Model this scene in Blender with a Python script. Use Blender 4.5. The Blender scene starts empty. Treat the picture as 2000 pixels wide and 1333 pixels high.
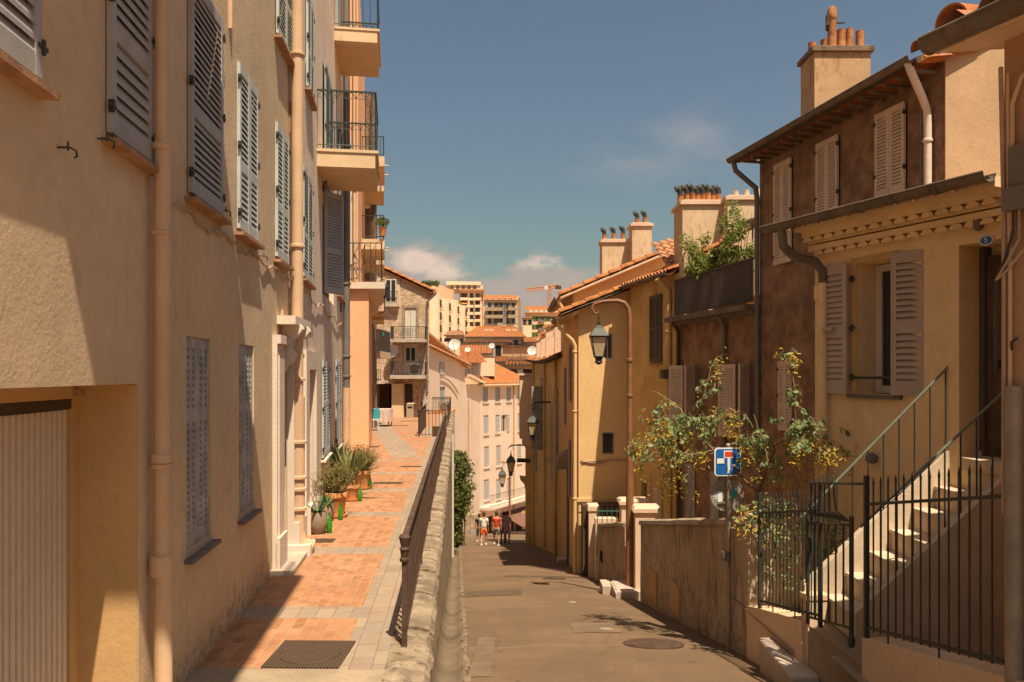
import bpy, bmesh, math, random
from mathutils import Vector, Matrix, noise
R = math.radians
SC = bpy.context.scene
COL = SC.collection
random.seed(7)
# ------------------------------------------------------------ camera
cam_d = bpy.data.cameras.new('camera'); cam = bpy.data.objects.new('camera', cam_d); COL.objects.link(cam)
cam.location = (0, 0, 0); cam.rotation_euler = (R(90), 0, 0)
cam_d.lens = 27.0; cam_d.sensor_width = 36.0; cam_d.shift_y = 0.03175
cam_d.clip_start = 0.05; cam_d.clip_end = 20000
SC.camera = cam
# ------------------------------------------------------------ node helpers
def nd(nt, typ, **kw):
    n = nt.nodes.new(typ)
    for k, v in kw.items():
        if k.startswith('_'): setattr(n, k[1:], v)
        else:
            key = int(k[1:]) if (k[0] == 'i' and k[1:].isdigit()) else k.replace('__', ' ')
            s = n.inputs[key]
            if isinstance(v, bpy.types.NodeSocket): nt.links.new(v, s)
            else: s.default_value = v
    return n
def mth(nt, op, a, b=0.0, c=None, clamp=False):
    n = nt.nodes.new('ShaderNodeMath'); n.operation = op; n.use_clamp = clamp
    for i, v in enumerate((a, b) if c is None else (a, b, c)):
        if isinstance(v, bpy.types.NodeSocket): nt.links.new(v, n.inputs[i])
        else: n.inputs[i].default_value = v
    return n.outputs[0]
def mixc(nt, f, a, b, bt='MIX'):
    n = nt.nodes.new('ShaderNodeMix'); n.data_type = 'RGBA'; n.blend_type = bt; n.clamp_factor = True
    for s, v in ((n.inputs[0], f), (n.inputs[6], a), (n.inputs[7], b)):
        if isinstance(v, bpy.types.NodeSocket): nt.links.new(v, s)
        elif isinstance(v, (tuple, list)): s.default_value = (*v[:3], 1)
        else: s.default_value = v
    return n.outputs[2]
def ramp(nt, f, a, b):   # smooth 0..1 between a and b
    n = nt.nodes.new('ShaderNodeMapRange'); n.interpolation_type = 'SMOOTHSTEP'
    nt.links.new(f, n.inputs[0]); n.inputs[1].default_value = a; n.inputs[2].default_value = b
    return n.outputs[0]
# ------------------------------------------------------------ world + sun
LDIR = Vector((-0.19, 0.43, -1.0)).normalized()
W = bpy.data.worlds.new('World'); SC.world = W; W.use_nodes = True
nt = W.node_tree; nt.nodes.clear()
out = nt.nodes.new('ShaderNodeOutputWorld'); bg = nt.nodes.new('ShaderNodeBackground')
sky = nt.nodes.new('ShaderNodeTexSky'); sky.sky_type = 'NISHITA'; sky.sun_disc = False
sky.sun_elevation = R(65); sky.sun_rotation = R(157); sky.dust_density = 2.0; sky.air_density = 1.0; sky.ozone_density = 1.0
SKY_TINT = (0.80, 0.76, 0.66)
c0 = mixc(nt, 1.0, sky.outputs[0], SKY_TINT, 'MULTIPLY')
tc = nd(nt, 'ShaderNodeTexCoord'); sp = nd(nt, 'ShaderNodeSeparateXYZ', i0=tc.outputs['Generated'])
yy = mth(nt, 'MAXIMUM', sp.outputs[1], 0.05)
az = mth(nt, 'DIVIDE', sp.outputs[0], yy); el = mth(nt, 'DIVIDE', sp.outputs[2], yy)
front = ramp(nt, sp.outputs[1], 0.1, 0.3)
# teal towards the horizon in front
hz = ramp(nt, el, 0.42, 0.05)
c0 = mixc(nt, mth(nt, 'MULTIPLY', mth(nt, 'MULTIPLY', hz, front), 0.85), c0, mixc(nt, 1.0, c0, (0.86, 0.92, 0.74), 'MULTIPLY'))
cv = nd(nt, 'ShaderNodeCombineXYZ', i0=az, i1=mth(nt, 'MULTIPLY', el, 1.7), i2=0.0)
n1 = nd(nt, 'ShaderNodeTexNoise', Vector=cv.outputs[0], Scale=10.0, Detail=12.0, Roughness=0.62)
n2 = nd(nt, 'ShaderNodeTexNoise', Vector=cv.outputs[0], Scale=34.0, Detail=5.0, Roughness=0.6)
nn = mth(nt, 'SUBTRACT', mth(nt, 'ADD', mth(nt, 'MULTIPLY', n1.outputs[0], 0.8), mth(nt, 'MULTIPLY', n2.outputs[0], 0.2)), 0.5)
def blob(cx, cy, rx, ry, k=1.0, amp=2.2):
    dx = mth(nt, 'DIVIDE', mth(nt, 'SUBTRACT', az, (cx-1000)/1500), rx/1500)
    dy = mth(nt, 'DIVIDE', mth(nt, 'SUBTRACT', el, (730-cy)/1500), ry/1500)
    d = mth(nt, 'SQRT', mth(nt, 'ADD', mth(nt, 'MULTIPLY', dx, dx), mth(nt, 'MULTIPLY', dy, dy)))
    v = mth(nt, 'ADD', mth(nt, 'SUBTRACT', 1.0, d), mth(nt, 'MULTIPLY', nn, amp))
    return mth(nt, 'MULTIPLY', v, k)
bl = [blob(820, 580, 130, 118, 1, 1.9), blob(905, 600, 110, 90, 1, 1.9), blob(1060, 580, 120, 90, 1, 1.9), blob(1000, 650, 360, 130, 1, 1.3), blob(1150, 610, 150, 90, .8, 1.3)]
dens = bl[0]
for b in bl[1:]: dens = mth(nt, 'MAXIMUM', dens, b)
cm = mth(nt, 'MULTIPLY', ramp(nt, dens, 0.0, 0.38), front)
tops = mth(nt, 'MAXIMUM', mth(nt, 'MAXIMUM', blob(815, 510, 60, 32), blob(875, 530, 60, 26)), blob(1060, 512, 70, 22))
ccol = mixc(nt, ramp(nt, tops, 0.0, 0.75), (3.5, 2.95, 2.6), (6.4, 4.9, 3.85))
ccol = mixc(nt, mth(nt, 'MULTIPLY', ramp(nt, n2.outputs[0], 0.4, 0.62), 0.25), ccol, (4.6, 3.5, 2.9))
wisp = mth(nt, 'MAXIMUM', blob(1360, 265, 150, 75, 1.0, 2.6), blob(1250, 320, 190, 60, 0.8, 2.6))
wm = mth(nt, 'MULTIPLY', mth(nt, 'MULTIPLY', ramp(nt, wisp, 0.0, 1.5), front), 0.42)
c1 = mixc(nt, wm, c0, (3.9, 3.5, 3.2))
c2 = mixc(nt, mth(nt, 'MULTIPLY', cm, 0.93), c1, ccol)
nt.links.new(c2, bg.inputs[0]); bg.inputs[1].default_value = 0.083
nt.links.new(bg.outputs[0], out.inputs[0])
sd = bpy.data.lights.new('sun', 'SUN'); sd.energy = 5.0; sd.angle = R(0.55); sd.color = (1.0, 0.86, 0.66)
so = bpy.data.objects.new('sun', sd); COL.objects.link(so); so.rotation_euler = LDIR.to_track_quat('-Z', 'Y').to_euler(); so.location = (20, -40, 60)
SC.view_settings.view_transform = 'Standard'; SC.view_settings.look = 'None'; SC.view_settings.gamma = 1; SC.view_settings.exposure = 0.65
SC.cycles.max_bounces = 6; SC.cycles.diffuse_bounces = 4
# ------------------------------------------------------------ materials
def newmat(name):
    m = bpy.data.materials.new(name); m.use_nodes = True
    nt = m.node_tree; b = nt.nodes['Principled BSDF']
    b.inputs['Specular IOR Level'].default_value = 0.25
    return m, nt, b
def mat(name, col, rough=0.8, var=0.12, scale=3.0, bump=0.0, bscale=40, metal=0.0, col2=None, streak=0.0, streakcol=(0.08, 0.06, 0.045), blot=0.0, dist=0.01, spec=0.25, zs=0.25, heavy=False, base=None):
    m, nt, b = newmat(name)
    tc = nd(nt, 'ShaderNodeTexCoord'); v = tc.outputs['Object']
    a = nd(nt, 'ShaderNodeTexNoise', Vector=v, Scale=scale, Detail=6.0, Roughness=0.6)
    lo = tuple(c*(1-var) for c in col); hi = tuple(min(1, c*(1+var)) for c in col)
    if col2: hi = col2
    c = mixc(nt, ramp(nt, a.outputs[0], 0.32, 0.68), lo, hi)
    f = nd(nt, 'ShaderNodeTexNoise', Vector=v, Scale=scale*14, Detail=3.0)
    c = mixc(nt, mth(nt, 'MULTIPLY', ramp(nt, f.outputs[0], 0.35, 0.7), 0.22), c, tuple(x*0.7 for x in col))
    if base is not None:
        sz_ = nd(nt, 'ShaderNodeSeparateXYZ', i0=v); bn = nd(nt, 'ShaderNodeTexNoise', Vector=v, Scale=3.0, Detail=8.0, Roughness=0.7)
        hm = mth(nt, 'SUBTRACT', mth(nt, 'ADD', base, mth(nt, 'MULTIPLY', bn.outputs[0], 0.9)), sz_.outputs[2])
        bn2 = nd(nt, 'ShaderNodeTexNoise', Vector=v, Scale=11.0, Detail=6.0, Roughness=0.7)
        c = mixc(nt, mth(nt, 'MULTIPLY', mth(nt, 'MULTIPLY', ramp(nt, hm, 0.0, 0.35), ramp(nt, bn2.outputs[0], 0.46, 0.62)), 0.55), c, tuple(x*0.33 for x in col))
        pm = nd(nt, 'ShaderNodeTexNoise', Vector=v, Scale=0.55, Detail=7.0, Roughness=0.62)
        c = mixc(nt, mth(nt, 'MULTIPLY', ramp(nt, pm.outputs[0], 0.50, 0.535), 0.16), c, tuple(x*0.66 for x in col))
        vc = nd(nt, 'ShaderNodeTexVoronoi', _feature='DISTANCE_TO_EDGE', Scale=0.5)
        wn = nd(nt, 'ShaderNodeTexNoise', Vector=v, Scale=1.6, Detail=8.0, Roughness=0.7)
        vm = nd(nt, 'ShaderNodeVectorMath', _operation='MULTIPLY_ADD', i0=wn.outputs[1], i1=(1.3, 1.3, 1.3), i2=v); nt.links.new(vm.outputs[0], vc.inputs['Vector'])
        c = mixc(nt, mth(nt, 'MULTIPLY', mth(nt, 'MULTIPLY', ramp(nt, vc.outputs[0], 0.0035, 0.0), ramp(nt, pm.outputs[0], 0.45, 0.55)), 0.6), c, tuple(x*0.35 for x in col))
    if blot:
        g = nd(nt, 'ShaderNodeTexNoise', Vector=v, Scale=scale*0.45, Detail=8.0, Roughness=0.65)
        c = mixc(nt, mth(nt, 'MULTIPLY', ramp(nt, g.outputs[0], 0.52, 0.66), blot), c, tuple(x*0.55 for x in col))
    if streak:
        mp = nd(nt, 'ShaderNodeMapping', Vector=v); mp.inputs['Scale'].default_value = (1, 1, zs*0.8)
        s1 = nd(nt, 'ShaderNodeTexNoise', Vector=mp.outputs[0], Scale=8.0, Detail=6.0, Roughness=0.62)
        s2 = nd(nt, 'ShaderNodeTexNoise', Vector=v, Scale=1.2, Detail=4.0)
        k = mth(nt, 'MULTIPLY', ramp(nt, s1.outputs[0], 0.48 if heavy else 0.52, 0.66), ramp(nt, s2.outputs[0], 0.36 if heavy else 0.46, 0.52 if heavy else 0.64))
        c = mixc(nt, mth(nt, 'MULTIPLY', k, streak), c, streakcol)
    nt.links.new(c, b.inputs['Base Color'])
    b.inputs['Roughness'].default_value = rough; b.inputs['Metallic'].default_value = metal
    b.inputs['Specular IOR Level'].default_value = spec
    if bump:
        h = nd(nt, 'ShaderNodeTexNoise', Vector=v, Scale=bscale, Detail=5.0, Roughness=0.6)
        h2 = nd(nt, 'ShaderNodeTexNoise', Vector=v, Scale=bscale*0.09, Detail=3.0)
        hh = mth(nt, 'ADD', h.outputs[0], mth(nt, 'MULTIPLY', h2.outputs[0], 1.4))
        bp = nd(nt, 'ShaderNodeBump', Height=hh, Strength=bump, Distance=dist); nt.links.new(bp.outputs[0], b.inputs['Normal'])
    return m
M = {}
M['leftwall'] = mat('peach render', (0.60, 0.435, 0.265), 0.92, 0.07, 0.7, 0.3, 34, col2=(0.66, 0.485, 0.315), streak=0.3, streakcol=(0.38, 0.27, 0.19), dist=0.012, base=0.0)
M['leftwall2'] = mat('pale render', (0.74, 0.58, 0.44), 0.92, 0.1, 0.8, 0.4, 34, streak=0.2, streakcol=(0.42, 0.31, 0.22), dist=0.01, base=-.4)
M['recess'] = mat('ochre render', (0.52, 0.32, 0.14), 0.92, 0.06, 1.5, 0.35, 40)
M['peach'] = mat('apricot render', (0.80, 0.43, 0.23), 0.9, 0.04, 1.0, 0.15, 40)
M['balcony'] = mat('cream concrete', (0.66, 0.475, 0.29), 0.9, 0.07, 2.0, 0.2, 30, streak=0.2)
M['yellow'] = mat('yellow render', (0.78, 0.565, 0.31), 0.92, 0.08, 0.8, 0.4, 36, streak=0.2, streakcol=(0.46, 0.31, 0.16), base=-0.6)
M['gable'] = mat('sunny ochre render', (0.70, 0.46, 0.215), 0.92, 0.06, 0.6, 0.3, 34, streak=0.25, streakcol=(0.36, 0.22, 0.10))
M['ochre'] = mat('weathered ochre render', (0.62, 0.42, 0.17), 0.92, 0.12, 1.1, 0.35, 30, blot=0.5, streak=0.5, streakcol=(0.28, 0.18, 0.10))
M['brown'] = mat('rough brown render', (0.24, 0.138, 0.08), 0.95, 0.25, 2.6, 1.0, 26, col2=(0.37, 0.225, 0.13), streak=0.35, streakcol=(0.15, 0.10, 0.07), dist=0.03)
M['cream'] = mat('cream render', (0.66, 0.475, 0.30), 0.92, 0.08, 0.9, 0.35, 30, streak=0.25, streakcol=(0.35, 0.24, 0.15))
M['stair'] = mat('pale stair render', (0.56, 0.44, 0.31), 0.9, 0.12, 2.5, 0.4, 30, streak=0.3, streakcol=(0.3, 0.22, 0.15), blot=0.35)
M['stained'] = mat('rust stained cream render', (0.50, 0.335, 0.185), 0.92, 0.12, 1.4, 0.4, 30, streak=0.85, streakcol=(0.34, 0.15, 0.05), heavy=True, blot=0.3, zs=.5)
M['oldcream'] = mat('faded orange cream render', (0.47, 0.31, 0.175), 0.92, 0.12, 1.0, 0.4, 30, streak=0.3, streakcol=(0.52, 0.38, 0.25), blot=0.25)
M['chimwall'] = mat('pale chimney render', (0.60, 0.44, 0.275), 0.92, 0.08, 1.2, 0.35, 30, streak=0.5, streakcol=(0.38, 0.2, 0.09), heavy=True, zs=.5)
M['white'] = mat('off white render', (0.62, 0.49, 0.385), 0.92, 0.06, 0.5, 0.2, 20, streak=0.2, streakcol=(0.45, 0.36, 0.27))
M['white2'] = mat('warm white render', (0.70, 0.54, 0.37), 0.92, 0.05, 0.5, 0.0, 20)
M['pillar'] = mat('pinkish white plaster', (0.66, 0.47, 0.33), 0.9, 0.07, 2.0, 0.3, 30, streak=0.4, streakcol=(0.3, 0.22, 0.15))
M['stonetrim'] = mat('white painted stone', (0.68, 0.56, 0.45), 0.85, 0.05, 2.0, 0.25, 30)
M['dirty'] = mat('stained old render', (0.48, 0.36, 0.25), 0.95, 0.14, 1.4, 0.8, 26, streak=0.7, streakcol=(0.13, 0.10, 0.075), heavy=True, base=.1, blot=0.5, dist=0.03)
M['retain'] = mat('weathered retaining wall', (0.36, 0.27, 0.17), 0.95, 0.2, 1.6, 0.9, 20, streak=0.8, streakcol=(0.11, 0.085, 0.06), dist=0.03, heavy=True)
M['coping'] = mat('worn pale coping', (0.30, 0.225, 0.15), 0.92, 0.3, 3.2, 1.0, 22, blot=0.85, dist=0.03, streak=.8, streakcol=(0.10, 0.075, 0.05), heavy=True, zs=1.2)
M['shutgrey'] = mat('grey shutter paint', (0.37, 0.345, 0.32), 0.6, 0.08, 4.0, 0.1, 60)
M['shutteal'] = mat('pale grey green shutter paint', (0.46, 0.47, 0.43), 0.6, 0.08, 4.0, 0.1, 60)
M['shutold'] = mat('weathered grey shutter paint', (0.37, 0.35, 0.325), 0.8, 0.2, 6.0, 0.3, 60, streak=0.4)
M['shutmauve'] = mat('mauve grey shutter paint', (0.44, 0.355, 0.30), 0.65, 0.07, 4.0, 0.1, 60)
M['shutcream'] = mat('cream shutter paint', (0.60, 0.46, 0.34), 0.65, 0.08, 4.0, 0.1, 60)
M['shutdark'] = mat('dark shutter paint', (0.11, 0.09, 0.07), 0.7, 0.1, 4.0)
M['shutblue'] = mat('blue grey shutter paint', (0.27, 0.29, 0.29), 0.7, 0.1, 4.0)
M['shutgreen'] = mat('green shutter paint', (0.10, 0.22, 0.06), 0.7, 0.1, 4.0)
M['shutwhite'] = mat('white shutter paint', (0.62, 0.54, 0.45), 0.7, 0.05, 4.0)
M['iron'] = mat('black iron', (0.036, 0.038, 0.030), 0.55, 0.2, 12.0, 0.2, 80, spec=0.4)
M['greeniron'] = mat('dark green iron', (0.03, 0.045, 0.035), 0.5, 0.15, 12.0, spec=0.4)
M['handrail'] = mat('pale green handrail paint', (0.13, 0.155, 0.115), 0.5, 0.15, 12.0, spec=0.5)
M['rustiron'] = mat('rusty brown iron', (0.085, 0.05, 0.033), 0.7, 0.3, 9.0, 0.4, 60)
M['pipe'] = mat('painted downpipe', (0.58, 0.38, 0.23), 0.7, 0.06, 3.0, 0.1, 50, spec=0.35)
M['pipedark'] = mat('grey downpipe', (0.17, 0.145, 0.12), 0.65, 0.12, 3.0)
M['gutter'] = mat('weathered zinc', (0.15, 0.115, 0.085), 0.6, 0.25, 5.0, 0.2, 40, streak=0.3)
M['lampost'] = mat('rust red lamp post paint', (0.23, 0.10, 0.045), 0.6, 0.15, 5.0, 0.15, 60, spec=0.4)
M['tile'] = mat('terracotta roof tile', (0.40, 0.135, 0.04), 0.85, 0.3, 5.0, 0.3, 40, col2=(0.47, 0.19, 0.07), blot=0.3)
M['oldtile'] = mat('faded roof tile', (0.46, 0.19, 0.085), 0.9, 0.3, 4.0, 0.3, 30, col2=(0.50, 0.27, 0.14), blot=0.4)
M['sill'] = mat('terracotta sill', (0.36, 0.20, 0.11), 0.85, 0.25, 8.0, 0.3, 50)
M['slate'] = mat('grey slate sill', (0.16, 0.13, 0.11), 0.85, 0.2, 8.0, 0.3, 50)
M['dark'] = mat('dark interior', (0.022, 0.017, 0.013), 0.9, 0.2, 2.0)
M['shade'] = mat('dark painted wood', (0.07, 0.045, 0.03), 0.7, 0.2, 3.0, 0.2, 30)
M['wood'] = mat('old wooden door', (0.12, 0.075, 0.045), 0.75, 0.25, 4.0, 0.3, 30, streak=0.5)
M['glass'] = mat('window glass', (0.035, 0.04, 0.042), 0.12, 0.1, 2.0, spec=0.6)
M['garage'] = mat('beige garage door paint', (0.62, 0.50, 0.385), 0.6, 0.04, 1.0, spec=0.35)
M['signwhite'] = mat('white sign enamel', (0.72, 0.72, 0.70), 0.35, 0.03, 6.0, spec=0.5)
M['signblue'] = mat('blue sign enamel', (0.015, 0.115, 0.36), 0.35, 0.06, 6.0, spec=0.5)
M['signred'] = mat('red sign enamel', (0.60, 0.06, 0.02), 0.35, 0.06, 6.0, spec=0.5)
M['signback'] = mat('grey sheet metal', (0.33, 0.29, 0.24), 0.5, 0.12, 5.0, metal=0.3, blot=0.4)
M['sticker'] = mat('turquoise sticker', (0.02, 0.36, 0.38), 0.5, 0.2, 20)
M['stickpale'] = mat('pale blue sticker', (0.42, 0.52, 0.58), 0.5, 0.2, 20)
M['galv'] = mat('galvanised pole', (0.30, 0.25, 0.19), 0.5, 0.15, 6.0, 0.1, 50, metal=0.3, streak=0.3)
M['terracotta'] = mat('terracotta pot', (0.55, 0.24, 0.09), 0.85, 0.15, 6.0, 0.2, 60)
M['potgrey'] = mat('grey brown pot', (0.27, 0.20, 0.14), 0.6, 0.1, 6.0, 0.1, 60)
M['soil'] = mat('potting soil', (0.06, 0.04, 0.025), 0.95, 0.3, 20, 0.6, 60)
M['marble'] = mat('pale stone block', (0.46, 0.37, 0.29), 0.8, 0.12, 4.0, 0.4, 30, blot=0.3)
M['concrete'] = mat('old concrete', (0.32, 0.24, 0.16), 0.92, 0.2, 2.0, 0.6, 40, blot=0.4)
M['gutterch'] = mat('mossy concrete channel', (0.165, 0.12, 0.075), 0.93, 0.22, 2.0, 0.7, 24, blot=0.7)
M['kerb'] = mat('brick rubble edging', (0.19, 0.13, 0.085), 0.95, 0.3, 9.0, 0.9, 40, blot=0.6)
M['bark'] = mat('pale green stem bark', (0.34, 0.27, 0.13), 0.8, 0.2, 12.0, 0.3, 60)
M['barkbrown'] = mat('brown stem bark', (0.16, 0.10, 0.06), 0.85, 0.2, 12.0, 0.3, 60)
M['skin'] = mat('skin', (0.50, 0.27, 0.16), 0.6, 0.05, 10)
M['skindark'] = mat('tanned skin', (0.30, 0.15, 0.085), 0.6, 0.05, 10)
M['teewhite'] = mat('white cotton', (0.72, 0.66, 0.60), 0.9, 0.05, 14)
M['teered'] = mat('red cotton', (0.55, 0.055, 0.02), 0.9, 0.08, 14)
M['shortorange'] = mat('orange cotton', (0.78, 0.12, 0.01), 0.9, 0.08, 14)
M['shortgrey'] = mat('dark grey cotton', (0.09, 0.08, 0.085), 0.9, 0.1, 14)
M['mauve'] = mat('dull purple cloth', (0.36, 0.27, 0.30), 0.9, 0.1, 14)
M['black'] = mat('black cloth', (0.035, 0.03, 0.03), 0.9, 0.1, 14)
M['hair'] = mat('dark brown hair', (0.045, 0.028, 0.018), 0.7, 0.3, 40, 0.5, 90)
M['dish'] = mat('off white dish', (0.60, 0.56, 0.50), 0.5, 0.05, 4)
M['turq'] = mat('turquoise cloth', (0.05, 0.30, 0.33), 0.8, 0.1, 6)
M['pinkcloth'] = mat('pink patterned cloth', (0.62, 0.40, 0.34), 0.9, 0.12, 26, col2=(0.66, 0.58, 0.5))
M['greenplastic'] = mat('bright green plastic', (0.0, 0.30, 0.14), 0.5, 0.05, 6)
M['awningyellow'] = mat('yellow awning cloth', (0.75, 0.38, 0.03), 0.85, 0.05, 4)
M['awningbrown'] = mat('brown awning cloth', (0.17, 0.085, 0.06), 0.85, 0.08, 2)
M['crane'] = mat('orange crane paint', (0.52, 0.22, 0.09), 0.6, 0.1, 2)
M['bin'] = mat('beige litter bin', (0.36, 0.29, 0.2), 0.7, 0.05, 4)
M['cable'] = mat('grey cable sheath', (0.40, 0.28, 0.19), 0.7, 0.1, 6)
M['greybuild'] = mat('greyish cream render', (0.62, 0.50, 0.39), 0.92, 0.06, 0.3)
M['tan'] = mat('tan render', (0.50, 0.30, 0.16), 0.92, 0.1, 0.5)
M['lampglass'] = mat('frosted lantern glass', (0.55, 0.42, 0.26), 0.3, 0.1, 8, spec=0.5)
M['aptside'] = mat('ochre flank wall', (0.44, 0.26, 0.11), 0.92, 0.05, 0.3)
M['aptcream'] = mat('cream apartment render', (0.72, 0.50, 0.31), 0.92, 0.04, 0.3)

# bottle glass
m, nt, b = newmat('green bottle glass'); M['bottle'] = m
b.inputs['Base Color'].default_value = (0.05, 0.42, 0.03, 1); b.inputs['Roughness'].default_value = 0.08
b.inputs['Transmission Weight'].default_value = 0.55; b.inputs['IOR'].default_value = 1.45; b.inputs['Specular IOR Level'].default_value = 0.5
# foliage
def leafmat(name, a, b_, c, tr=0.25):
    m, nt, b = newmat(name)
    g = nd(nt, 'ShaderNodeNewGeometry'); r = g.outputs['Random Per Island']
    cc = mixc(nt, ramp(nt, r, 0.0, 0.6), a, b_); cc = mixc(nt, ramp(nt, r, 0.55, 1.0), cc, c)
    nt.links.new(cc, b.inputs['Base Color']); b.inputs['Roughness'].default_value = 0.55
    t = nt.nodes.new('ShaderNodeBsdfTranslucent'); nt.links.new(cc, t.inputs[0])
    mx = nt.nodes.new('ShaderNodeMixShader'); mx.inputs[0].default_value = tr
    nt.links.new(b.outputs[0], mx.inputs[1]); nt.links.new(t.outputs[0], mx.inputs[2])
    nt.links.new(mx.outputs[0], nt.nodes['Material Output'].inputs[0]); M[name] = m
leafmat('leaf_ivy', (0.05, 0.075, 0.02), (0.14, 0.17, 0.04), (0.28, 0.27, 0.08), 0.4)
leafmat('leaf_tree', (0.17, 0.22, 0.09), (0.24, 0.30, 0.13), (0.32, 0.36, 0.17), 0.35)
leafmat('flower_yellow', (0.60, 0.42, 0.05), (0.74, 0.54, 0.07), (0.46, 0.26, 0.09), 0.4)
leafmat('leaf_olive', (0.18, 0.16, 0.05), (0.27, 0.22, 0.07), (0.36, 0.28, 0.10))
leafmat('leaf_strap', (0.10, 0.13, 0.045), (0.17, 0.20, 0.07), (0.26, 0.26, 0.09))
leafmat('leaf_agave', (0.07, 0.12, 0.05), (0.11, 0.16, 0.06), (0.16, 0.2, 0.08), 0.1)
leafmat('leaf_terrace', (0.14, 0.19, 0.04), (0.24, 0.28, 0.06), (0.36, 0.36, 0.10), 0.45)
# rubble stone
m, nt, b = newmat('rubble stone'); M['stone'] = m
tc = nd(nt, 'ShaderNodeTexCoord'); mp = nd(nt, 'ShaderNodeMapping', Vector=tc.outputs['Object']); mp.inputs['Scale'].default_value = (1, 1, 1.7)
wp = nd(nt, 'ShaderNodeTexNoise', Vector=mp.outputs[0], Scale=3.0, Detail=2.0)
vv = nd(nt, 'ShaderNodeVectorMath', _operation='MULTIPLY_ADD', i0=wp.outputs[1], i1=(0.25, 0.25, 0.25), i2=mp.outputs[0])
vo = nd(nt, 'ShaderNodeTexVoronoi', Vector=vv.outputs[0], Scale=5.2); ve = nd(nt, 'ShaderNodeTexVoronoi', _feature='DISTANCE_TO_EDGE', Vector=vv.outputs[0], Scale=5.2)
ns = nd(nt, 'ShaderNodeTexNoise', Vector=tc.outputs['Object'], Scale=9.0, Detail=6.0)
hs = nd(nt, 'ShaderNodeSeparateColor', i0=vo.outputs[1])
c = mixc(nt, hs.outputs[0], (0.40, 0.26, 0.16), (0.72, 0.54, 0.38)); c = mixc(nt, mth(nt, 'MULTIPLY', ns.outputs[0], 0.6), c, (0.46, 0.32, 0.21))
c = mixc(nt, ramp(nt, ve.outputs[0], 0.07, 0.0), c, (0.40, 0.29, 0.19))
nt.links.new(c, b.inputs['Base Color']); b.inputs['Roughness'].default_value = 0.95
bp = nd(nt, 'ShaderNodeBump', Height=mth(nt, 'ADD', ramp(nt, ve.outputs[0], 0.0, 0.12), mth(nt, 'MULTIPLY', ns.outputs[0], 0.4)), Strength=0.6, Distance=0.02)
nt.links.new(bp.outputs[0], b.inputs['Normal'])
# asphalt
m, nt, b = newmat('sun bleached asphalt'); M['asphalt'] = m
tc = nd(nt, 'ShaderNodeTexCoord'); v = tc.outputs['Object']
a = nd(nt, 'ShaderNodeTexNoise', Vector=v, Scale=0.55, Detail=7.0, Roughness=0.6); f = nd(nt, 'ShaderNodeTexNoise', Vector=v, Scale=60.0, Detail=4.0)
g = nd(nt, 'ShaderNodeTexNoise', Vector=v, Scale=1.3, Detail=10.0, Roughness=0.75)
c = mixc(nt, ramp(nt, a.outputs[0], 0.35, 0.65), (0.155, 0.098, 0.056), (0.20, 0.125, 0.070))
c = mixc(nt, mth(nt, 'MULTIPLY', ramp(nt, g.outputs[0], 0.56, 0.70), 0.4), c, (0.11, 0.075, 0.045))
c = mixc(nt, mth(nt, 'MULTIPLY', ramp(nt, f.outputs[0], 0.45, 0.75), 0.3), c, (0.08, 0.055, 0.035))
sp = nd(nt, 'ShaderNodeSeparateXYZ', i0=v)
cr = nd(nt, 'ShaderNodeTexNoise', Vector=v, Scale=2.3, Detail=4.0)
yw = mth(nt, 'ADD', sp.outputs[1], mth(nt, 'MULTIPLY', cr.outputs[0], 0.35))
fr = mth(nt, 'ABSOLUTE', mth(nt, 'SUBTRACT', mth(nt, 'FRACT', mth(nt, 'DIVIDE', yw, 4.1)), 0.5))
seam = ramp(nt, fr, 0.008, 0.0)
c = mixc(nt, mth(nt, 'MULTIPLY', seam, 0.8), c, (0.28, 0.20, 0.135))
vo = nd(nt, 'ShaderNodeTexVoronoi', _feature='DISTANCE_TO_EDGE', Scale=0.42)
wn = nd(nt, 'ShaderNodeTexNoise', Vector=v, Scale=2.5, Detail=6.0)
vm = nd(nt, 'ShaderNodeVectorMath', _operation='MULTIPLY_ADD', i0=wn.outputs[1], i1=(0.6, 0.6, 0.6), i2=v); nt.links.new(vm.outputs[0], vo.inputs['Vector'])
c = mixc(nt, mth(nt, 'MULTIPLY', ramp(nt, vo.outputs[0], 0.005, 0.0), 0.6), c, (0.06, 0.042, 0.028))
sl = nd(nt, 'ShaderNodeMapping', Vector=v); sl.inputs['Scale'].default_value = (1.6, 0.12, 1)
sn = nd(nt, 'ShaderNodeTexNoise', Vector=sl.outputs[0], Scale=1.6, Detail=5.0)
c = mixc(nt, mth(nt, 'MULTIPLY', ramp(nt, sn.outputs[0], 0.5, 0.68), 0.3), c, (0.12, 0.08, 0.048))
nt.links.new(c, b.inputs['Base Color']); b.inputs['Roughness'].default_value = 0.93
hh = mth(nt, 'ADD', f.outputs[0], mth(nt, 'MULTIPLY', g.outputs[0], 3.0))
bp = nd(nt, 'ShaderNodeBump', Height=hh, Strength=1.0, Distance=0.012); nt.links.new(bp.outputs[0], b.inputs['Normal'])
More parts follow.
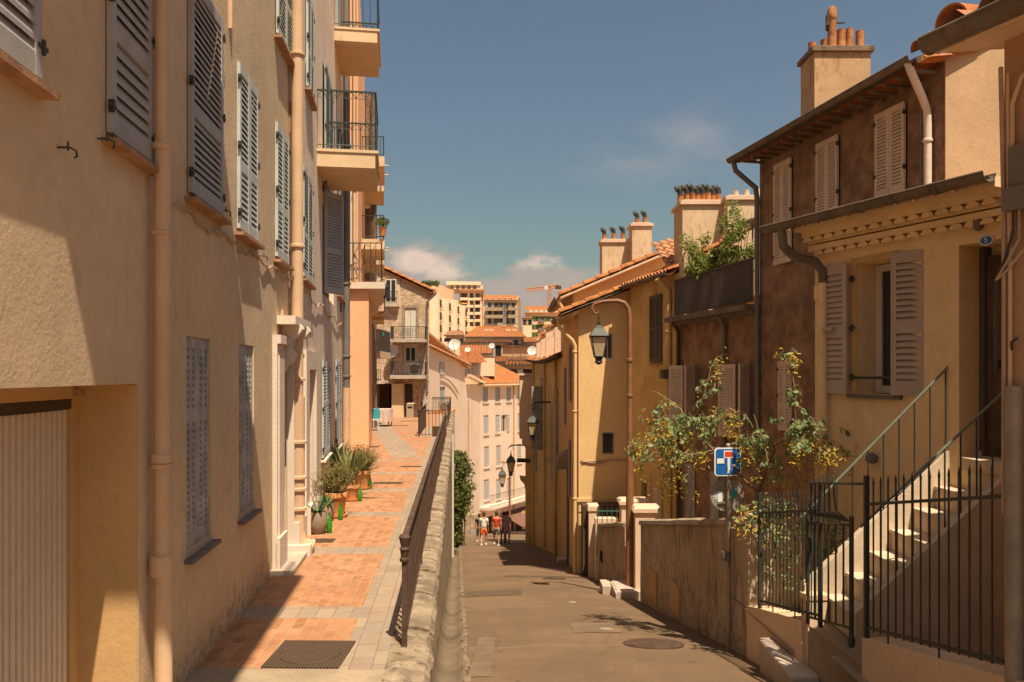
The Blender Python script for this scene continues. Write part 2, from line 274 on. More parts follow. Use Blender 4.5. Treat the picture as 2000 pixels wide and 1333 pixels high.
# terrace paving: terracotta pavers in bays between grey stone bands
m, nt, b = newmat('terracotta paving'); M['paving'] = m
tc = nd(nt, 'ShaderNodeTexCoord'); v = tc.outputs['Object']; sp = nd(nt, 'ShaderNodeSeparateXYZ', i0=v)
wob = nd(nt, 'ShaderNodeTexNoise', Vector=v, Scale=5.0, Detail=2.0)
wx = mth(nt, 'MULTIPLY', mth(nt, 'SUBTRACT', wob.outputs[0], 0.5), 0.012)
xs = mth(nt, 'ADD', mth(nt, 'ADD', sp.outputs[0], mth(nt, 'MULTIPLY', sp.outputs[1], 0.07)), wx)   # distance across
ys = mth(nt, 'ADD', mth(nt, 'SUBTRACT', sp.outputs[1], mth(nt, 'MULTIPLY', sp.outputs[0], 0.07)), wx)
cv = nd(nt, 'ShaderNodeCombineXYZ', i0=ys, i1=xs, i2=0.0)
def brick(col1, col2, mort, bw, rh, ms, off=0.5, vec=cv):
    n = nt.nodes.new('ShaderNodeTexBrick'); nt.links.new(vec.outputs[0], n.inputs[0]); n.offset = off; n.offset_frequency = 2
    n.inputs['Color1'].default_value = (*col1, 1); n.inputs['Color2'].default_value = (*col2, 1); n.inputs['Mortar'].default_value = (*mort, 1)
    n.inputs['Scale'].default_value = 1.0; n.inputs['Mortar Size'].default_value = ms; n.inputs['Mortar Smooth'].default_value = 0.2
    n.inputs['Bias'].default_value = -0.1; n.inputs['Brick Width'].default_value = bw; n.inputs['Row Height'].default_value = rh
    return n
bk = brick((0.31, 0.125, 0.048), (0.46, 0.22, 0.11), (0.36, 0.25, 0.165), 0.17, 0.108, 0.006)
blo = nd(nt, 'ShaderNodeTexNoise', Vector=v, Scale=9.0, Detail=4.0); big = nd(nt, 'ShaderNodeTexNoise', Vector=v, Scale=0.9, Detail=6.0)
cb = mixc(nt, mth(nt, 'MULTIPLY', ramp(nt, blo.outputs[0], 0.42, 0.66), 0.3), bk.outputs[0], (0.50, 0.29, 0.16))
cb = mixc(nt, mth(nt, 'MULTIPLY', ramp(nt, big.outputs[0], 0.45, 0.62), 0.4), cb, (0.36, 0.17, 0.08))
st = brick((0.27, 0.205, 0.15), (0.36, 0.26, 0.175), (0.20, 0.145, 0.10), 0.30, 0.17, 0.005)
cs = mixc(nt, mth(nt, 'MULTIPLY', ramp(nt, blo.outputs[0], 0.4, 0.7), 0.5), st.outputs[0], (0.30, 0.235, 0.17))
fy = mth(nt, 'FRACT', mth(nt, 'DIVIDE', mth(nt, 'ADD', sp.outputs[1], 2.59*4-7.22), 2.59))
band = mth(nt, 'LESS_THAN', fy, 0.36/2.59)
side = mth(nt, 'GREATER_THAN', xs, -0.94); near = mth(nt, 'LESS_THAN', sp.outputs[1], 6.0)
mk = mth(nt, 'MAXIMUM', mth(nt, 'MAXIMUM', band, side), near)
fars = mth(nt, 'MULTIPLY', mth(nt, 'GREATER_THAN', mth(nt, 'ADD', mth(nt,'MULTIPLY',sp.outputs[1],0.23), sp.outputs[0]), 1.55), mth(nt, 'LESS_THAN', mth(nt, 'ADD', mth(nt,'MULTIPLY',sp.outputs[1],0.23), sp.outputs[0]), 2.35))
mk = mth(nt, 'MAXIMUM', mk, mth(nt, 'MULTIPLY', fars, mth(nt, 'GREATER_THAN', sp.outputs[1], 21)))
c = mixc(nt, mk, cb, cs)
wear = nd(nt, 'ShaderNodeTexNoise', Vector=v, Scale=2.6, Detail=9.0, Roughness=0.7)
c = mixc(nt, mth(nt, 'MULTIPLY', ramp(nt, wear.outputs[0], 0.47, 0.68), 0.42), c, (0.24, 0.145, 0.085))
nt.links.new(c, b.inputs['Base Color']); b.inputs['Roughness'].default_value = 0.75
fac = mixc(nt, mk, bk.outputs[1], st.outputs[1])
hgt = mth(nt, 'ADD', mth(nt, 'MULTIPLY', fac, -1.0), mth(nt, 'MULTIPLY', wear.outputs[0], 0.6))
bp = nd(nt, 'ShaderNodeBump', Height=hgt, Strength=0.5, Distance=0.006); nt.links.new(bp.outputs[0], b.inputs['Normal'])
# tread plate
m, nt, b = newmat('ribbed iron plate'); M['plate'] = m
tc = nd(nt, 'ShaderNodeTexCoord'); w = nd(nt, 'ShaderNodeTexWave', Vector=tc.outputs['Object'], Scale=13.0, Distortion=0.0)
c = mixc(nt, w.outputs[1], (0.05, 0.033, 0.02), (0.13, 0.085, 0.055)); nt.links.new(c, b.inputs['Base Color']); b.inputs['Roughness'].default_value = 0.55
bp = nd(nt, 'ShaderNodeBump', Height=w.outputs[1], Strength=0.8, Distance=0.01); nt.links.new(bp.outputs[0], b.inputs['Normal'])

# ------------------------------------------------------------ geometry helpers
def P(px, py, Y): return Vector(((px-1000)/1500*Y, Y, (730-py)/1500*Y))
def street_z(Y): return -1.8-0.18*Y if Y < 62 else -12.96-0.03*(Y-62)
def street_surf(x, Y):
    l = 0.07-0.07*Y; r = 3.45-0.056*Y if Y < 22.3 else 2.6
    return street_z(Y)+0.05*math.sin(math.pi*min(1, max(0, (x-l)/(r-l))))+0.014*noise.noise(Vector((x*.7, Y*.5, 1)))
class Fr:                                            # a vertical plane: u along it, n out of it
    def __init__(s, o, u, n):
        s.O = Vector((o[0], o[1], o[2] if len(o) > 2 else 0)); s.U = Vector((u[0], u[1], 0)).normalized(); s.N = Vector((n[0], n[1], 0)).normalized(); s.V = Vector((0, 0, 1))
    def w(s, a, z, d=0.0): return s.O + s.U*a + s.V*z + s.N*d
    def hit(s, px, py, d=0.0):
        r = Vector(((px-1000)/1500, 1, (730-py)/1500)); t = ((s.O + s.N*d).dot(s.N))/r.dot(s.N); p = r*t
        return (p-s.O).dot(s.U), p.z-s.O.z
    def s_(s, px, d=0.0): return s.hit(px, 730, d)[0]
    def z_(s, px, py, d=0.0): return s.hit(px, py, d)[1]
    def at(s, a, z=0, d=0, rot=0.0):                 # sub frame turned about the vertical
        f = Fr((0, 0), (1, 0), (0, 1)); f.O = s.w(a, z, d); c, q = math.cos(rot), math.sin(rot)
        f.U = s.U*c + s.N*q; f.N = s.N*c - s.U*q; f.V = Vector((0, 0, 1)); return f
def flat(x, y, z=0): return Fr((x, y, z), (1, 0), (0, -1))
class MB:
    def __init__(s): s.v = []; s.f = []
    def poly(s, pts):
        b = len(s.v); s.v += [Vector(p) for p in pts]; s.f.append(tuple(range(b, b+len(pts)))); return s
    def hexa(s, c):
        b = len(s.v); s.v += [Vector(p) for p in c]
        for q in ((0, 3, 2, 1), (4, 5, 6, 7), (0, 1, 5, 4), (1, 2, 6, 5), (2, 3, 7, 6), (3, 0, 4, 7)): s.f.append(tuple(b+i for i in q))
        return s
    def box(s, fr, a0, a1, z0, z1, d0, d1):
        return s.hexa([fr.w(a0, z0, d0), fr.w(a1, z0, d0), fr.w(a1, z0, d1), fr.w(a0, z0, d1), fr.w(a0, z1, d0), fr.w(a1, z1, d0), fr.w(a1, z1, d1), fr.w(a0, z1, d1)])
    def prism(s, pts, off):                          # polygon extruded by a vector
        n = len(pts); b = len(s.v); off = Vector(off); s.v += [Vector(p) for p in pts] + [Vector(p)+off for p in pts]
        s.f.append(tuple(b+i for i in range(n))); s.f.append(tuple(b+n+i for i in reversed(range(n))))
        for i in range(n): j = (i+1) % n; s.f.append((b+i, b+n+i, b+n+j, b+j))
        return s
    def tube(s, pts, r, seg=8, caps=True):
        pts = [Vector(p) for p in pts]; rr = r if isinstance(r, (list, tuple)) else [r]*len(pts); b = len(s.v)
        t = (pts[1]-pts[0]).normalized(); ref = Vector((0, 0, 1)) if abs(t.z) < 0.9 else Vector((1, 0, 0)); a = t.cross(ref).normalized()
        for i, p in enumerate(pts):
            if i == 0: tt = pts[1]-pts[0]
            elif i == len(pts)-1: tt = pts[-1]-pts[-2]
            else: tt = (pts[i+1]-pts[i]).normalized() + (pts[i]-pts[i-1]).normalized()
            tt.normalize(); a = (a - tt*a.dot(tt)).normalized(); c = tt.cross(a)
            for k in range(seg): an = 2*math.pi*k/seg; s.v.append(p + (a*math.cos(an) + c*math.sin(an))*rr[i])
        for i in range(len(pts)-1):
            for k in range(seg): k2 = (k+1) % seg; s.f.append((b+i*seg+k, b+i*seg+k2, b+(i+1)*seg+k2, b+(i+1)*seg+k))
        if caps: s.f.append(tuple(b+k for k in reversed(range(seg)))); s.f.append(tuple(b+(len(pts)-1)*seg+k for k in range(seg)))
        return s
    def lathe(s, c, prof, seg=20, ang0=0.0):
        c = Vector(c); b = len(s.v)
        for r, z in prof:
            for k in range(seg): an = ang0+2*math.pi*k/seg; s.v.append(c + Vector((r*math.cos(an), r*math.sin(an), z)))
        for i in range(len(prof)-1):
            for k in range(seg): k2 = (k+1) % seg; s.f.append((b+i*seg+k, b+i*seg+k2, b+(i+1)*seg+k2, b+(i+1)*seg+k))
        s.f.append(tuple(b+k for k in reversed(range(seg)))); s.f.append(tuple(b+(len(prof)-1)*seg+k for k in range(seg)))
        return s
    def half(s, p0, p1, r0, r1, up, seg=8, th=0.012):   # a barrel tile: half round shell between two points
        p0, p1, up = Vector(p0), Vector(p1), Vector(up); t = (p1-p0).normalized(); sd_ = t.cross(up).normalized(); u2 = sd_.cross(t).normalized(); b = len(s.v)
        for p, r in ((p0, r0), (p1, r1), (p0, r0-th), (p1, r1-th)):
            for k in range(seg+1): an = math.pi*k/seg; s.v.append(p + sd_*math.cos(an)*r + u2*math.sin(an)*r)
        n = seg+1
        for k in range(seg):
            s.f.append((b+k, b+k+1, b+n+k+1, b+n+k)); s.f.append((b+2*n+k+1, b+2*n+k, b+3*n+k, b+3*n+k+1))
            s.f.append((b+k+1, b+k, b+2*n+k, b+2*n+k+1)); s.f.append((b+n+k, b+n+k+1, b+3*n+k+1, b+3*n+k))
        s.f.append((b, b+n, b+3*n, b+2*n)); s.f.append((b+seg, b+2*n+seg, b+3*n+seg, b+n+seg))
        return s
    def build(s, name, m, parent=None, smooth=False, origin=None):
        me = bpy.data.meshes.new(name)
        if parent is not None:
            root = parent
            while root.parent: root = root.parent
            o0 = root.location.copy()
        else: o0 = Vector(origin) if origin is not None else Vector((0, 0, 0))
        me.from_pydata([tuple(v-o0) for v in s.v], [], s.f); me.update()
        me.materials.append(M[m] if isinstance(m, str) else m)
        if smooth:
            for p in me.polygons: p.use_smooth = True
            try: me.set_sharp_from_angle(angle=R(40))
            except Exception: pass
        ob = bpy.data.objects.new(name, me); COL.objects.link(ob)
        if parent is not None: ob.parent = parent
        else: ob.location = o0
        return ob
def thing(name, loc, label, cat, group=None):
    o = bpy.data.objects.new(name, None); COL.objects.link(o); o.location = loc; o.empty_display_size = 0.2
    return tag(o, label, cat, group)
def tag(o, label, cat, group=None, kind=None):
    o['label'] = label; o['category'] = cat
    if group: o['group'] = group
    if kind: o['kind'] = kind
    return o
def struct(o): o['kind'] = 'structure'; return o
def wall(mb, fr, s0, s1, z0, z1, ops=(), th=0.3):
    """wall sheet with real openings and reveals; ops = (s0,s1,z0,z1,depth)"""
    ss = sorted(set([s0, s1] + [min(max(o[i], s0), s1) for o in ops for i in (0, 1)])); zs = sorted(set([z0, z1] + [min(max(o[i], z0), z1) for o in ops for i in (2, 3)]))
    for i in range(len(ss)-1):
        for j in range(len(zs)-1):
            a, c = (ss[i]+ss[i+1])/2, (zs[j]+zs[j+1])/2
            if any(o[0] < a < o[1] and o[2] < c < o[3] for o in ops): continue
            mb.poly([fr.w(ss[i], zs[j]), fr.w(ss[i+1], zs[j]), fr.w(ss[i+1], zs[j+1]), fr.w(ss[i], zs[j+1])])
    for a0, a1, b0, b1, dp in ops:
        a0, a1 = max(a0, s0), min(a1, s1)
        mb.poly([fr.w(a0, b0), fr.w(a0, b0, -dp), fr.w(a0, b1, -dp), fr.w(a0, b1)]); mb.poly([fr.w(a1, b0), fr.w(a1, b1), fr.w(a1, b1, -dp), fr.w(a1, b0, -dp)])
        mb.poly([fr.w(a0, b1), fr.w(a0, b1, -dp), fr.w(a1, b1, -dp), fr.w(a1, b1)]); mb.poly([fr.w(a0, b0), fr.w(a1, b0), fr.w(a1, b0, -dp), fr.w(a0, b0, -dp)])
        mb.poly([fr.w(a0, b0, -dp), fr.w(a1, b0, -dp), fr.w(a1, b1, -dp), fr.w(a0, b1, -dp)])
def shutter_leaf(mb, f, w, h, t=0.035, st=0.055, rail=0.09, mids=(0.36,), pitch=0.045, ncol=1):
    """louvred leaf: frame f origin at its bottom corner, leaf in the U/V plane"""
    zz = [0.0] + [m*h for m in mids] + [h]
    cw = (w-st*(ncol+1))/ncol
    for k in range(ncol+1): x = k*(cw+st); mb.box(f, x, x+st, 0, h, 0, t)
    for i, z in enumerate(zz):
        z0 = 0 if i == 0 else (h-rail if i == len(zz)-1 else z-rail/2)
        for k in range(ncol): mb.box(f, st+k*(cw+st), (k+1)*(cw+st), z0, z0+rail, 0.002, t-0.002)
    for i in range(len(zz)-1):
        a = zz[i]+(rail if i == 0 else rail/2); b = zz[i+1]-(rail if i == len(zz)-2 else rail/2); n = max(1, int((b-a)/pitch)); p = (b-a)/n
        for j in range(n):
            z = a+j*p
            for k in range(ncol):
                x0, x1 = st+k*(cw+st), (k+1)*(cw+st)
                mb.hexa([f.w(x0, z+p*.80, 0.004), f.w(x1, z+p*.80, 0.004), f.w(x1, z-p*.12, t-0.004), f.w(x0, z-p*.12, t-0.004),
                         f.w(x0, z+p*1.12, 0.004), f.w(x1, z+p*1.12, 0.004), f.w(x1, z+p*.22, t-0.004), f.w(x0, z+p*.22, t-0.004)])
def hinges(fr, parent, ss, zs, d=0.04, m='iron'):
    for a in ss:
        for z in zs: mb = MB(); mb.box(fr, a-0.04, a+0.04, z-0.010, z+0.010, d-.01, d+0.008); mb.box(fr, a-0.010, a+0.010, z-0.035, z+0.035, d-0.02, d+0.012); mb.build('hinge', m, parent)
def shut_window(house, fr, a0, a1, z0, z1, m, d=0.02, mids=(0.38,), pitch=0.05, sillm='sill', leaves=2, opening=0.12, ncol=1, hang=True, label=None, sill_out=0.09):
    w = MB(); w.box(fr, a0+.01, a1-.01, z0+.01, z1-.01, -opening+0.004, -opening+0.04); win = w.build('window', 'dark', house)
    if label: win['label'] = label
    lw = (a1-a0)/leaves
    for k in range(leaves):
        q = MB(); shutter_leaf(q, fr.at(a0+k*lw+0.003, z0, d), lw-0.006, z1-z0, mids=mids, pitch=pitch, ncol=ncol); q.build('shutter', m, win)
    if sillm:
        q = MB(); q.box(fr, a0-0.06, a1+0.06, z0-0.075, z0-0.045, 0.002, sill_out); q.build('sill', sillm, win)
    if hang: hinges(fr, win, (a0, a1), (z0+0.15, (z0+z1)/2, z1-0.15), d+0.035)
    return win
def glass_window(house, fr, a0, a1, z0, z1, dp, framem='shutwhite', cols=2, rows=1, bar=0.05):
    w = MB(); f = fr.at(a0, z0, -dp+0.02); W_, H_ = a1-a0, z1-z0
    for k in range(cols+1): x = k*(W_-bar)/cols; w.box(f, x, x+bar, 0, H_, 0, 0.05)
    for k in range(rows+1): z = k*(H_-bar)/rows; w.box(f, bar, W_-bar, z, z+bar, 0.004, 0.046)
    win = w.build('window', framem, house); g = MB(); g.box(f, 0.01, W_-.01, 0.01, H_-.01, 0.012, 0.022); g.build('pane', 'glass', win); return win
def pipe(parent, pts, r, m='pipe', collars=(), name='drainpipe', seg=12):
    q = MB(); q.tube(pts, r, seg); o = q.build(name, m, parent, True)
    for c, h in collars: k = MB(); k.lathe(Vector(c), [(r*1.05, 0), (r*1.3, 0.01), (r*1.3, h-.01), (r*1.05, h)], 12); k.build('pipe_collar', m, o, True)
    return o
def corr(mb, O, U, S, wd, ln, pitch=0.19, amp=0.045, row=0.38, curve=0.0):
    """tiled roof surface: O eave corner, U along the eave, S unit vector up the slope"""
    O, U, S = Vector(O), Vector(U).normalized(), Vector(S).normalized(); Nn = U.cross(S)
    if Nn.z < 0: Nn = -Nn
    k = 6; nc = max(1, int(wd/pitch)); nr = max(1, int(ln/row)); base = len(mb.v); cols = nc*k+1
    for j in range(nr):
        for e in (0, 1):
            for i in range(cols):
                x = wd*i/(cols-1); ph = (i % k)/k; h = math.sin(math.pi*ph/0.6)*amp if ph < 0.6 else -math.sin(math.pi*(ph-0.6)/0.4)*amp*0.6
                t = (j+e)*ln/nr; mb.v.append(O + U*x + S*t + Nn*(h + (0.03 if e == 0 else 0.0) + 0.008*noise.noise(Vector((x*3, t*3, 0)))))
    for j in range(nr*2-1):
        for i in range(cols-1): a = base+j*cols+i; mb.f.append((a, a+1, a+cols+1, a+cols))
def rake(parent, p0, p1, r=0.11, L=0.42, m='tile', name='verge_tiles', up=(0, 0, 1)):
    q = MB(); p0, p1 = Vector(p0), Vector(p1); n = max(1, round((p1-p0).length/L)); d = (p1-p0)/n; rnd = random.Random(3)
    for i in range(n):
        j = Vector((rnd.uniform(-.008, .008), rnd.uniform(-.008, .008), rnd.uniform(-.006, .006)))
        q.half(p0+d*i+j-d*0.04+Vector((0, 0, .012)), p0+d*(i+1)+d*0.04+j-Vector((0, 0, .01)), r, r*0.84, up, 10)
    return q.build(name, m, parent, True)
def railing(name_parent, fr, s0, s1, z0, h, d=0.0, m='greeniron', n=8, r=0.008, z0b=None, hoops=False, label=None, lower=0.08, partname='railing'):
    dz = 0 if z0b is None else z0b-z0
    q = MB(); L_ = s1-s0; g = lambda a: z0+dz*(a-s0)/L_
    q.hexa([fr.w(s0, g(s0)+h-.012, d-.018), fr.w(s1, g(s1)+h-.012, d-.018), fr.w(s1, g(s1)+h-.012, d+.018), fr.w(s0, g(s0)+h-.012, d+.018), fr.w(s0, g(s0)+h+.012, d-.018), fr.w(s1, g(s1)+h+.012, d-.018), fr.w(s1, g(s1)+h+.012, d+.018), fr.w(s0, g(s0)+h+.012, d+.018)])
    q.tube([fr.w(s0, g(s0)+lower, d), fr.w(s1, g(s1)+lower, d)], r*1.1, 6)
    if hoops: q.tube([fr.w(s0, g(s0)+h-.12, d), fr.w(s1, g(s1)+h-.12, d)], r*.7, 6)
    for i in range(n+1):
        a = s0+L_*i/n; q.tube([fr.w(a, g(a)+0.0, d), fr.w(a, g(a)+h, d)], r, 6)
        if hoops and i < n:
            w_ = L_/n; q.tube([fr.w(a+w_*t, g(a)+h-.13+.11*math.sin(math.pi*t), d) for t in (0, .15, .3, .5, .7, .85, 1)], r*.7, 5)
    return q.build(partname, m, name_parent)
def leafquads(mb, c, n, rad, size, rnd, squash=1.0, asp=0.5, drop=0.0):
    for _ in range(n):
        while True:
            q = Vector((rnd.uniform(-1, 1), rnd.uniform(-1, 1), rnd.uniform(-1, 1)))
            if q.length <= 1: break
        p = Vector(c) + Vector((q.x*rad, q.y*rad, q.z*rad*squash))
        leaf(mb, p, size*rnd.uniform(.6, 1.3), rnd, asp, drop)
def leaf(mb, p, s, rnd, asp=0.5, drop=0.0):
    d = Vector((rnd.uniform(-1, 1), rnd.uniform(-1, 1), rnd.uniform(-1, 1)-drop)).normalized(); a = d.cross(Vector((rnd.uniform(-1, 1), rnd.uniform(-1, 1), rnd.uniform(-1, 1)))).normalized(); nn_ = d.cross(a)
    b = len(mb.v); w = s*asp*0.5
    mb.v += [p, p+d*s*.4+a*w+nn_*s*.05, p+d*s, p+d*s*.4-a*w+nn_*s*.05, p+d*s*.75+a*w*.6, p+d*s*.75-a*w*.6]
    mb.f += [(b, b+1, b+4, b+2), (b, b+2, b+5, b+3)]

# ============================================================ SETTING
TZ = -2.3                                            # terrace level
def lx(Y): return -1.87-0.1*Y if Y < 10.6 else -1.31-0.153*Y
def rx(Y): return -0.55-0.07*Y
def sx(Y): return 3.43-0.056*Y
q = MB(); q.poly([(-4000, -60, -14.6), (4000, -60, -14.6), (4000, 6000, -14.6), (-4000, 6000, -14.6)]); struct(q.build('ground', 'tan'))
q = MB(); N_ = 40
for i in range(N_):                                  # distant hillside
    pass
hs_ = []
for j, (Y, zf) in enumerate(((420, -14), (520, 12), (640, 36), (900, 40), (1200, -14))):
    hs_.append([Vector((x, Y, zf*(1 if zf < 0 else (0.55+0.45*math.cos((x-20)/190))) + (4*noise.noise(Vector((x*.02, Y*.02, 0))) if zf > 0 else 0))) for x in range(-700, 701, 25)])
for a in range(4):
    for i in range(len(hs_[0])-1): q.poly([hs_[a][i], hs_[a][i+1], hs_[a+1][i+1], hs_[a+1][i]])
M['hill'] = mat('dusty green hill', (0.13, 0.12, 0.08), 0.95, 0.3, 0.05)
struct(q.build('hills', 'hill'))
q = MB(); ys_ = [0.5*i+1.0 for i in range(123)]       # street
rows_ = []
for Y in ys_:
    l = 0.07-0.07*Y; r = sx(Y)+0.02 if Y < 22.3 else 2.6
    if Y > 46: l = -3.2-0.5*(Y-46)
    row = []
    for k in range(15):
        x = l+(r-l)*k/14; e = 0.0
        x2 = x + (0.035*noise.noise(Vector((Y*1.9, 3, 0))) if k == 0 else 0)
        z = street_z(Y)+0.05*math.sin(math.pi*k/14)+0.014*noise.noise(Vector((x*.7, Y*.5, 1)))
        row.append(Vector((x2, Y, z)))
    rows_.append(row)
for a, b_ in zip(rows_, rows_[1:]):
    for k in range(14): q.poly([a[k], a[k+1], b_[k+1], b_[k]])
o = struct(q.build('street', 'asphalt')); bm = bmesh.new(); bm.from_mesh(o.data); bmesh.ops.remove_doubles(bm, verts=bm.verts, dist=0.0005); bm.to_mesh(o.data); bm.free()
for p in o.data.polygons: p.use_smooth = True
q = MB(); prof = [(-0.26, 0.16), (-0.24, 0.03), (-0.17, -0.04), (-0.08, -0.055), (0.0, -0.02), (0.05, 0.035), (0.085, 0.03), (0.10, -0.05)]   # drainage channel
rows_ = [[Vector((dx-0.07*Y+0.01*noise.noise(Vector((dx*9, Y*1.3, 0))), Y, street_z(Y)+dz+0.02*noise.noise(Vector((dx*5, Y*2, 4))))) for dx, dz in prof] for Y in [1+0.25*i for i in range(178)]]
for a, b_ in zip(rows_, rows_[1:]):
    for k in range(len(prof)-1): q.poly([a[k], a[k+1], b_[k+1], b_[k]])
o = struct(q.build('gutter_channel', 'gutterch')); bm = bmesh.new(); bm.from_mesh(o.data); bmesh.ops.remove_doubles(bm, verts=bm.verts, dist=0.0005); bm.to_mesh(o.data); bm.free()
for p in o.data.polygons: p.use_smooth = True
q = MB(); rnd = random.Random(5)
Y = 1.5
while Y < 40:                                        # broken rubble edge between channel and street
    L_ = rnd.uniform(.08, .22); w_ = rnd.uniform(.025, .05)
    if rnd.random() < .7: f = Fr((0.1-0.07*Y+rnd.uniform(-.015, .015), Y, street_z(Y)), (-.07, 1), (1, .07)); q.box(f, 0, L_*.9, -.05, rnd.uniform(.02, .055), -w_, w_*.6)
    Y += L_
struct(q.build('kerb', 'kerb'))
# terrace
q = MB()
def strip(y0, y1, lf, rf, z=TZ):
    n = max(1, int((y1-y0)/2))
    for i in range(n):
        a, b_ = y0+(y1-y0)*i/n, y0+(y1-y0)*(i+1)/n; q.poly([(lf(a), a, z), (rf(a), a, z), (rf(b_), b_, z), (lf(b_), b_, z)])
wl = lambda Y: lx(Y)-0.5 if Y < 22.4 else -9.5
strip(1.0, 22.4, wl, rx); strip(22.4, 28, wl, rx); strip(28, 33.5, lambda Y: -9.5, lambda Y: -3.36-0.07*(Y-28)); strip(33.5, 46.5, wl, rx)
o = struct(q.build('terrace', 'paving'))
q = MB(); q.box(Fr((0, 5.95, 0), (1, 0), (0, 1)), lx(6)-.3, rx(5.9), TZ-.1, TZ+0.006, -5, 0); struct(q.build('apron', 'concrete'))

# ---------------------------------------------------------- retaining wall
rw = thing('retaining_wall', (rx(20), 20, street_z(20)), 'weathered stone retaining wall holding up the brick terrace along the left of the street', 'wall')
q = MB(); rr_ = []
for i in range(90):
    Y = 1.0+0.5*i; xr = -0.26-0.07*Y; zt = TZ-0.06
    zb = street_z(Y)-0.3; zb = min(zb, zt-.2); col_ = [Vector((xr-0.34, Y, zt)), Vector((xr-0.01, Y, zt))]
    for k in range(1, 7): z = zt+(zb-zt)*k/6; col_.append(Vector((xr+0.02*noise.noise(Vector((Y*.9, z*1.4, 0))), Y, z)))
    rr_.append(col_)
for a, b_ in zip(rr_, rr_[1:]):
    for k in range(7): q.poly([a[k], a[k+1], b_[k+1], b_[k]])
q.poly(rr_[-1][::-1]); q.build('wall_face', 'retain', rw)
rnd = random.Random(11); Y = 4.4; q = MB()
while Y < 46:                                        # worn coping, each length bulging and dipping
    L_ = rnd.uniform(.7, 1.5); n = 22; rows_ = []; rise = rnd.uniform(.0, .05)
    for i in range(n+1):
        t = i/n; y = Y+L_*t; dz = 0.022*(1-t)**1.5+rise*.6-0.01+.022*noise.noise(Vector((y*3.1, 5, 0)))+.012*noise.noise(Vector((y*9, 5, 0))) + 0.012*noise.noise(Vector((y*6, 2, 0))); xo = 0.03*noise.noise(Vector((y*2.3, 9, 0)))+.012*noise.noise(Vector((y*11, 9, 0)))
        rows_.append([Vector((rx(y)-0.02, y, TZ+0.012+rise*.2)), Vector((rx(y)+0.06, y, TZ+dz+.01)), Vector((rx(y)+0.2, y, TZ+dz)), Vector((rx(y)+0.29+xo, y, TZ+dz-.025)), Vector((rx(y)+0.33+xo, y, TZ+dz-.08)), Vector((rx(y)+0.305+xo, y, TZ-.14)), Vector((rx(y)+0.2, y, TZ-.16))])
    for a, b_ in zip(rows_, rows_[1:]):
        for k in range(6): q.poly([a[k], a[k+1], b_[k+1], b_[k]])
    q.poly(rows_[0]); q.poly(rows_[-1][::-1]); Y += L_
q.build('coping', 'coping', rw)
pipe(rw, [(-0.20-0.07*27.6, 27.6, z) for z in (-2.2, -4, -6.6)], 0.045, 'shutwhite', name='white_conduit')

# ---------------------------------------------------------- terrace railings
def big_rail(y0, y1, label, group, off=0.10, endpost=True, h=0.92):
    p0 = Vector((rx(y0)+off, y0, TZ)); t = thing('iron_railing', p0, label, 'railing', group); f = Fr((rx(0)+off, 0, TZ), (-.07, 1), (1, .07)); a0, a1 = y0*1.00245, y1*1.00245
    q = MB(); q.box(f, a0, a1, h-.03, h+.012, -.026, .026); q.box(f, a0, a1, h-.045, h-.03, -.012, .012); q.build('top_rail', 'rustiron', t)
    q = MB(); q.box(f, a0, a1, .09, .11, -.012, .012); q.build('bottom_rail', 'rustiron', t)
    nb = max(1, round((a1-a0)/2.6)); L_ = (a1-a0)/nb
    for i in range(nb+1):
        a = a0+L_*i; q = MB(); q.box(f, a-.022, a+.022, -.05, h-.04, -.022, .022)
        if i == 0: q.lathe(f.w(a, h-.20, 0), [(.03, 0), (.042, .01), (.042, .03), (.03, .04), (.036, .09), (.045, .11), (.03, .13), (.04, .17), (.05, .21), (.03, .235)], 12)
        q.build('post', 'rustiron', t)
    for i in range(nb):
        q = MB(); n = int(L_/.125)
        for k in range(1, n): a = a0+L_*i+L_*k/n; q.box(f, a-.007, a+.007, .09, h-.03, -.007, .007)
        q.build('baluster_panel', 'rustiron', t)
    return t
big_rail(6.44, 28.0, 'long rusty brown iron railing along the edge of the brick terrace', 'terrace railings')
big_rail(33.3, 46.0, 'rusty iron railing on the terrace edge beyond the stairwell', 'terrace railings')
def cross_rail(p0, p1, label, h=0.95, m='rustiron', n=8, hoops=True):
    p0, p1 = Vector(p0), Vector(p1); d = p1-p0; f = Fr(p0, (d.x, d.y), (d.y, -d.x)); L_ = Vector((d.x, d.y)).length
    t = thing('iron_railing', p0, label, 'railing', 'terrace railings'); railing(t, f, 0, L_, 0, h, 0, m, n, 0.011, hoops=hoops)
    q = MB()
    for a in (0, L_): q.tube([f.w(a, -.02), f.w(a, h+.04)], .022, 8)
    q.build('post', m, t); return t
cross_rail((-3.40, 28.0, TZ), (rx(28)+.1, 28.0, TZ), 'short scrolled railing across the near end of the stairwell')
cross_rail((-3.40, 28.0, TZ), (-3.75, 33.4, TZ), 'railing down the left side of the terrace stairwell', n=22, hoops=False)
cross_rail((-4.15, 35.5, TZ), (-4.75, 40.0, TZ), 'railing standing against the quoined corner of the stone house', n=18, hoops=False)
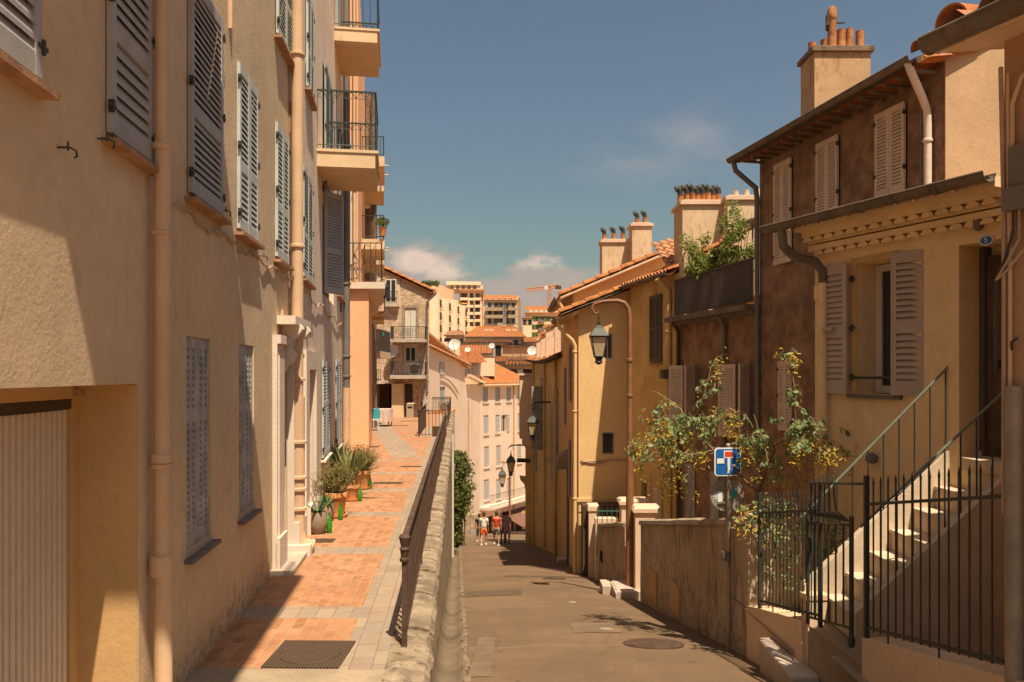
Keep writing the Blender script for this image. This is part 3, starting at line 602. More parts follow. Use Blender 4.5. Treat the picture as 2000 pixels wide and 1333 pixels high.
# stairs down from the terrace
t = thing('stone_stairs', (-2.9, 30, TZ-.2), 'white stone stairs descending from the terrace inside the railings', 'stairs')
for i in range(9):
    q = MB(); q.box(Fr((-3.36, 28.3+.55*i, TZ-.18*(i+1)), (1, 0), (0, 1)), 0, .9, -.25, 0, 0, .56); q.build('step', 'marble', t)
lt = thing('lower_terrace', (-4.0, 46, TZ-1), 'small tiled roof terrace with its own railing beyond the stairwell', 'terrace'); A1_, B1_ = P(844, 800, 44.5), P(880, 800, 44.5)
q = MB(); q.box(Fr((A1_.x, 44.5, 0), (1, 0), (0, 1)), 0, B1_.x-A1_.x, -9, A1_.z-.2, 0, 3.5); q.build('block', 'white', lt); q = MB(); q.box(Fr((A1_.x, 44.45, 0), (1, 0), (0, 1)), -.03, B1_.x-A1_.x+.03, A1_.z-.2, A1_.z-.12, 0, 3.5); q.build('tiled_edge', 'terracotta', lt)
f = Fr((A1_.x, 44.5, 0), (1, 0), (0, 1)); railing(lt, f, 0, B1_.x-A1_.x, A1_.z-.15, .85, .05, 'rustiron', 12, .014, hoops=True)
t = thing('air_conditioner', (A1_.x+.45, 45.2, A1_.z), 'beige air conditioner behind the railing of the small lower terrace', 'fan unit'); f = Fr((A1_.x+.3, 45.2, A1_.z-.12), (1, 0), (0, -1)); q = MB(); q.box(f, 0, .7, 0, .55, -.25, 0); q.build('casing', 'bin', t); q = MB(); q.tube([f.w(.3, .28, .0), f.w(.3, .28, .03)], .2, 14); q.build('fan_grille', 'pipedark', t)

# ============================================================ LEFT HOUSES
L1 = Fr((-1.87, 0), (-.1, 1), (1, .1)); L2 = Fr((-1.31, 0), (-.153, 1), (1, .153))
h1 = thing('townhouse', L1.w(5, TZ), 'peach rendered townhouse in the left foreground with the beige garage door', 'house', 'houses along the street')
s_end = L1.s_(583); ops = []
gs1 = L1.s_(270); gz1 = L1.z_(270, 750)
ops.append((0.6, gs1, TZ-.6, gz1, 0.42))
wins = []
def W1(px0, px1, pyt, pyb, ref=0, dp=0.12, fr=L1):
    a0, a1 = fr.s_(px0), fr.s_(px1); r = px0 if ref == 0 else px1
    return a0, a1, fr.z_(r, pyb), fr.z_(r, pyt)
g1 = W1(364, 412, 656, 1080); g2 = W1(467, 496, 672, 1008)
ws = [W1(-150, 66, -500, 158, 1), W1(206, 288, -330, 318, 1), W1(365, 428, -40, 385, 0), W1(461, 498, 127, 462, 0), W1(536, 559, 236, 514, 0)]
ws = [(a, b, 1.37, (2.93 if i != 2 else 3.05)) for i, (a, b, c, d) in enumerate(ws)]
ws[1] = (ws[1][0], ws[1][1], 1.37, 2.93); 
us = (L1.s_(537), L1.s_(568), 3.98, 5.5)
door = (L1.s_(545), L1.s_(560), TZ+.02, L1.z_(545, 690))
for a in (g1, g2): ops.append((*a, 0.14))
for a in ws: ops.append((*a, 0.2))
ops.append((*us, 0.2)); ops.append((*door, 0.3))
q = MB(); wall(q, L1, 0.2, s_end, TZ-.6, 9.0, ops)
q.poly([L1.w(0.2, TZ-.6), L1.w(0.2, 9), L1.w(0.2, 9, -8), L1.w(0.2, TZ-.6, -8)]); q.poly([L1.w(s_end, TZ-.6), L1.w(s_end, 9), L1.w(s_end, 9, -8), L1.w(s_end, TZ-.6, -8)])
q.poly([L1.w(0.2, 9), L1.w(s_end, 9), L1.w(s_end, 9, -8), L1.w(0.2, 9, -8)]); q.build('wall', 'leftwall', h1)
# garage recess lining (ochre) and door
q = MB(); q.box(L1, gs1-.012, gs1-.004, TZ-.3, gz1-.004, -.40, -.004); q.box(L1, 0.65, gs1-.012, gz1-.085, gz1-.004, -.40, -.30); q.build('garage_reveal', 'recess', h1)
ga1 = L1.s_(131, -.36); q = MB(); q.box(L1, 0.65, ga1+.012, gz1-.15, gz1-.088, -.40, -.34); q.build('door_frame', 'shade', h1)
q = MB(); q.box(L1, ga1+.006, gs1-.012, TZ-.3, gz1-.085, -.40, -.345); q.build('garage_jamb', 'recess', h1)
gd = MB(); n = 64
for i in range(n):                                   # vertical ribs
    a = 0.66+(ga1-0.66)*i/n; w_ = (ga1-0.66)/n; gd.box(L1, a, a+w_*.62, TZ-.2, gz1-.155, -.39, -.352); gd.box(L1, a+w_*.62, a+w_, TZ-.2, gz1-.155, -.39, -.368)
gd.build('garage_door', 'garage', h1)
q = MB(); q.box(L1, L1.s_(143, -.3), L1.s_(152, -.3), gz1-.07, gz1-.03, -.31, -.26); q.build('bracket', 'sill', h1)
# windows
for k, a in enumerate(ws):
    lv = 1 if k < 3 else 2
    shut_window(h1, L1, *a, 'shutteal' if k > 2 else 'shutgrey', d=0.004, mids=(.38,), pitch=.066 if k < 2 else .055, leaves=lv, opening=.19)
shut_window(h1, L1, *us, 'shutteal', d=.01, pitch=.055, opening=.19)
for a in (g1, g2): shut_window(h1, L1, *a, 'shutold', d=-.05, mids=(.62,), pitch=.05, ncol=2, sillm='slate', opening=.13, hang=False, sill_out=.07)
# carved door surround
dsr = MB(); pz = door[3]
dsr.box(L1, L1.s_(531), L1.s_(545)-.01, TZ, pz+.10, .004, .06); dsr.box(L1, L1.s_(531)+.06, L1.s_(545)-.05, TZ+.4, pz, .06, .075)
dsr.box(L1, L1.s_(560)+.01, L1.s_(574), TZ, pz+.10, .004, .09); dsr.box(L1, L1.s_(531)-.04, L1.s_(545), TZ, TZ+.42, .06, .10); dsr.box(L1, L1.s_(560), L1.s_(575)+.05, TZ, TZ+.42, .09, .16)
dsr.box(L1, L1.s_(531), L1.s_(574), pz+.10, pz+.20, .004, .10); dsr.box(L1, L1.s_(540), L1.s_(574)+.02, pz+.34, pz+.44, .004, .22)
dn = dsr.build('door_surround', 'stonetrim', h1)
cr_ = MB(); pr = [(.004, .34), (.22, .34), (.26, .28), (.20, .2), (.12, .14), (.13, .04), (.17, -.03), (.14, -.12), (.07, -.16), (.02, -.26), (.004, -.3)]
for a in (L1.s_(549), L1.s_(565)): cr_ = MB(); cr_.prism([L1.w(a, pz+.02+z, d) for d, z in pr], L1.U*.14); cr_.build('scroll_bracket', 'stonetrim', h1)
q = MB(); q.box(L1, door[0]+.01, door[1]-.01, TZ+.03, pz-.01, -.28, -.2); d_ = q.build('door', 'shade', h1)
q = MB(); q.tube([L1.w(door[0]+.3, -1.25, -.19), L1.w(door[0]+.3, -1.0, -.19)], .015); q.build('handle', 'iron', d_)
q = MB(); q.box(L1, L1.s_(531)-.1, L1.s_(575)+.1, TZ-.1, TZ+.06, .0, .26); q.build('doorstep', 'marble', h1)
q = MB(); q.box(L1, L1.s_(548), L1.s_(556), -1.15, -.8, -.1, .02); q.build('letter_box', 'iron', h1)
# drainpipes
ps = L1.s_(317, .09); sp_ = [L1.w(ps+.02, z, .085) for z in (8, 3, 1.55)]
cl = [(L1.w(ps, z, .085), hh) for z, hh in ((1.45, .05), (.9, .03), (-.6, .03), (-.62, .10), (-1.32, .14))]
p = pipe(h1, [L1.w(ps, z, .085) for z in (8, 1.5)], .042); p = pipe(h1, [L1.w(ps, z, .09) for z in (1.52, 0, -1.25)], .052, collars=[(c, hh) for c, hh in cl[:4]])
pipe(h1, [L1.w(ps, -1.2, .095), L1.w(ps, -2.12, .095), L1.w(ps, -2.22, .13), L1.w(ps+.02, -2.26, .24)], .058, collars=[cl[4]])
ps = L1.s_(581, .11); pipe(h1, [L1.w(ps, z, .11) for z in (9, 3, -.3)], .075, collars=[(L1.w(ps, z, .11), .05) for z in (4.05, 1.6, -.1)])
pipe(h1, [L1.w(ps, -.3, .12), L1.w(ps, -2.0, .12), L1.w(ps, -2.16, .16), L1.w(ps+.02, -2.22, .30)], .085, collars=[(L1.w(ps, z, .12), .05) for z in (-.9, -1.35, -1.5, -1.75)])
q = MB(); q.box(L1, ps-.18, ps+.2, TZ, TZ+.14, 0, .3); q.build('pipe_shoe', 'stonetrim', h1)
# cable and hooks along the sills
q = MB(); pts = []; 
for i in range(60):
    a = L1.s_(335)+(s_end-L1.s_(335))*i/59; pts.append(L1.w(a, 1.20+.03*math.sin(i*.5)+.015*math.sin(i*1.7), .02+.008*math.sin(i)))
q.tube(pts, .011, 6); q.build('wall_cable', 'cable', h1)
for a, z in ((L1.s_(112), 1.12), (L1.s_(190), 1.3), (L1.s_(430), 1.42), (L1.s_(506), 1.25)):
    q = MB(); q.tube([L1.w(a, z, 0), L1.w(a, z, .06), L1.w(a+.02, z-.01, .08), L1.w(a+.03, z-.035, .08), L1.w(a+.015, z-.045, .075)], .0055, 6); q.tube([L1.w(a, z+.03, .05), L1.w(a, z-.015, .05)], .005, 6); q.build('shutter_hook', 'iron', h1)
for px, y0, y1 in ((446, 0, 55), (566, 200, 258), (547, 605, 625)):
    q = MB(); a = L1.s_(px); q.box(L1, a, a+.03, L1.z_(px, y1), L1.z_(px, y0), .0, .035); q.build('wall_stub', 'pipe', h1)
# balcony of the top storey (above the picture) - casts the long shade down this wall
q = MB(); q.box(L1, 2.0, 5.45, 4.95, 5.12, 0, 1.44); q.build('balcony', 'balcony', h1)
f_ = L1.at(0, 0, 0); railing(h1, L1, 2.0, 5.45, 5.12, 1.0, 1.40, n=28)

h2 = thing('townhouse', L2.w(15, TZ), 'pale rendered townhouse with iron balconies on the left beyond the pink white door', 'house', 'houses along the street')
s0, s1 = s_end+.003, L2.s_(684); ops = []
fl1 = [(L2.s_(588), L2.s_(606), L2.z_(588, 538), L2.z_(588, 318)), (L2.s_(630), L2.s_(652), L2.z_(630, 572), L2.z_(630, 372)), (L2.s_(658), L2.s_(668), L2.z_(658, 573), L2.z_(658, 420))]
fl2 = [(L2.s_(596), L2.s_(608), L2.z_(600, 180), 5.7), (L2.s_(630), L2.s_(645), 3.35, 5.7), (L2.s_(659), L2.s_(667), 3.35, 5.75)]
gr = [(L2.s_(627), L2.s_(640), L2.z_(627, 895), L2.z_(627, 705)), (L2.s_(654), L2.s_(664), L2.z_(654, 875), L2.z_(654, 705))]
d2 = (L2.s_(597), L2.s_(611), TZ+.1, L2.z_(597, 722))
for a in fl1+fl2+gr: ops.append((*a, .15))
ops.append((*d2, .35))
q = MB(); wall(q, L2, s0, s1, TZ-.4, 11, ops)
for a in (s0, s1): q.poly([L2.w(a, TZ-.4), L2.w(a, 11), L2.w(a, 11, -8), L2.w(a, TZ-.4, -8)])
q.poly([L2.w(s0, 11), L2.w(s1, 11), L2.w(s1, 11, -8), L2.w(s0, 11, -8)]); q.build('wall', 'leftwall2', h2)
for i, a in enumerate(fl1+fl2[:1]):
    if i == 1:
        w_ = MB(); w_.box(L2, a[0], a[1], a[2], a[3], -.14, -.1); wn_ = w_.build('window', 'dark', h2)
        for sgn, rot in ((0, 1.0),):
            q = MB(); shutter_leaf(q, L2.at(a[0]+.02, a[2], .02, 0.62), .52, a[3]-a[2], mids=(.42,), pitch=.05, rail=.1, st=.06); q.build('shutter', 'shutgrey', wn_)
    else: shut_window(h2, L2, *a, 'shutteal', d=.01, pitch=.055, opening=.14)
for a in fl2[1:]: shut_window(h2, L2, *a, 'shutblue', d=.03, pitch=.06, sillm=None, opening=.14)
for a in gr: shut_window(h2, L2, *a, 'shutteal', d=.01, mids=(.55,), pitch=.055, sillm='stonetrim', opening=.14)
q = MB(); a0, a1 = d2[0]-.42, d2[1]+.42
q.box(L2, a0, d2[0], TZ, d2[3]+.28, .003, .06); q.box(L2, d2[1], a1, TZ, d2[3]+.28, .003, .06); q.box(L2, d2[0], d2[1], d2[3], d2[3]+.28, .003, .06); q.box(L2, a0-.03, d2[0]+.02, TZ, TZ+.4, .06, .12); q.box(L2, d2[1]-.02, a1+.03, TZ, TZ+.5, .06, .12)
q.build('door_surround', 'stonetrim', h2)
q = MB(); q.box(L2, d2[0]+.01, d2[1]-.01, TZ+.1, d2[3]-.01, -.33, -.27); q.build('door', 'wood', h2)
q = MB(); q.box(L2, d2[0]-.2, d2[1]+.2, TZ-.05, TZ+.09, .0, .3); q.build('doorstep', 'marble', h2)
def balcony(house, fr, a0, a1, z, out, th, slab='balcony', h=1.0, rm='greeniron', n_side=6, n_front=12, lip=True, z_under=None):
    q = MB(); q.box(fr, a0, a1, z-th, z-.05, 0, out-.03 if lip else out); q.box(fr, a0-.02, a1+.02, z-.05, z, 0, out+.02); b_ = q.build('balcony', slab, house)
    for a in (a0+.03, a1-.03):
        f = Fr(fr.w(a, z, 0), (fr.N.x, fr.N.y), (fr.U.x, fr.U.y)); railing(b_, f, 0.0, out-.03, 0, h, 0, rm, n_side, .008, hoops=True)
    railing(b_, fr, a0+.03, a1-.03, z, h, out-.03, rm, n_front, .008, hoops=True)
    return b_
b2s = L2.s_(619); zb2 = (730-290)/1500*L2.w(b2s, 0).y
balcony(h2, L2, b2s, b2s+1.75, zb2, 1.0, .30)
b1s = L2.s_(653); zb1 = (730-52)/1500*L2.w(b1s, 0).y
balcony(h2, L2, b1s, b1s+2.0, zb1, .95, .30)
q = MB(); q.box(L2, b1s+.7, b1s+1.7, zb1+.01, zb1+2.0, 0, .03); q.build('shutter', 'shutblue', h2)
ps = L2.s_(677, .12); pipe(h2, [L2.w(ps, z, .12) for z in (11, 5, -.35)], .085, 'pipedark', collars=[(L2.w(ps, z, .12), .06) for z in (5.6, 2.2, .4, -.1)])
pipe(h2, [L2.w(ps, z, .12) for z in (-.35, TZ)], .095, 'pipe')
q = MB(); 
for px, py in ((598, 660), (664, 610)):
    a = L2.s_(px); z = L2.z_(px, py); q.box(L2, a, a+.1, z, z+.22, .0, .05)
q.build('vent', 'pipedark', h2)
pts = [L2.w(s0+.1+(s1-s0-.5)*i/50, 1.16-.02*i/50+.06*math.sin(i*.6)+.03*math.sin(i*1.9), .03) for i in range(51)]
q = MB(); q.tube(pts, .011, 6); q.build('wall_cable', 'cable', h2)
q = MB(); q.tube([L2.w(s0+.02+.25*math.sin(i*.4)*(i/12), 1.1-.1*i, .04) for i in range(12)], .009, 6); q.build('wall_cable', 'cable', h2)

# apricot house with stacked balconies (building 3)
h3 = thing('balcony_house', (-4.5, 24, TZ), 'apricot rendered house end with stacked cream balconies above the terrace', 'house', 'houses along the street')
fa = flat(-8, 22.55)
q = MB(); q.prism([(-9, 22.55, TZ-.2), (-4.52, 22.55, TZ-.2), (-5.75, 30.0, TZ-.2), (-9, 30.0, TZ-.2)], (0, 0, 14.3)); q.build('wall', 'peach', h3)
q = MB(); q.prism([(-9, 22.35, TZ-.2), (-4.17, 22.35, TZ-.2), (-4.92, 27.0, TZ-.2), (-9, 27.0, TZ-.2)], (0, 0, 2.48-TZ+.2)); q.build('annex_wall', 'peach', h3)
def slab(parent, pxr, yt, yb, yfar, Y, X0=-6.2, m='balcony', rail=None, railm='iron'):
    xr = (pxr-1000)/1500*Y; zb = (730-yb)/1500*Y; zt = (730-yt)/1500*Y; Yf = zb*1500/(730-yfar)
    f = Fr((X0, Y, 0), (1, 0), (0, 1)); q = MB(); dY = Yf-Y; q.prism([(X0, Y, zb), (xr, Y, zb), (xr-.165*dY, Yf, zb), (X0, Yf, zb)], (0, 0, zt-zb)); b_ = q.build('balcony', m, parent)
    if rail:
        railing(b_, f, max(.05, -5.3-X0), xr-X0-.03, zt, rail, .03, railm, 8, .012); railing(b_, Fr((xr-.04, Y, 0), (-.165, 1), (1, .165)), 0.03, dY, zt, rail, 0, railm, 10, .012)
    return b_
slab(h3, 751, 306, 325, 363, 26, rail=.68, railm='greeniron'); slab(h3, 750, 364, 374, 402, 29)
slab(h3, 751, 467, 487, 509, 26, rail=.8); slab(h3, 750, 509, 517, 533, 29)
slab(h3, 752, 551, 564, 593, 22.2, X0=-4.85, m='stonetrim'); slab(h3, 751, 593, 608, 619, 27.3); slab(h3, 750, 618, 626, 634, 30)
f = Fr((-4.75, 22.25, 0), (1, 0), (0, 1)); xr = (745-1000)/1500*22.25
rp = railing(h3, f, 0, xr+4.75, 2.66, 1.12, 0, 'iron', 6, .011, hoops=False, lower=.35); railing(h3, Fr((xr, 22.25, 0), (-.165, 1), (1, .165)), 0, 4.4, 2.66, 1.12, 0, 'iron', 14, .011, lower=.35)
q = MB()
for k in (1.5, 2.6, 4.4): 
    a = (xr+4.75)/6*k; q.tube([f.w(a+.05*math.sin(i*.9), 2.7+1.0*i/16) for i in range(17)], .009, 5)
q.tube([f.w(.55+.09*math.cos(i*.5236), 3.63+.09*math.sin(i*.5236)) for i in range(13)], .009, 5); q.build('scrollwork', 'iron', h3)
pipe(h3, [(-4.60, 22.45, z) for z in (12, 6, 2.7)], .055, 'pipe', collars=[((-4.60, 22.45, 5.3), .08)])
q = MB(); q.box(Fr((-4.74, 22.54, 0), (1, 0), (0, -1)), 0, .1, 2.8, 6.9, 0, .02); q.build('shutter', 'shutwhite', h3)
for k, (z, Y) in enumerate(((7.12, 26.3), (7.08, 27.4), (4.36, 27.2), (4.33, 26.5))):
    xe = (759-1000)/1500*Y; q = MB(); q.tube([(xe-1.0, Y, z), (xe, Y, z)], .022, 6); q.build('clothes_line_bracket', 'shutwhite', h3)
# brown house behind building 3
h4 = thing('townhouse', (-5.5, 31, TZ), 'dull brown plastered house rising behind the cream balconies', 'house', 'houses along the street')
q = MB(); q.box(Fr((-10, 31.6, 0), (1, 0), (0, 1)), 0, 4.15, TZ-.2, 11.5, 0, 1.6); q.build('wall', 'brown', h4)
pipe(h4, [(-5.66, 31.45, 11.5), (-5.66, 31.45, 6.6), (-5.9, 31.45, 6.1)], .12, 'gutter')
# small balconies low down
b4 = thing('balcony_house', (-6.0, 34, TZ), 'narrow shaded house with dark screened balconies beside the stone house', 'house', 'houses along the street')
q = MB(); q.box(Fr((-10, 33.8, 0), (1, 0), (0, 1)), 0, 3.45, TZ-.2, 3.0, 0, 2.6); q.build('wall', 'balcony', b4)
def pb(x0, x1, y0, y1, Y0, Y1, nm, m, par):
    a, b_ = P(x0, y1, Y0), P(x1, y0, Y0); q = MB(); q.box(Fr((a.x, Y0, 0), (1, 0), (0, 1)), 0, b_.x-a.x, a.z, b_.z, 0, Y1-Y0); return q.build(nm, m, par)
pb(715, 742, 686, 699, 33, 36, 'balcony', 'balcony', b4); pb(716, 741, 643, 686, 33.05, 33.1, 'privacy_screen', 'shade', b4); pb(740, 741.5, 643, 686, 33.1, 36, 'privacy_screen', 'shade', b4)
pb(715, 744, 745, 749, 33, 35, 'balcony', 'stonetrim', b4); f = Fr(P(718, 745, 33.05), (1, 0), (0, 1)); railing(b4, f, 0, .55, 0, .5, 0, 'iron', 7, .014)
pb(724, 733, 700, 742, 33.7, 33.78, 'shutter', 'shutwhite', b4); pb(724, 732, 752, 790, 33.7, 33.78, 'window', 'glass', b4)

# ============================================================ STONE HOUSE at the end of the terrace
YS = 40.6; sh = thing('stone_house', (-5.5, YS, TZ), 'rubble stone gabled house closing off the far end of the brick terrace', 'house')
fs = flat(0, YS); X = lambda px: (px-1000)/1500*YS; Z = lambda py: (730-py)/1500*YS
ops = [(X(733), X(766.5), TZ-.1, Z(750), 2.5), (X(790), X(806), TZ-.1, Z(750), .5), (X(790), X(813), Z(664), Z(602), .12), (X(787), X(817), Z(733), Z(671), .15)]
xr = X(838); ze = 4.37; q = MB(); wall(q, fs, -9.0, xr, TZ-.3, ze, ops)
q.poly([fs.w(-9, ze), fs.w(xr, ze), fs.w(-9, ze+(xr+9)*.459)]); xq = xr-1.2; q.poly([fs.w(xr, TZ-.3), fs.w(xr, ze), fs.w(xq, ze+.5, -7), fs.w(xq, TZ-.3, -7)]); q.poly([fs.w(-9, TZ-.3, -7), fs.w(xq, TZ-.3, -7), fs.w(xq, ze+.5, -7), fs.w(-9, ze+(xr+9)*.459, -7)])
q.build('wall', 'stone', sh)
S_ = Vector((-1, 0, .459)).normalized(); q = MB(); corr(q, (xr+.3, YS-.15, ze-.02), (-.17, 1, .06), S_, 7.2, 5.4, .22, .05, .4)
q.prism([(xr+.3, YS-.15, ze-.22), (xr+.3, YS-.15, ze-.13), (-9, YS-.15, ze-.13+(xr+9.3)*.459), (-9, YS-.15, ze-.22+(xr+9.3)*.459)], (-1.2, 7.0, .35)); q.build('roof', 'oldtile', sh)
rake(sh, (xr+.3, YS-.12, ze-.03), (-9, YS-.12, ze-.03+(xr+9.3)*.459), .13, .42, 'tile')
q = MB(); q.tube([(xr+.36, YS-.2, ze-.16), (xr-.8, YS+6.8, ze+.2)], .08, 8); q.build('gutter', 'gutter', sh)
pipe(sh, [(xr+.36, YS-.2, ze-.2), (xr-.1, YS-.08, ze-.6), (xr-.1, YS-.08, -1.0), (xr-.1, YS-.08, -1.0)], .05, 'pipedark')
pipe(sh, [(xr-.05, YS-.08, -.3), (xr-.4, YS-.08, -.7), (xr-.5, YS-.08, -.9), (xr-.5, YS-.08, TZ)], .05, 'pipe')
q = MB(); 
for i in range(6): q.box(fs, xr-.5+(i % 2)*.12, xr+.004, -1.9+i*.3, -1.62+i*.3, 0.004, .03)
q.build('quoins', 'marble', sh)
wf = glass_window(sh, fs, X(753), X(775), Z(592), Z(546), -.06, 'shutwhite', 2, 1, .06)
q = MB(); q.box(fs, X(750), X(780), Z(600), Z(593), .0, .3); q.build('sill', 'marble', wf)
q = MB(); q.box(fs, X(775.5), X(781), Z(600), Z(540), .004, .03); q.box(fs, X(748), X(775.5), Z(545.5), Z(538), .004, .03); q.build('plaster_surround', 'cream', wf)
railing(wf, fs, X(751), X(779), Z(593), .6, .28, 'iron', 10, .009)
w_ = MB(); w_.box(fs, X(790)+.02, X(813)-.02, Z(664), Z(602)-.02, -.1, -.04); w_ = w_.build('shutter', 'shutwhite', sh)
q = MB(); q.box(fs, X(801), X(802), Z(664), Z(603), -.035, -.02); q.build('shutter_joint', 'shutgrey', w_)
q = MB()
for a0, a1, b0, b1 in ((785, 790, 664, 597), (813, 818, 664, 597), (790, 813, 602, 597)): q.box(fs, X(a0), X(a1), Z(b0), Z(b1), .002, .02)
q.build('plaster_surround', 'concrete', sh)
q = MB(); q.box(fs, X(787)+.01, X(817)-.01, Z(733), Z(671)-.01, -.13, -.09); dr = q.build('balcony_door', 'shutwhite', sh)
q = MB(); q.box(fs, X(793), X(800), Z(705), Z(680), -.085, -.06); q.box(fs, X(803), X(810), Z(705), Z(680), -.085, -.06); q.build('pane', 'glass', dr)
for (x0, x1, y0, y1, ry) in ((767, 835, 664, 670, 640), (767, 835, 733, 740, 708)):
    q = MB(); q.box(fs, X(x0), X(x1), Z(y1), Z(y0), 0, .95); b_ = q.build('balcony', 'marble', sh); h = Z(ry)-Z(y0)
    railing(b_, fs, X(x0)+.04, X(x1)-.04, Z(y0), h, .9, 'iron', 22, .009)
    for x_ in (x0, x1): railing(b_, Fr(fs.w(X(x_)+(.04 if x_ == x0 else -.04), 0, 0), (0, -1), (1, 0)), .02, .9, Z(y0), h, 0, 'iron', 8, .009)
    if ry == 640:
        q = MB()
        for cx in (795, 801.5, 808):
            for k in range(3): q.tube([fs.w(X(cx)+(.05+.09*k)*math.cos(i*.45), Z(653)+(.06+.1*k)*math.sin(i*.45), .92) for i in range(15)], .008, 4)
        q.build('scrollwork', 'iron', b_)
q = MB(); q.box(fs, X(767), X(790), TZ-.1, Z(750), .0, .35); q.build('door_pier', 'balcony', sh)
q = MB(); q.box(fs, X(790)+.02, X(806)-.02, TZ-.1, Z(750)-.02, -.48, -.4); q.build('door', 'shutdark', sh)
q = MB(); q.box(fs, X(734), X(750), TZ-.05, Z(752), -2.4, -1.6); q.build('passage_wall', 'wood', sh)
t = thing('satellite_dish', P(767, 745, YS-.3), 'white satellite dish on a mast against the rubble stone wall', 'dish')
def dish(t, c, r, aim=(-.2, -1, .35), m='dish'):
    c = Vector(c); a = Vector(aim).normalized(); q = MB(); u = a.cross(Vector((0, 0, 1))).normalized(); v = u.cross(a); n = 18; rings = 4
    for s_ in (0, -.02):
        for k in range(rings+1):
            rr = r*k/rings
            for i in range(n): an = 2*math.pi*i/n; q.v.append(c + u*rr*math.cos(an) + v*rr*math.sin(an) + a*((rr/r)**2*r*.28+s_))
    for s_ in (0, 1):
        b0 = s_*(rings+1)*n
        for k in range(rings):
            for i in range(n): j = (i+1) % n; f_ = (b0+k*n+i, b0+k*n+j, b0+(k+1)*n+j, b0+(k+1)*n+i); q.f.append(f_ if s_ == 0 else f_[::-1])
    q.build('reflector', m, t, True)
    q = MB(); tip = c+a*r*1.05-v*r*.2; q.tube([c-v*r*.95+a*r*.2, tip], r*.04, 5); q.tube([tip-a*.02, tip-a*r*.18], r*.09, 6); q.build('feed_arm', 'pipedark', t)
dish(t, P(767, 687, YS-.45), .34); q = MB(); q.tube([P(768, 742, YS-.3), P(768, 687, YS-.35)], .03, 6); q.tube([P(768, 735, YS-.3), P(768, 735, YS)], .02, 6); q.build('mast', 'pipedark', t)
t = thing('air_conditioner', P(812, 733, YS-.4), 'round fronted fan unit standing on the lower balcony of the stone house', 'fan unit'); q = MB(); c = P(811, 733, YS-.5)
q.box(Fr(c, (1, 0), (0, -1)), -.28, .28, 0, .62, 0, .3); q.build('casing', 'pipedark', t)
q = MB(); q.tube([c+Vector((0, -.31, .33)), c+Vector((0, -.34, .33))], .22, 16); q.build('fan_grille', 'shade', t)
# litter bin, table, chairs
t = thing('litter_bin', (X(806), 39.6, TZ), 'beige litter bin beside the dark doorway of the stone house', 'bin'); c = Vector((X(806), 39.6, TZ)); f = Fr(c, (1, 0), (0, -1))
q = MB(); q.box(f, -.3, .3, .04, 1.2, -.2, .2); q.box(f, -.34, .34, 0, .06, -.22, .22); q.build('body', 'bin', t)
q = MB(); q.prism([f.w(-.33, 1.2, -.23), f.w(-.33, 1.2, .23), f.w(-.2, 1.32, .15), f.w(-.2, 1.32, -.15)], (.66, 0, 0)); q.build('lid', 'bin', t); q = MB(); q.box(f, -.2, .2, .85, 1.02, .2, .21); q.build('slot', 'dark', t); t.scale = (.6, .6, .6)
t = thing('table', (-6.0, 33.5, TZ), 'small table under a pink and white patterned cloth against the left houses', 'table'); f = Fr((-6.15, 33.2, TZ), (1, 0), (0, 1))
q = MB(); q.box(f, 0, .85, .70, .74, 0, .9); q.build('tabletop', 'wood', t)
for a, b_ in ((.05, .05), (.8, .05), (.05, .85), (.8, .85)): q = MB(); q.box(f, a-.02, a+.02, 0, .70, b_-.02, b_+.02); q.build('leg', 'wood', t)
q = MB(); f2 = f; n = 14
q.box(f, -.02, .87, .742, .752, -.02, .92); pts = []
for i in range(n+1): pts.append((-.03+.9*i/n, -.03-.02*math.sin(i*1.9)))
for (a, b_), (a2, b2_) in zip(pts, pts[1:]): q.poly([f.w(a, .75, -.02), f.w(a2, .75, -.02), f.w(a2, .22, b2_), f.w(a, .22, b_)])
pts = [(.88+.02*math.sin(i*1.7), -.02+.94*i/n) for i in range(n+1)]
for (a, b_), (a2, b2_) in zip(pts, pts[1:]): q.poly([f.w(.87, .75, b_), f.w(.87, .75, b2_), f.w(a2, .2, b2_), f.w(a, .2, b_)])
o = q.build('tablecloth', 'pinkcloth', origin=(-6.1, 33.5, TZ+.75)); tag(o, 'pink and white patterned tablecloth hanging over the small table', 'tablecloth')
def chair(c, rz, label, m):
    t = thing('chair', c, label, 'chair', 'chairs on the terrace'); f = Fr(c, (math.cos(rz), math.sin(rz)), (-math.sin(rz), math.cos(rz)))
    q = MB(); q.box(f, -.21, .21, .42, .45, -.21, .21); q.build('seat', m, t)
    q = MB(); q.box(f, -.21, .21, .6, .9, .19, .22); q.box(f, -.21, -.18, .45, .9, .19, .22); q.box(f, .18, .21, .45, .9, .19, .22); q.build('backrest', m, t)
    for a in (-.19, .19):
        for b_ in (-.19, .19): q = MB(); q.box(f, a-.017, a+.017, 0, .42, b_-.017, b_+.017); q.build('leg', 'shutwhite', t)
    return t
c1 = Vector(((730-1000)/1500*31, 31, TZ)); chair(c1, .2, 'white legged chair in front of the small table, nearest the terrace', 'shutwhite')
chair(Vector((-5.9, 32.3, TZ)), -.3, 'dark chair tucked behind the white legged chair', 'shade')
q = MB(); f = Fr(c1+Vector((.05, .1, .44)), (1, 0), (0, 1)); q.prism([f.w(-.1, 0, 0), f.w(.16, 0, 0), f.w(.18, .34, .02), f.w(.1, .46, .02), f.w(-.08, .44, .02), f.w(-.14, .3, 0)], (0, .08, 0)); o = q.build('bag', 'turq', origin=c1+Vector((0, 0, .45))); tag(o, 'turquoise cloth bag slumped on the white legged chair', 'bag')
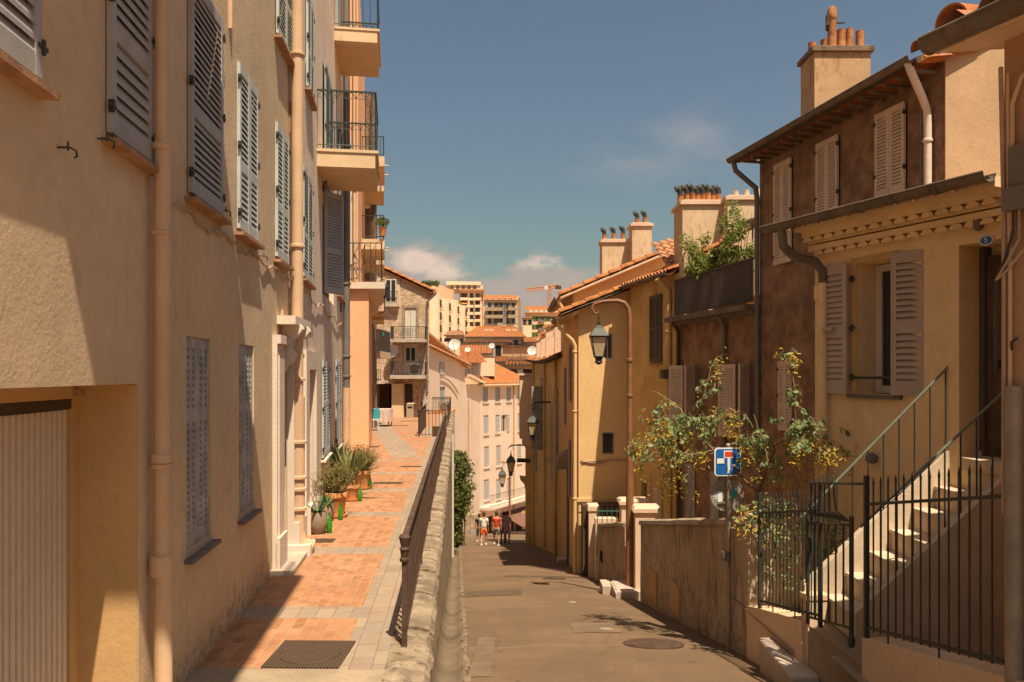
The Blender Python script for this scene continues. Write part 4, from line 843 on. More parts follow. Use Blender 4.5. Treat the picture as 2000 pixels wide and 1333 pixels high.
# parasol-like green chair on the screened balcony
t = thing('chair', P(741, 655, 34), 'bright green plastic chair on the dark screened balcony', 'chair', 'chairs on the terrace'); c = P(741, 655, 34); f = Fr(c, (1, 0), (0, -1))
q = MB(); q.tube([f.w(-.12+.3*math.sin(i*.4), .0+.27*math.cos(i*.4)-.02) for i in range(5)], .035, 6); q.build('backrest', 'greenplastic', t); q = MB(); q.box(f, -.15, .2, -.05, -.01, -.1, .2); q.build('seat', 'greenplastic', t)
for a in (-.1, .15): q = MB(); q.box(f, a, a+.03, -.12, -.05, .1, .13); q.build('leg', 'greenplastic', t)

# ============================================================ WHITE HOUSE below the terrace
wh = thing('white_house', P(937, 1040, 66), 'tall whitewashed house with grey shutters at the bottom of the street', 'house')
A = P(937, 730, 66); B = P(1036, 730, 73.5); C_ = P(815, 730, 52); WZ = -15.5
wf2 = Fr((A.x, A.y), (B.x-A.x, B.y-A.y), (B.y-A.y, -(B.x-A.x))); wf1 = Fr((A.x, A.y), (A.x-C_.x, A.y-C_.y), (A.y-C_.y, -(A.x-C_.x)))
q = MB(); ze2 = wf2.z_(938, 750); L2_ = (B-A).length; L1_ = (A-C_).length
W2 = [(943, 953, 757, 786), (967, 977, 757, 785), (989, 998, 756, 784), (1011, 1019, 752, 785), (944.5, 954, 812, 849), (967.5, 976, 811, 846), (1011, 1019, 808, 842), (945.5, 955, 873, 914), (969, 978, 871, 911), (1010, 1018, 868, 905), (945, 955, 938, 978), (969, 978, 937, 976), (990, 999, 935, 972)]
ops = []
for x0, x1, y0, y1 in W2:
    a = wf2.s_(x0); ops.append((a, wf2.s_(x1), wf2.z_(x0, y1), wf2.z_(x0, y0), .25))
ops.append((wf2.s_(979.5), wf2.s_(989), wf2.z_(979.5, 845), wf2.z_(979.5, 811), .25))
wall(q, wf2, 0, L2_, WZ, ze2, ops); a_ = wf1.w(-L1_, 0); ops1 = [(wf1.s_(859), wf1.s_(870), wf1.z_(859, 790), wf1.z_(859, 756), .2), (wf1.s_(850), wf1.s_(858), wf1.z_(850, 733), wf1.z_(850, 708), .2)]
wall(q, wf1, -L1_, 0, WZ, ze2-.0, ops1)
za = wf1.z_(845, 683); sa = wf1.s_(845); sb = wf1.s_(908); zb_ = wf1.z_(908, 714)
q.poly([wf1.w(-L1_, ze2), wf1.w(sb, ze2), wf1.w(sb, zb_), wf1.w(sa, za), wf1.w(-L1_, za+1.4)])
q.build('wall', 'white', wh)
for i, (o_, (x0, x1, y0, y1)) in enumerate(zip(ops, W2)):
    top = y0 < 790; mb = MB(); mb.box(wf2, o_[0]+.03, o_[1]-.03, o_[2]+.03, o_[3]-.03, -.24, -.2); w_ = mb.build('window', 'dark', wh)
    q = MB(); shutter_leaf(q, wf2.at(o_[0]+.02, o_[2]+.02, -.08), (o_[1]-o_[0])/2-.03, o_[3]-o_[2]-.04, pitch=.14, st=.06, rail=.1); q.build('shutter', 'shutblue' if top else 'shutgrey', w_)
    q = MB(); shutter_leaf(q, wf2.at((o_[0]+o_[1])/2+.01, o_[2]+.02, -.08), (o_[1]-o_[0])/2-.03, o_[3]-o_[2]-.04, pitch=.14, st=.06, rail=.1); q.build('shutter', 'shutblue' if top else 'shutgrey', w_)
    q = MB(); q.box(wf2, o_[0]-.08, o_[1]+.08, o_[2]-.1, o_[2], .004, .1); q.build('sill', 'shutwhite', w_)
o_ = ops[-1]; w_ = glass_window(wh, wf2, o_[0]+.02, o_[1]-.02, o_[2]+.02, o_[3]-.02, .2, 'shutwhite', 2, 1, .05)
q = MB(); shutter_leaf(q, wf2.at(o_[1]+.02, o_[2], .03), .42, o_[3]-o_[2], pitch=.14, st=.06); q.build('shutter', 'shutgrey', w_)
for o_, m_ in zip(ops1, ('shutblue', 'shutdark')): q = MB(); q.box(wf1, o_[0]+.01, o_[1]-.01, o_[2]+.01, o_[3]-.01, -.15, -.08); q.build('shutter', m_, wh)
q = MB(); shutter_leaf(q, wf1.at(ops1[1][1]+.05, ops1[1][2], .04), 1.0, ops1[1][3]-ops1[1][2], pitch=.12); q.build('shutter', 'shutgrey', wh)
# eaves and roofs
q = MB(); d2v = (-wf2.N)+Vector((0, 0, .42)); corr(q, wf2.w(-.5, ze2-.02, .5), wf2.U, d2v, L2_+.5, 5.2, .3, .07, .45); q.build('roof', 'tile', wh)
q = MB(); q.box(wf2, -.5, L2_, ze2-.16, ze2-.03, .0, .5); q.build('cornice', 'white2', wh)
q = MB(); q.hexa([wf1.w(sb, wf1.z_(908, 736), 0), wf1.w(.6, ze2-.12, 0), wf1.w(.6, ze2-.12, .5), wf1.w(sb, wf1.z_(908, 736), .5), wf1.w(sb, wf1.z_(908, 731), 0), wf1.w(.6, ze2+.1, 0), wf1.w(.6, ze2+.1, .5), wf1.w(sb, wf1.z_(908, 731), .5)]); q.build('cornice', 'white2', wh)
zz = za+1.4; q = MB(); q.hexa([wf1.w(-L1_, zz-.15+0.0, -1), wf1.w(sb+.3, zb_-.25, -1), wf1.w(sb+.3, zb_-.25, .4), wf1.w(-L1_, zz-.15, .4), wf1.w(-L1_, zz+.03, -1), wf1.w(sb+.3, zb_-.03, -1), wf1.w(sb+.3, zb_-.03, .4), wf1.w(-L1_, zz+.03, .4)]); q.build('verge_board', 'oldtile', wh)
rake(wh, wf1.w(sb+.3, zb_+.02, .3), wf1.w(sa-2, za+.25, .3), .16, .5, 'oldtile')
# raised dormer storey with window strip
pb(907, 937, 706, 738, 66.5, 69, 'dormer_wall', 'white', wh)
for i in range(4): pb(910+7*i, 914.5+7*i, 711, 733, 66.4, 66.55, 'shutter', 'shutgrey', wh)
o = P(893, 712, 66.0); q = MB(); corr(q, P(903, 709, 65.9), (1, 0.02, 0), Vector((-.25, 1, .34)), 2.1, 4.0, .3, .07, .45); q.build('roof', 'tile', wh)
pb(937, 966, 700, 735, 68, 69.3, 'chimney', 'white2', wh); pb(880, 897, 674, 702, 62, 63, 'chimney', 'white2', wh); pb(843, 874, 668, 690, 60, 61, 'chimney', 'white2', wh)
# balcony and awning at the bottom
q = MB(); zb3 = wf2.z_(940, 990); q.box(wf2, -.1, L2_, zb3-.22, zb3, 0, 1.1); b_ = q.build('balcony', 'stonetrim', wh)
railing(b_, wf2, 0, L2_, zb3, 1.05, 1.02, 'iron', 44, .014)
q = MB(); ax0, ax1 = wf2.s_(975), wf2.s_(1032); az_ = wf2.z_(975, 1003)
q.hexa([wf2.w(ax0, az_-.05, .1), wf2.w(ax1, az_-.05, .1), wf2.w(ax1, az_-1.0, 2.4), wf2.w(ax0, az_-1.0, 2.4), wf2.w(ax0, az_, .1), wf2.w(ax1, az_, .1), wf2.w(ax1, az_-.93, 2.4), wf2.w(ax0, az_-.93, 2.4)]); q.box(wf2, ax0, ax1, az_-1.18, az_-.95, 2.4, 2.42); q.build('awning', 'awningbrown', wh)
q = MB(); q.box(wf2, wf2.s_(947), wf2.s_(962), WZ, wf2.z_(947, 1012), .01, .03); q.build('doorway', 'dark', wh)
q = MB(); q.box(wf2, wf2.s_(975), wf2.s_(1030), WZ, wf2.z_(975, 1010), .01, .03); q.build('shop_front', 'shade', wh)
for i in range(6): q = MB(); a = wf2.s_(1003+4*i); q.box(wf2, a, a+.12, WZ+1.6, WZ+2.9, .9, .95); q.build('shop_stall_board', 'awningyellow' if i % 2 else 'shutwhite', wh)
pipe(wh, [wf2.w(wf2.s_(1003), z, .1) for z in (ze2-.2, -8, WZ)], .07, 'pipe'); pipe(wh, [wf1.w(-.3-3.0, z, .1) for z in (-2, -8, WZ)], .05, 'pipe')
q = MB(); q.tube([wf1.w(wf1.s_(858)+i*.5, wf1.z_(858, 737)-.02*i*i, .12) for i in range(9)], .05, 6); q.build('wall_cable', 'cable', wh)
# low buildings behind the people
t = thing('stall_wall', P(1010, 1065, 60), 'low dark counter wall under the brown awning at the foot of the street', 'wall'); pb2 = lambda *a: pb(*a)
pb(998, 1030, 1041, 1066, 60, 60.4, 'counter', 'shade', t); pb(990, 1030, 1062, 1076, 56, 57, 'plinth', 'marble', t)
t = thing('barrier_wall', P(905, 1065, 62), 'short rough stone wall beside the ivy at the foot of the street', 'wall'); pb(893, 938, 1006, 1072, 62, 63, 'wall_face', 'retain', t); pb(920, 930, 1037, 1060, 61.85, 61.95, 'panel', 'shutblue', t)

# ============================================================ DISTANT TOWN
def win_grid(par, fr, xs, zs, w, h, m='dark', shut=None, bal=None, balm='greybuild', sill=True):
    for iz, z in enumerate(zs):
        for ix, x in enumerate(xs):
            q = MB(); q.box(fr, x, x+w, z, z+h, .02, .06); wn = q.build('window', m, par)
            if shut:
                for a in (x-w*.55, x+w): q = MB(); q.box(fr, a, a+w*.55, z, z+h, .03, .12); q.build('shutter', shut, wn)
            if sill: q = MB(); q.box(fr, x-.15, x+w+.15, z-.2, z, .0, .25); q.build('sill', 'white2', wn)
def blockb(t, fr, a0, a1, z0, z1, depth, m, nm='wall'):
    q = MB(); q.box(fr, a0, a1, z0, z1, -depth, 0); return q.build(nm, m, t)
# long stepped cream apartment building
Y0 = 205; t = thing('apartment_building', P(870, 660, Y0), 'cream apartment block with rounded bays seen obliquely on the skyline', 'building', 'apartment blocks on the skyline')
A0, A1 = P(838, 730, 185), P(906, 730, 222); fr = Fr((A0.x, A0.y), (A1.x-A0.x, A1.y-A0.y), (A1.y-A0.y, -(A1.x-A0.x))); LL = (A1-A0).length
zt = 19.6
blockb(t, fr, -3, LL, -8, zt, 14, 'aptcream'); q = MB(); q.box(fr, 0, LL, zt, zt+2.0, -10, -3); q.build('attic', 'cream', t)
q = MB(); corr(q, fr.w(-.5, zt+1.9, -2.4), fr.U, -fr.N+Vector((0, 0, .25)), LL*.45, 5, .9, .15, 1.0); q.build('roof', 'oldtile', t)
for i in range(4):
    a = 1+i*LL/4
    q = MB(); n = 9; c_ = fr.w(a+2.2, 0, 0); pts = [c_+fr.U*2.6*math.cos(math.pi*k/n)+fr.N*2.0*math.sin(math.pi*k/n)+Vector((0, 0, -8)) for k in range(n+1)]; q.prism(pts, (0, 0, zt+8.0-.6*(i % 2))); q.build('bay', 'white2', t)
    for k in range(9):
        z = zt-3.4-3.05*k
        q = MB(); q.box(fr, a+5.2, a+7.8, z, z+1.9, .02, .1); w_ = q.build('window', 'dark', t); q = MB(); q.box(fr, a+4.9, a+8.2, z-.35, z+.0, 0, 1.3); q.box(fr, a+4.9, a+8.2, z+.0, z+.8, 1.2, 1.3); q.build('balcony', 'white2', w_)
        q = MB(); q.tube([c_+fr.N*1.55+Vector((0, 0, z)), c_+fr.N*1.55+Vector((0, 0, z+1.8))], .75, 8); q.build('window', 'shade', t)
q = MB(); q.box(fr, LL*.5, LL+3, zt+2.0, zt+4.6, -12, -3.5); q.build('attic', 'aptcream', t)
for i in range(3):
    tr = thing('shrub', P(838+10*i, 556, 195), ['dark clipped shrub on the apartment roof terrace, leftmost', 'dark clipped shrub on the apartment roof terrace, middle one', 'darkest clipped shrub on the apartment roof terrace, rightmost'][i], 'shrub', 'roof terrace shrubs'); q = MB(); leafquads(q, P(830+11*i, 554.5, 195), 220, .9, .5, random.Random(i), .7); q.build('crown', 'leaf_ivy', tr)
# tower-like apartment with red details
Y0 = 225; t = thing('apartment_building', P(923, 640, Y0), 'tallest cream apartment block with yellow awnings and a red brick top storey', 'building', 'apartment blocks on the skyline')
f = Fr(P(898, 730, Y0), (1, .08), (.08, -1)); f.O.z = 0; X_ = lambda px: (px-898)/1500*Y0; Z_ = lambda py: (730-py)/1500*Y0
blockb(t, f, 0, X_(944), -12, Z_(568), 16, 'aptcream'); blockb(t, f, X_(941), X_(944.5), -12, Z_(567), 16.5, 'white2', 'pilaster')
q = MB(); q.box(f, X_(896), X_(946), Z_(569), Z_(565.5), -2, 1.3); q.build('cornice', 'oldtile', t); blockb(t, f, X_(887), X_(943), Z_(565.5), Z_(557), 13, 'white2', 'attic'); q = MB(); q.box(f, X_(872), X_(939), Z_(557), Z_(550.5), -12, .4); q.build('attic', 'white2', t)
for k in range(5): q = MB(); q.box(f, X_(880+11*k), X_(886+11*k), Z_(564), Z_(558.5), .02, .3); q.build('window', 'shade', t)
q = MB(); q.box(f, X_(938), X_(943), Z_(580), Z_(574), .02, .06); q.box(f, X_(898), X_(902), Z_(585), Z_(572), .02, .06); q.build('brick_panel', 'oldtile', t)
for k in range(5):
    z = Z_(584+14*k)
    for j, (a, b_) in enumerate(((901, 912), (917.5, 924.5), (929, 937))):
        q = MB(); q.box(f, X_(a), X_(b_), z-.2, z+1.6, .02, .12); w_ = q.build('window', ['shade', 'glass', 'wood'][(k+j) % 3], t); q = MB(); q.box(f, X_(a)-.4, X_(b_)+.3, z-.5, z-.25, 0, 1.4 if j != 1 else .5); q.box(f, X_(a)-.4, X_(b_)+.3, z-.25, z+.25, (1.3 if j != 1 else .4), (1.4 if j != 1 else .5)); q.build('balcony', 'white2', w_)
for a, b_, y0, y1 in ((901, 913, 611, 618), (901, 912, 592, 594.5), (929, 937.5, 626.5, 628.5)): q = MB(); q.hexa([f.w(X_(a), Z_(y1), 1.6), f.w(X_(b_), Z_(y1), 1.6), f.w(X_(b_), Z_(y1), 1.7), f.w(X_(a), Z_(y1), 1.7), f.w(X_(a), Z_(y0), .2), f.w(X_(b_), Z_(y0), .2), f.w(X_(b_), Z_(y0)+.1, .3), f.w(X_(a), Z_(y0)+.1, .3)]); q.build('awning', 'awningyellow', t)
q = MB()
for px in (915.5, 926.5): q.box(f, X_(px)-.25, X_(px)+.25, -12, Z_(569), .05, .4)
q.build('pilaster', 'white2', t)
q = MB(); q.box(f, X_(880), X_(945), Z_(650), Z_(641), 0, 5); q.build('porch_wing', 'aptcream', t)
# greyish block with mansard
Y0 = 240; t = thing('apartment_building', P(980, 640, Y0), 'greyish apartment block with long dark balconies and an orange mansard roof', 'building', 'apartment blocks on the skyline')
f = Fr(P(945, 730, Y0), (1, .04), (.04, -1)); f.O.z = 0; X_ = lambda px: (px-945)/1500*Y0; Z_ = lambda py: (730-py)/1500*Y0
blockb(t, f, 0, X_(1011), -12, Z_(587), 14, 'greybuild')
q = MB(); A_, B_ = f.w(X_(1011.2), -12, .02), f.w(X_(1021.5), -12, -12); top = Z_(578)
q.prism([f.w(X_(1011.1), -12, 0), f.w(X_(1011.1), Z_(587), 0), f.w(X_(1011.1)+.6, Z_(576.5), -3), f.w(X_(1021), Z_(583), -12), f.w(X_(1021), -12, -12)], (-.5, 0, 0)); q.build('flank_wall', 'aptside', t)
q = MB(); corr(q, f.w(-.3, Z_(587), .5), f.U, -f.N*1.0+Vector((0, 0, .62)), X_(1011), 3.6, .8, .12, .8); q.build('roof', 'tile', t)
q = MB(); q.box(f, -.3, X_(1011.5), Z_(588.5), Z_(587), 0, .7); q.build('cornice', 'shade', t)
for k in range(5): q = MB(); q.box(f, X_(951+11.5*k), X_(955+11.5*k), Z_(586), Z_(581), -1.6, .3); dm = q.build('dormer', 'white2', t); q = MB(); q.box(f, X_(952+11.5*k), X_(954+11.5*k), Z_(585.5), Z_(582), .31, .33); q.build('pane', 'dark', dm)
for r_, zy in enumerate((602, 616.5, 631)):
    for k, px in enumerate((953, 965, 976.5, 987.5, 999.5)):
        q = MB(); z = Z_(zy); q.box(f, X_(px), X_(px)+1.1, z-.3, z+1.7, .02, .08); w_ = q.build('window', 'shade' if (k+r_) % 3 else 'glass', t)
        for a in (-.75, 1.1): q = MB(); q.box(f, X_(px)+a, X_(px)+a+.7, z-.3, z+1.7, .03, .15); q.build('shutter', 'shutgrey', w_)
for a, b_, y in ((947, 982, 606), (992, 1006, 605), (947, 982, 620.5), (992, 1006, 620), (971, 982, 636), (947, 1010, 643)):
    q = MB(); q.box(f, X_(a), X_(b_), Z_(y)-.3, Z_(y), 0, 1.2); b1_ = q.build('balcony', 'concrete', t); q = MB(); q.box(f, X_(a), X_(b_), Z_(y), Z_(y)+.75, 1.15, 1.2); q.build('railing_panel', 'concrete', b1_)
# cream block with green shutters
Y0 = 260; t = thing('apartment_building', P(1060, 640, Y0), 'cream building with bright green shutters below the tower crane', 'building', 'apartment blocks on the skyline')
f = Fr(P(1026, 730, Y0), (1, 0), (0, -1)); f.O.z = 0; X_ = lambda px: (px-1026)/1500*Y0; Z_ = lambda py: (730-py)/1500*Y0
blockb(t, f, 0, X_(1100), -12, Z_(612), 12, 'aptcream'); q = MB(); q.box(f, -.5, X_(1100), Z_(612.5), Z_(610.5), -1, .9); q.build('cornice', 'oldtile', t)
for k in range(7): q = MB(); q.box(f, X_(1034+10*k), X_(1041+10*k), Z_(610.5), Z_(605), -3, -1); q.build('attic_dormer', 'white2', t)
q = MB(); corr(q, f.w(0, Z_(606.5), -1), f.U, Vector((0, 1, .42)), X_(1100), 5, .8, .12, .9); q.build('roof', 'tile', t)
for r_, zy in enumerate((627.5, 643, 658)):
    for k, px in enumerate((1034.5, 1045.5, 1056.8, 1068, 1079, 1090)):
        q = MB(); z = Z_(zy); q.box(f, X_(px), X_(px)+.9, z, z+1.5, .02, .08); w_ = q.build('window', 'shade', t)
        for a in (-.65, .9): q = MB(); q.box(f, X_(px)+a, X_(px)+a+.6, z, z+1.5, .03, .15); q.build('shutter', 'shutgreen', w_)
for y in (628.5, 644): q = MB(); q.box(f, X_(1051), X_(1063), Z_(y)-.3, Z_(y)+.5, 0, 1.1); q.build('balcony', 'pipedark', t)
# roof-scape of nearer houses
def cottage(label, px0, px1, ye, yr, ybot, Y, wallm='cream', roofm='tile', hip=0.15, depth=7, wins=0, winm='shutgrey', tilt=0.0):
    t = thing('house', P((px0+px1)/2, ybot, Y), label, 'house', 'roofs between the white house and the skyline')
    a, b_ = P(px0, ye, Y), P(px1, ye, Y); w = b_.x-a.x; f = Fr((a.x, Y, 0), (1, tilt), (tilt, -1)); zt = a.z; zb = P(0, ybot, Y).z-3; zr = (730-yr)/1500*(Y+depth/2)
    blockb(t, f, .25, w-.25, zb, zt, depth, wallm)
    q = MB(); h = hip*w; A_, B_, C1, D1 = f.w(0, zt, .4), f.w(w, zt, .4), f.w(w-h, zr, -depth/2), f.w(h, zr, -depth/2); E, F_ = f.w(w, zt, -depth), f.w(0, zt, -depth)
    nc = max(6, int(w/.35)); nr = 10
    for j in range(nr):
        for i in range(nc*4):
            u0, u1 = i/(nc*4), (i+1)/(nc*4); v0, v1 = j/nr, (j+1)/nr
            def S(u, v): p = (A_*(1-u)+B_*u)*(1-v)+(D1*(1-u)+C1*u)*v; return p+Vector((0, 0, .05*math.sin(u*nc*2*math.pi)))
            q.poly([S(u0, v0), S(u1, v0), S(u1, v1)-Vector((0, 0, .02)), S(u0, v1)-Vector((0, 0, .02))])
    q.poly([B_, E, C1]); q.poly([F_, A_, D1]); q.poly([D1, C1, E, F_]); q.build('roof', roofm, t)
    q = MB(); q.box(f, -.05, w+.05, zt-.22, zt-.04, 0, .42); q.build('eaves', 'shade', t)
    for k in range(wins):
        x = w*(k+.5)/wins; q = MB(); q.box(f, x-.55, x+.55, zt-2.2, zt-.5, .02, .06); w_ = q.build('window', 'dark' if k % 2 else 'shade', t); q = MB(); q.box(f, x+.55, x+1.1, zt-2.2, zt-.5, .03, .1); q.build('shutter', winm, w_)
    return t, f
t, f = cottage('house with a broad orange hipped roof and grey shutters below the greyish block', 905, 1028, 658, 637, 700, 118, 'white', 'tile', .2, 10, 8, 'shutblue')
for px in (950, 960, 993, 1005): a = P(px, 656, 120); q = MB(); q.box(Fr((a.x, 120.5, 0), (1, 0), (0, 1)), -.35, .35, 5.6, 7.0, 0, 1.2); q.build('dormer', 'cream', t)
cottage('low tan house with a flat parapet behind the satellite dishes', 978, 1048, 674, 671, 700, 100, 'tan', 'oldtile', .02, 8, 0)
cottage('small house with a sloping orange roof left of the satellite dishes', 893, 962, 690, 674, 705, 92, 'cream', 'tile', .0, 6, 3)
cottage('narrow tan house with an orange roof edge above the white house', 940, 1060, 703, 697, 720, 86, 'tan', 'oldtile', .0, 5, 3)
cottage('tiny dormer house with bright orange roof tiles beside the white chimney', 968, 991, 706, 696, 722, 80, 'greybuild', 'tile', .1, 4, 2)
cottage('pale house showing over the ridge of the white house', 868, 905, 655, 646, 690, 125, 'aptcream', 'oldtile', .1, 6, 3)
cottage('far white house left of the green shuttered building', 1020, 1040, 622, 619, 660, 250, 'white2', 'oldtile', .0, 6, 2)
cottage('flat roofed pale house low on the far left of the skyline', 905, 1000, 668, 664, 700, 110, 'cream', 'oldtile', .0, 6, 5)
cottage('house under a small orange roof right of the broad hipped roof', 1022, 1050, 668, 659, 700, 112, 'cream', 'tile', .1, 6, 2)
cottage('dusky orange roofed house between the dishes and the fin walls', 985, 1075, 712, 705, 740, 78, 'tan', 'tile', .05, 5, 3)
cottage('low pale house filling the gap behind the stone house', 838, 880, 676, 671, 700, 100, 'white2', 'oldtile', .05, 6, 2)
for i, (px, py, r, Y) in enumerate(((888, 674, .46, 60), (914, 683, .24, 62), (961, 676, .30, 78), (1040, 686, .34, 52))):
    t = thing('satellite_dish', P(px, py+12, Y), ['large white satellite dish on the roof left of the orange roofs', 'small satellite dish just right of the large rooftop dish', 'small satellite dish among the aerials in the middle of the roofs', 'round satellite dish beside the fin walls on the right'][i], 'dish', 'rooftop dishes')
    dish(t, P(px, py, Y), r); q = MB(); q.tube([P(px, py, Y+.15), P(px, py+14, Y+.2)], .04, 6); q.build('mast', 'pipedark', t)
for i, (px, y0, y1, Y) in enumerate(((951, 655, 702, 78), (940, 660, 700, 80), (1002, 672, 700, 82), (1017, 690, 712, 60), (962, 690, 730, 76))):
    t = thing('tv_aerial', P(px, y1, Y), 'thin rooftop television aerial, ' + ['the tallest, above the white chimney', 'left of the tallest one', 'in front of the tan parapet', 'just left of the fin walls', 'beside the tiny dormer house'][i], 'aerial', 'rooftop aerials')
    q = MB(); a, b_ = P(px, y1, Y), P(px, y0, Y); q.tube([a, b_], .035, 5); q.build('mast', 'pipedark', t); q = MB()
    for k in range(6): z = b_.z-.12-.1*k; q.tube([Vector((b_.x-.35+.03*k, b_.y, b_.z-.2)), Vector((b_.x+.45, b_.y, b_.z-.2))], .015, 4) if k == 0 else q.tube([Vector((b_.x-.35+.13*k, b_.y-.2, b_.z-.2)), Vector((b_.x-.35+.13*k, b_.y+.2, b_.z-.2-.12))], .012, 4)
    q.build('crossbars', 'pipedark', t)
# tower crane
Yc = 330; t = thing('tower_crane', P(1073, 620, Yc), 'orange tower crane with its jib pointing left over the skyline', 'crane')
def lattice(p0, p1, w, n, r=.12):
    q = MB(); p0, p1 = Vector(p0), Vector(p1); d = (p1-p0).normalized(); u = d.cross(Vector((0, 1, 0))).normalized(); v = u.cross(d)
    cs = [u*w/2+v*w/2, -u*w/2+v*w/2, -u*w/2-v*w/2, u*w/2-v*w/2]
    for c in cs: q.tube([p0+c, p1+c], r*1.3, 4)
    for i in range(n):
        a, b_ = p0+(p1-p0)*i/n, p0+(p1-p0)*(i+1)/n
        for k in range(4): q.tube([a+cs[k], b_+cs[(k+1) % 4]], r*.8, 4)
    return q
lattice(P(1073, 640, Yc), P(1073, 566, Yc), 1.4, 10).build('mast', 'crane', t); lattice(P(1073, 562, Yc), P(1029, 566.5, Yc), 1.1, 16, .1).build('jib', 'crane', t)
lattice(P(1073, 562, Yc), P(1092, 559, Yc), 1.2, 6).build('counter_jib', 'crane', t)
q = MB(); q.box(flat(P(1085, 0, Yc).x, Yc), 0, 2.4, P(0, 565, Yc).z, P(0, 559, Yc).z, -1, 1); q.build('counterweight', 'shade', t); q = MB(); q.box(flat(P(1063, 0, Yc).x, Yc-2), 0, 1.5, P(0, 567, Yc).z, P(0, 560, Yc).z, -.8, .8); q.build('cab', 'dish', t)
q = MB(); q.tube([P(1073, 566, Yc), P(1073, 555, Yc)], .4, 6); q.build('tower_head', 'crane', t)

# ============================================================ RIGHT HOUSES
BR = Fr((7.79, 0), (-.2067, 1), (-1, -.2067)); YL = Fr((7.947, 0), (-.433, 1), (-1, -.433)); SWL = Fr((3.43, 0), (-.056, 1), (-1, -.056))
def rc(fr, x0, x1, yt, yb, ref=None, z0=None, z1=None, d=0):
    a, b_ = sorted((fr.s_(x0, d), fr.s_(x1, d))); r = x0 if ref is None else ref
    return a, b_, (fr.z_(r, yb, d) if z0 is None else z0), (fr.z_(r, yt, d) if z1 is None else z1)
def shell(mb, fr, s0, s1, z0, z1, dep, ops):
    wall(mb, fr, s0, s1, z0, z1, ops)
    for a in (s0, s1): mb.poly([fr.w(a, z0), fr.w(a, z1), fr.w(a, z1, -dep), fr.w(a, z0, -dep)])
    mb.poly([fr.w(s0, z0, -dep), fr.w(s1, z0, -dep), fr.w(s1, z1, -dep), fr.w(s0, z1, -dep)])
def gutter(parent, fr, s0, s1, z, d, r=.065, seams=6):
    q = MB(); p0, p1 = fr.w(s0, z, d), fr.w(s1, z, d); q.half(p0, p1, r, r, (0, 0, -1), 10, .008); q.tube([fr.w(s0, z, d+r), fr.w(s1, z, d+r)], .012, 6); g = q.build('gutter', 'gutter', parent, True)
    for i in range(seams+1): a = s0+(s1-s0)*i/seams; q = MB(); q.half(fr.w(a-.012, z, d), fr.w(a+.012, z, d), r+.006, r+.006, (0, 0, -1), 10, .004); q.build('gutter_seam', 'gutter', g)
    return g
# tall brown house
hb = thing('townhouse', BR.w(12, -4), 'tall rough brown house with pale shutters and a rusty topped chimney on the right', 'house', 'houses along the street')
s0 = BR.s_(1845); s1 = BR.s_(1484); EZ = 4.15
wz = BR.z_(1513, 325), BR.z_(1513, 520)
uw = [rc(BR, 1515, 1549, 0, 0, z1=wz[0], z0=wz[1]), rc(BR, 1598, 1641, 0, 0, z1=wz[0], z0=wz[1]), rc(BR, 1714, 1772, 0, 0, z1=wz[0], z0=wz[1])]
lw_ = [rc(BR, 1524, 1550, 706, 840)]
q = MB(); shell(q, BR, s0, s1, -5.2, EZ, 7, [(*a, .12) for a in uw+lw_])
g0, g1 = BR.w(s0, EZ), BR.w(s0, EZ, -7); q.build('wall', 'brown', hb)
q = MB(); GX = Fr(BR.w(s0, 0, 0), (1, 0), (0, -1)); rz = lambda a: EZ+.02+.5*a
q.poly([GX.w(0.0, 1.4, .02), GX.w(6, 1.4, .02), GX.w(6, EZ+3.0, .02), GX.w(0.0, EZ, .02)]); q.poly([GX.w(0.0, 1.4, .02), GX.w(0, EZ, .02), GX.w(0, EZ, -.3), GX.w(0, 1.4, -.3)]); q.build('gable_wall', 'oldcream', hb)
for a in uw+lw_: shut_window(hb, BR, *a, 'shutcream', d=.02, mids=(.35,), pitch=.05, sillm=None, opening=.11)
Sr = (-BR.N*1.0+Vector((0, 0, .22))); q = MB(); corr(q, BR.w(s0-.15, EZ-.10, .40), BR.U, Sr, s1-s0+.35, 5.0, .21, .045, .4)
q.build('roof', 'tile', hb); q = MB(); q.hexa([BR.w(s0, EZ-.12, .45), BR.w(s1+.15, EZ-.12, .45), BR.w(s1+.15, EZ+.1, -.0), BR.w(s0, EZ+.1, 0), BR.w(s0, EZ-.06, .45), BR.w(s1+.15, EZ-.06, .45), BR.w(s1+.15, EZ+.16, 0), BR.w(s0, EZ+.16, 0)]); q.build('soffit', 'shade', hb)
q = MB()
for i in range(18): a = s0+.1+(s1-s0)*i/18; q.box(BR, a, a+.05, EZ-.165, EZ-.125, .02, .40)
q.build('rafter_ends', 'gutter', hb)
gutter(hb, BR, s0+.02, s1+.28, EZ+.0, .47, .075, 7)
rake(hb, BR.w(s0-.04, EZ+.06, .42), BR.w(s0-.04, EZ+1.9, -3.2), .12, .42, 'tile')
q = MB(); q.hexa([BR.w(s0-.1, EZ-.1, .42), BR.w(s0+.02, EZ-.1, .42), BR.w(s0+.02, EZ+1.77, -3.2), BR.w(s0-.1, EZ+1.77, -3.2), BR.w(s0-.1, EZ-.02, .42), BR.w(s0+.02, EZ-.02, .42), BR.w(s0+.02, EZ+1.85, -3.2), BR.w(s0-.1, EZ+1.85, -3.2)]); q.build('verge_board', 'pillar', hb)
a = BR.s_(1430, .45); pipe(hb, [BR.w(s1+.18, EZ-.06, .46), BR.w(s1+.15, EZ-.25, .42), BR.w(s1-.02, EZ-.6, .1), BR.w(s1-.02, EZ-.8, .07), BR.w(s1-.02, -4, .07)], .05, 'pipedark')
pa = BR.s_(1812, .08); pb_ = BR.s_(1775, .45)
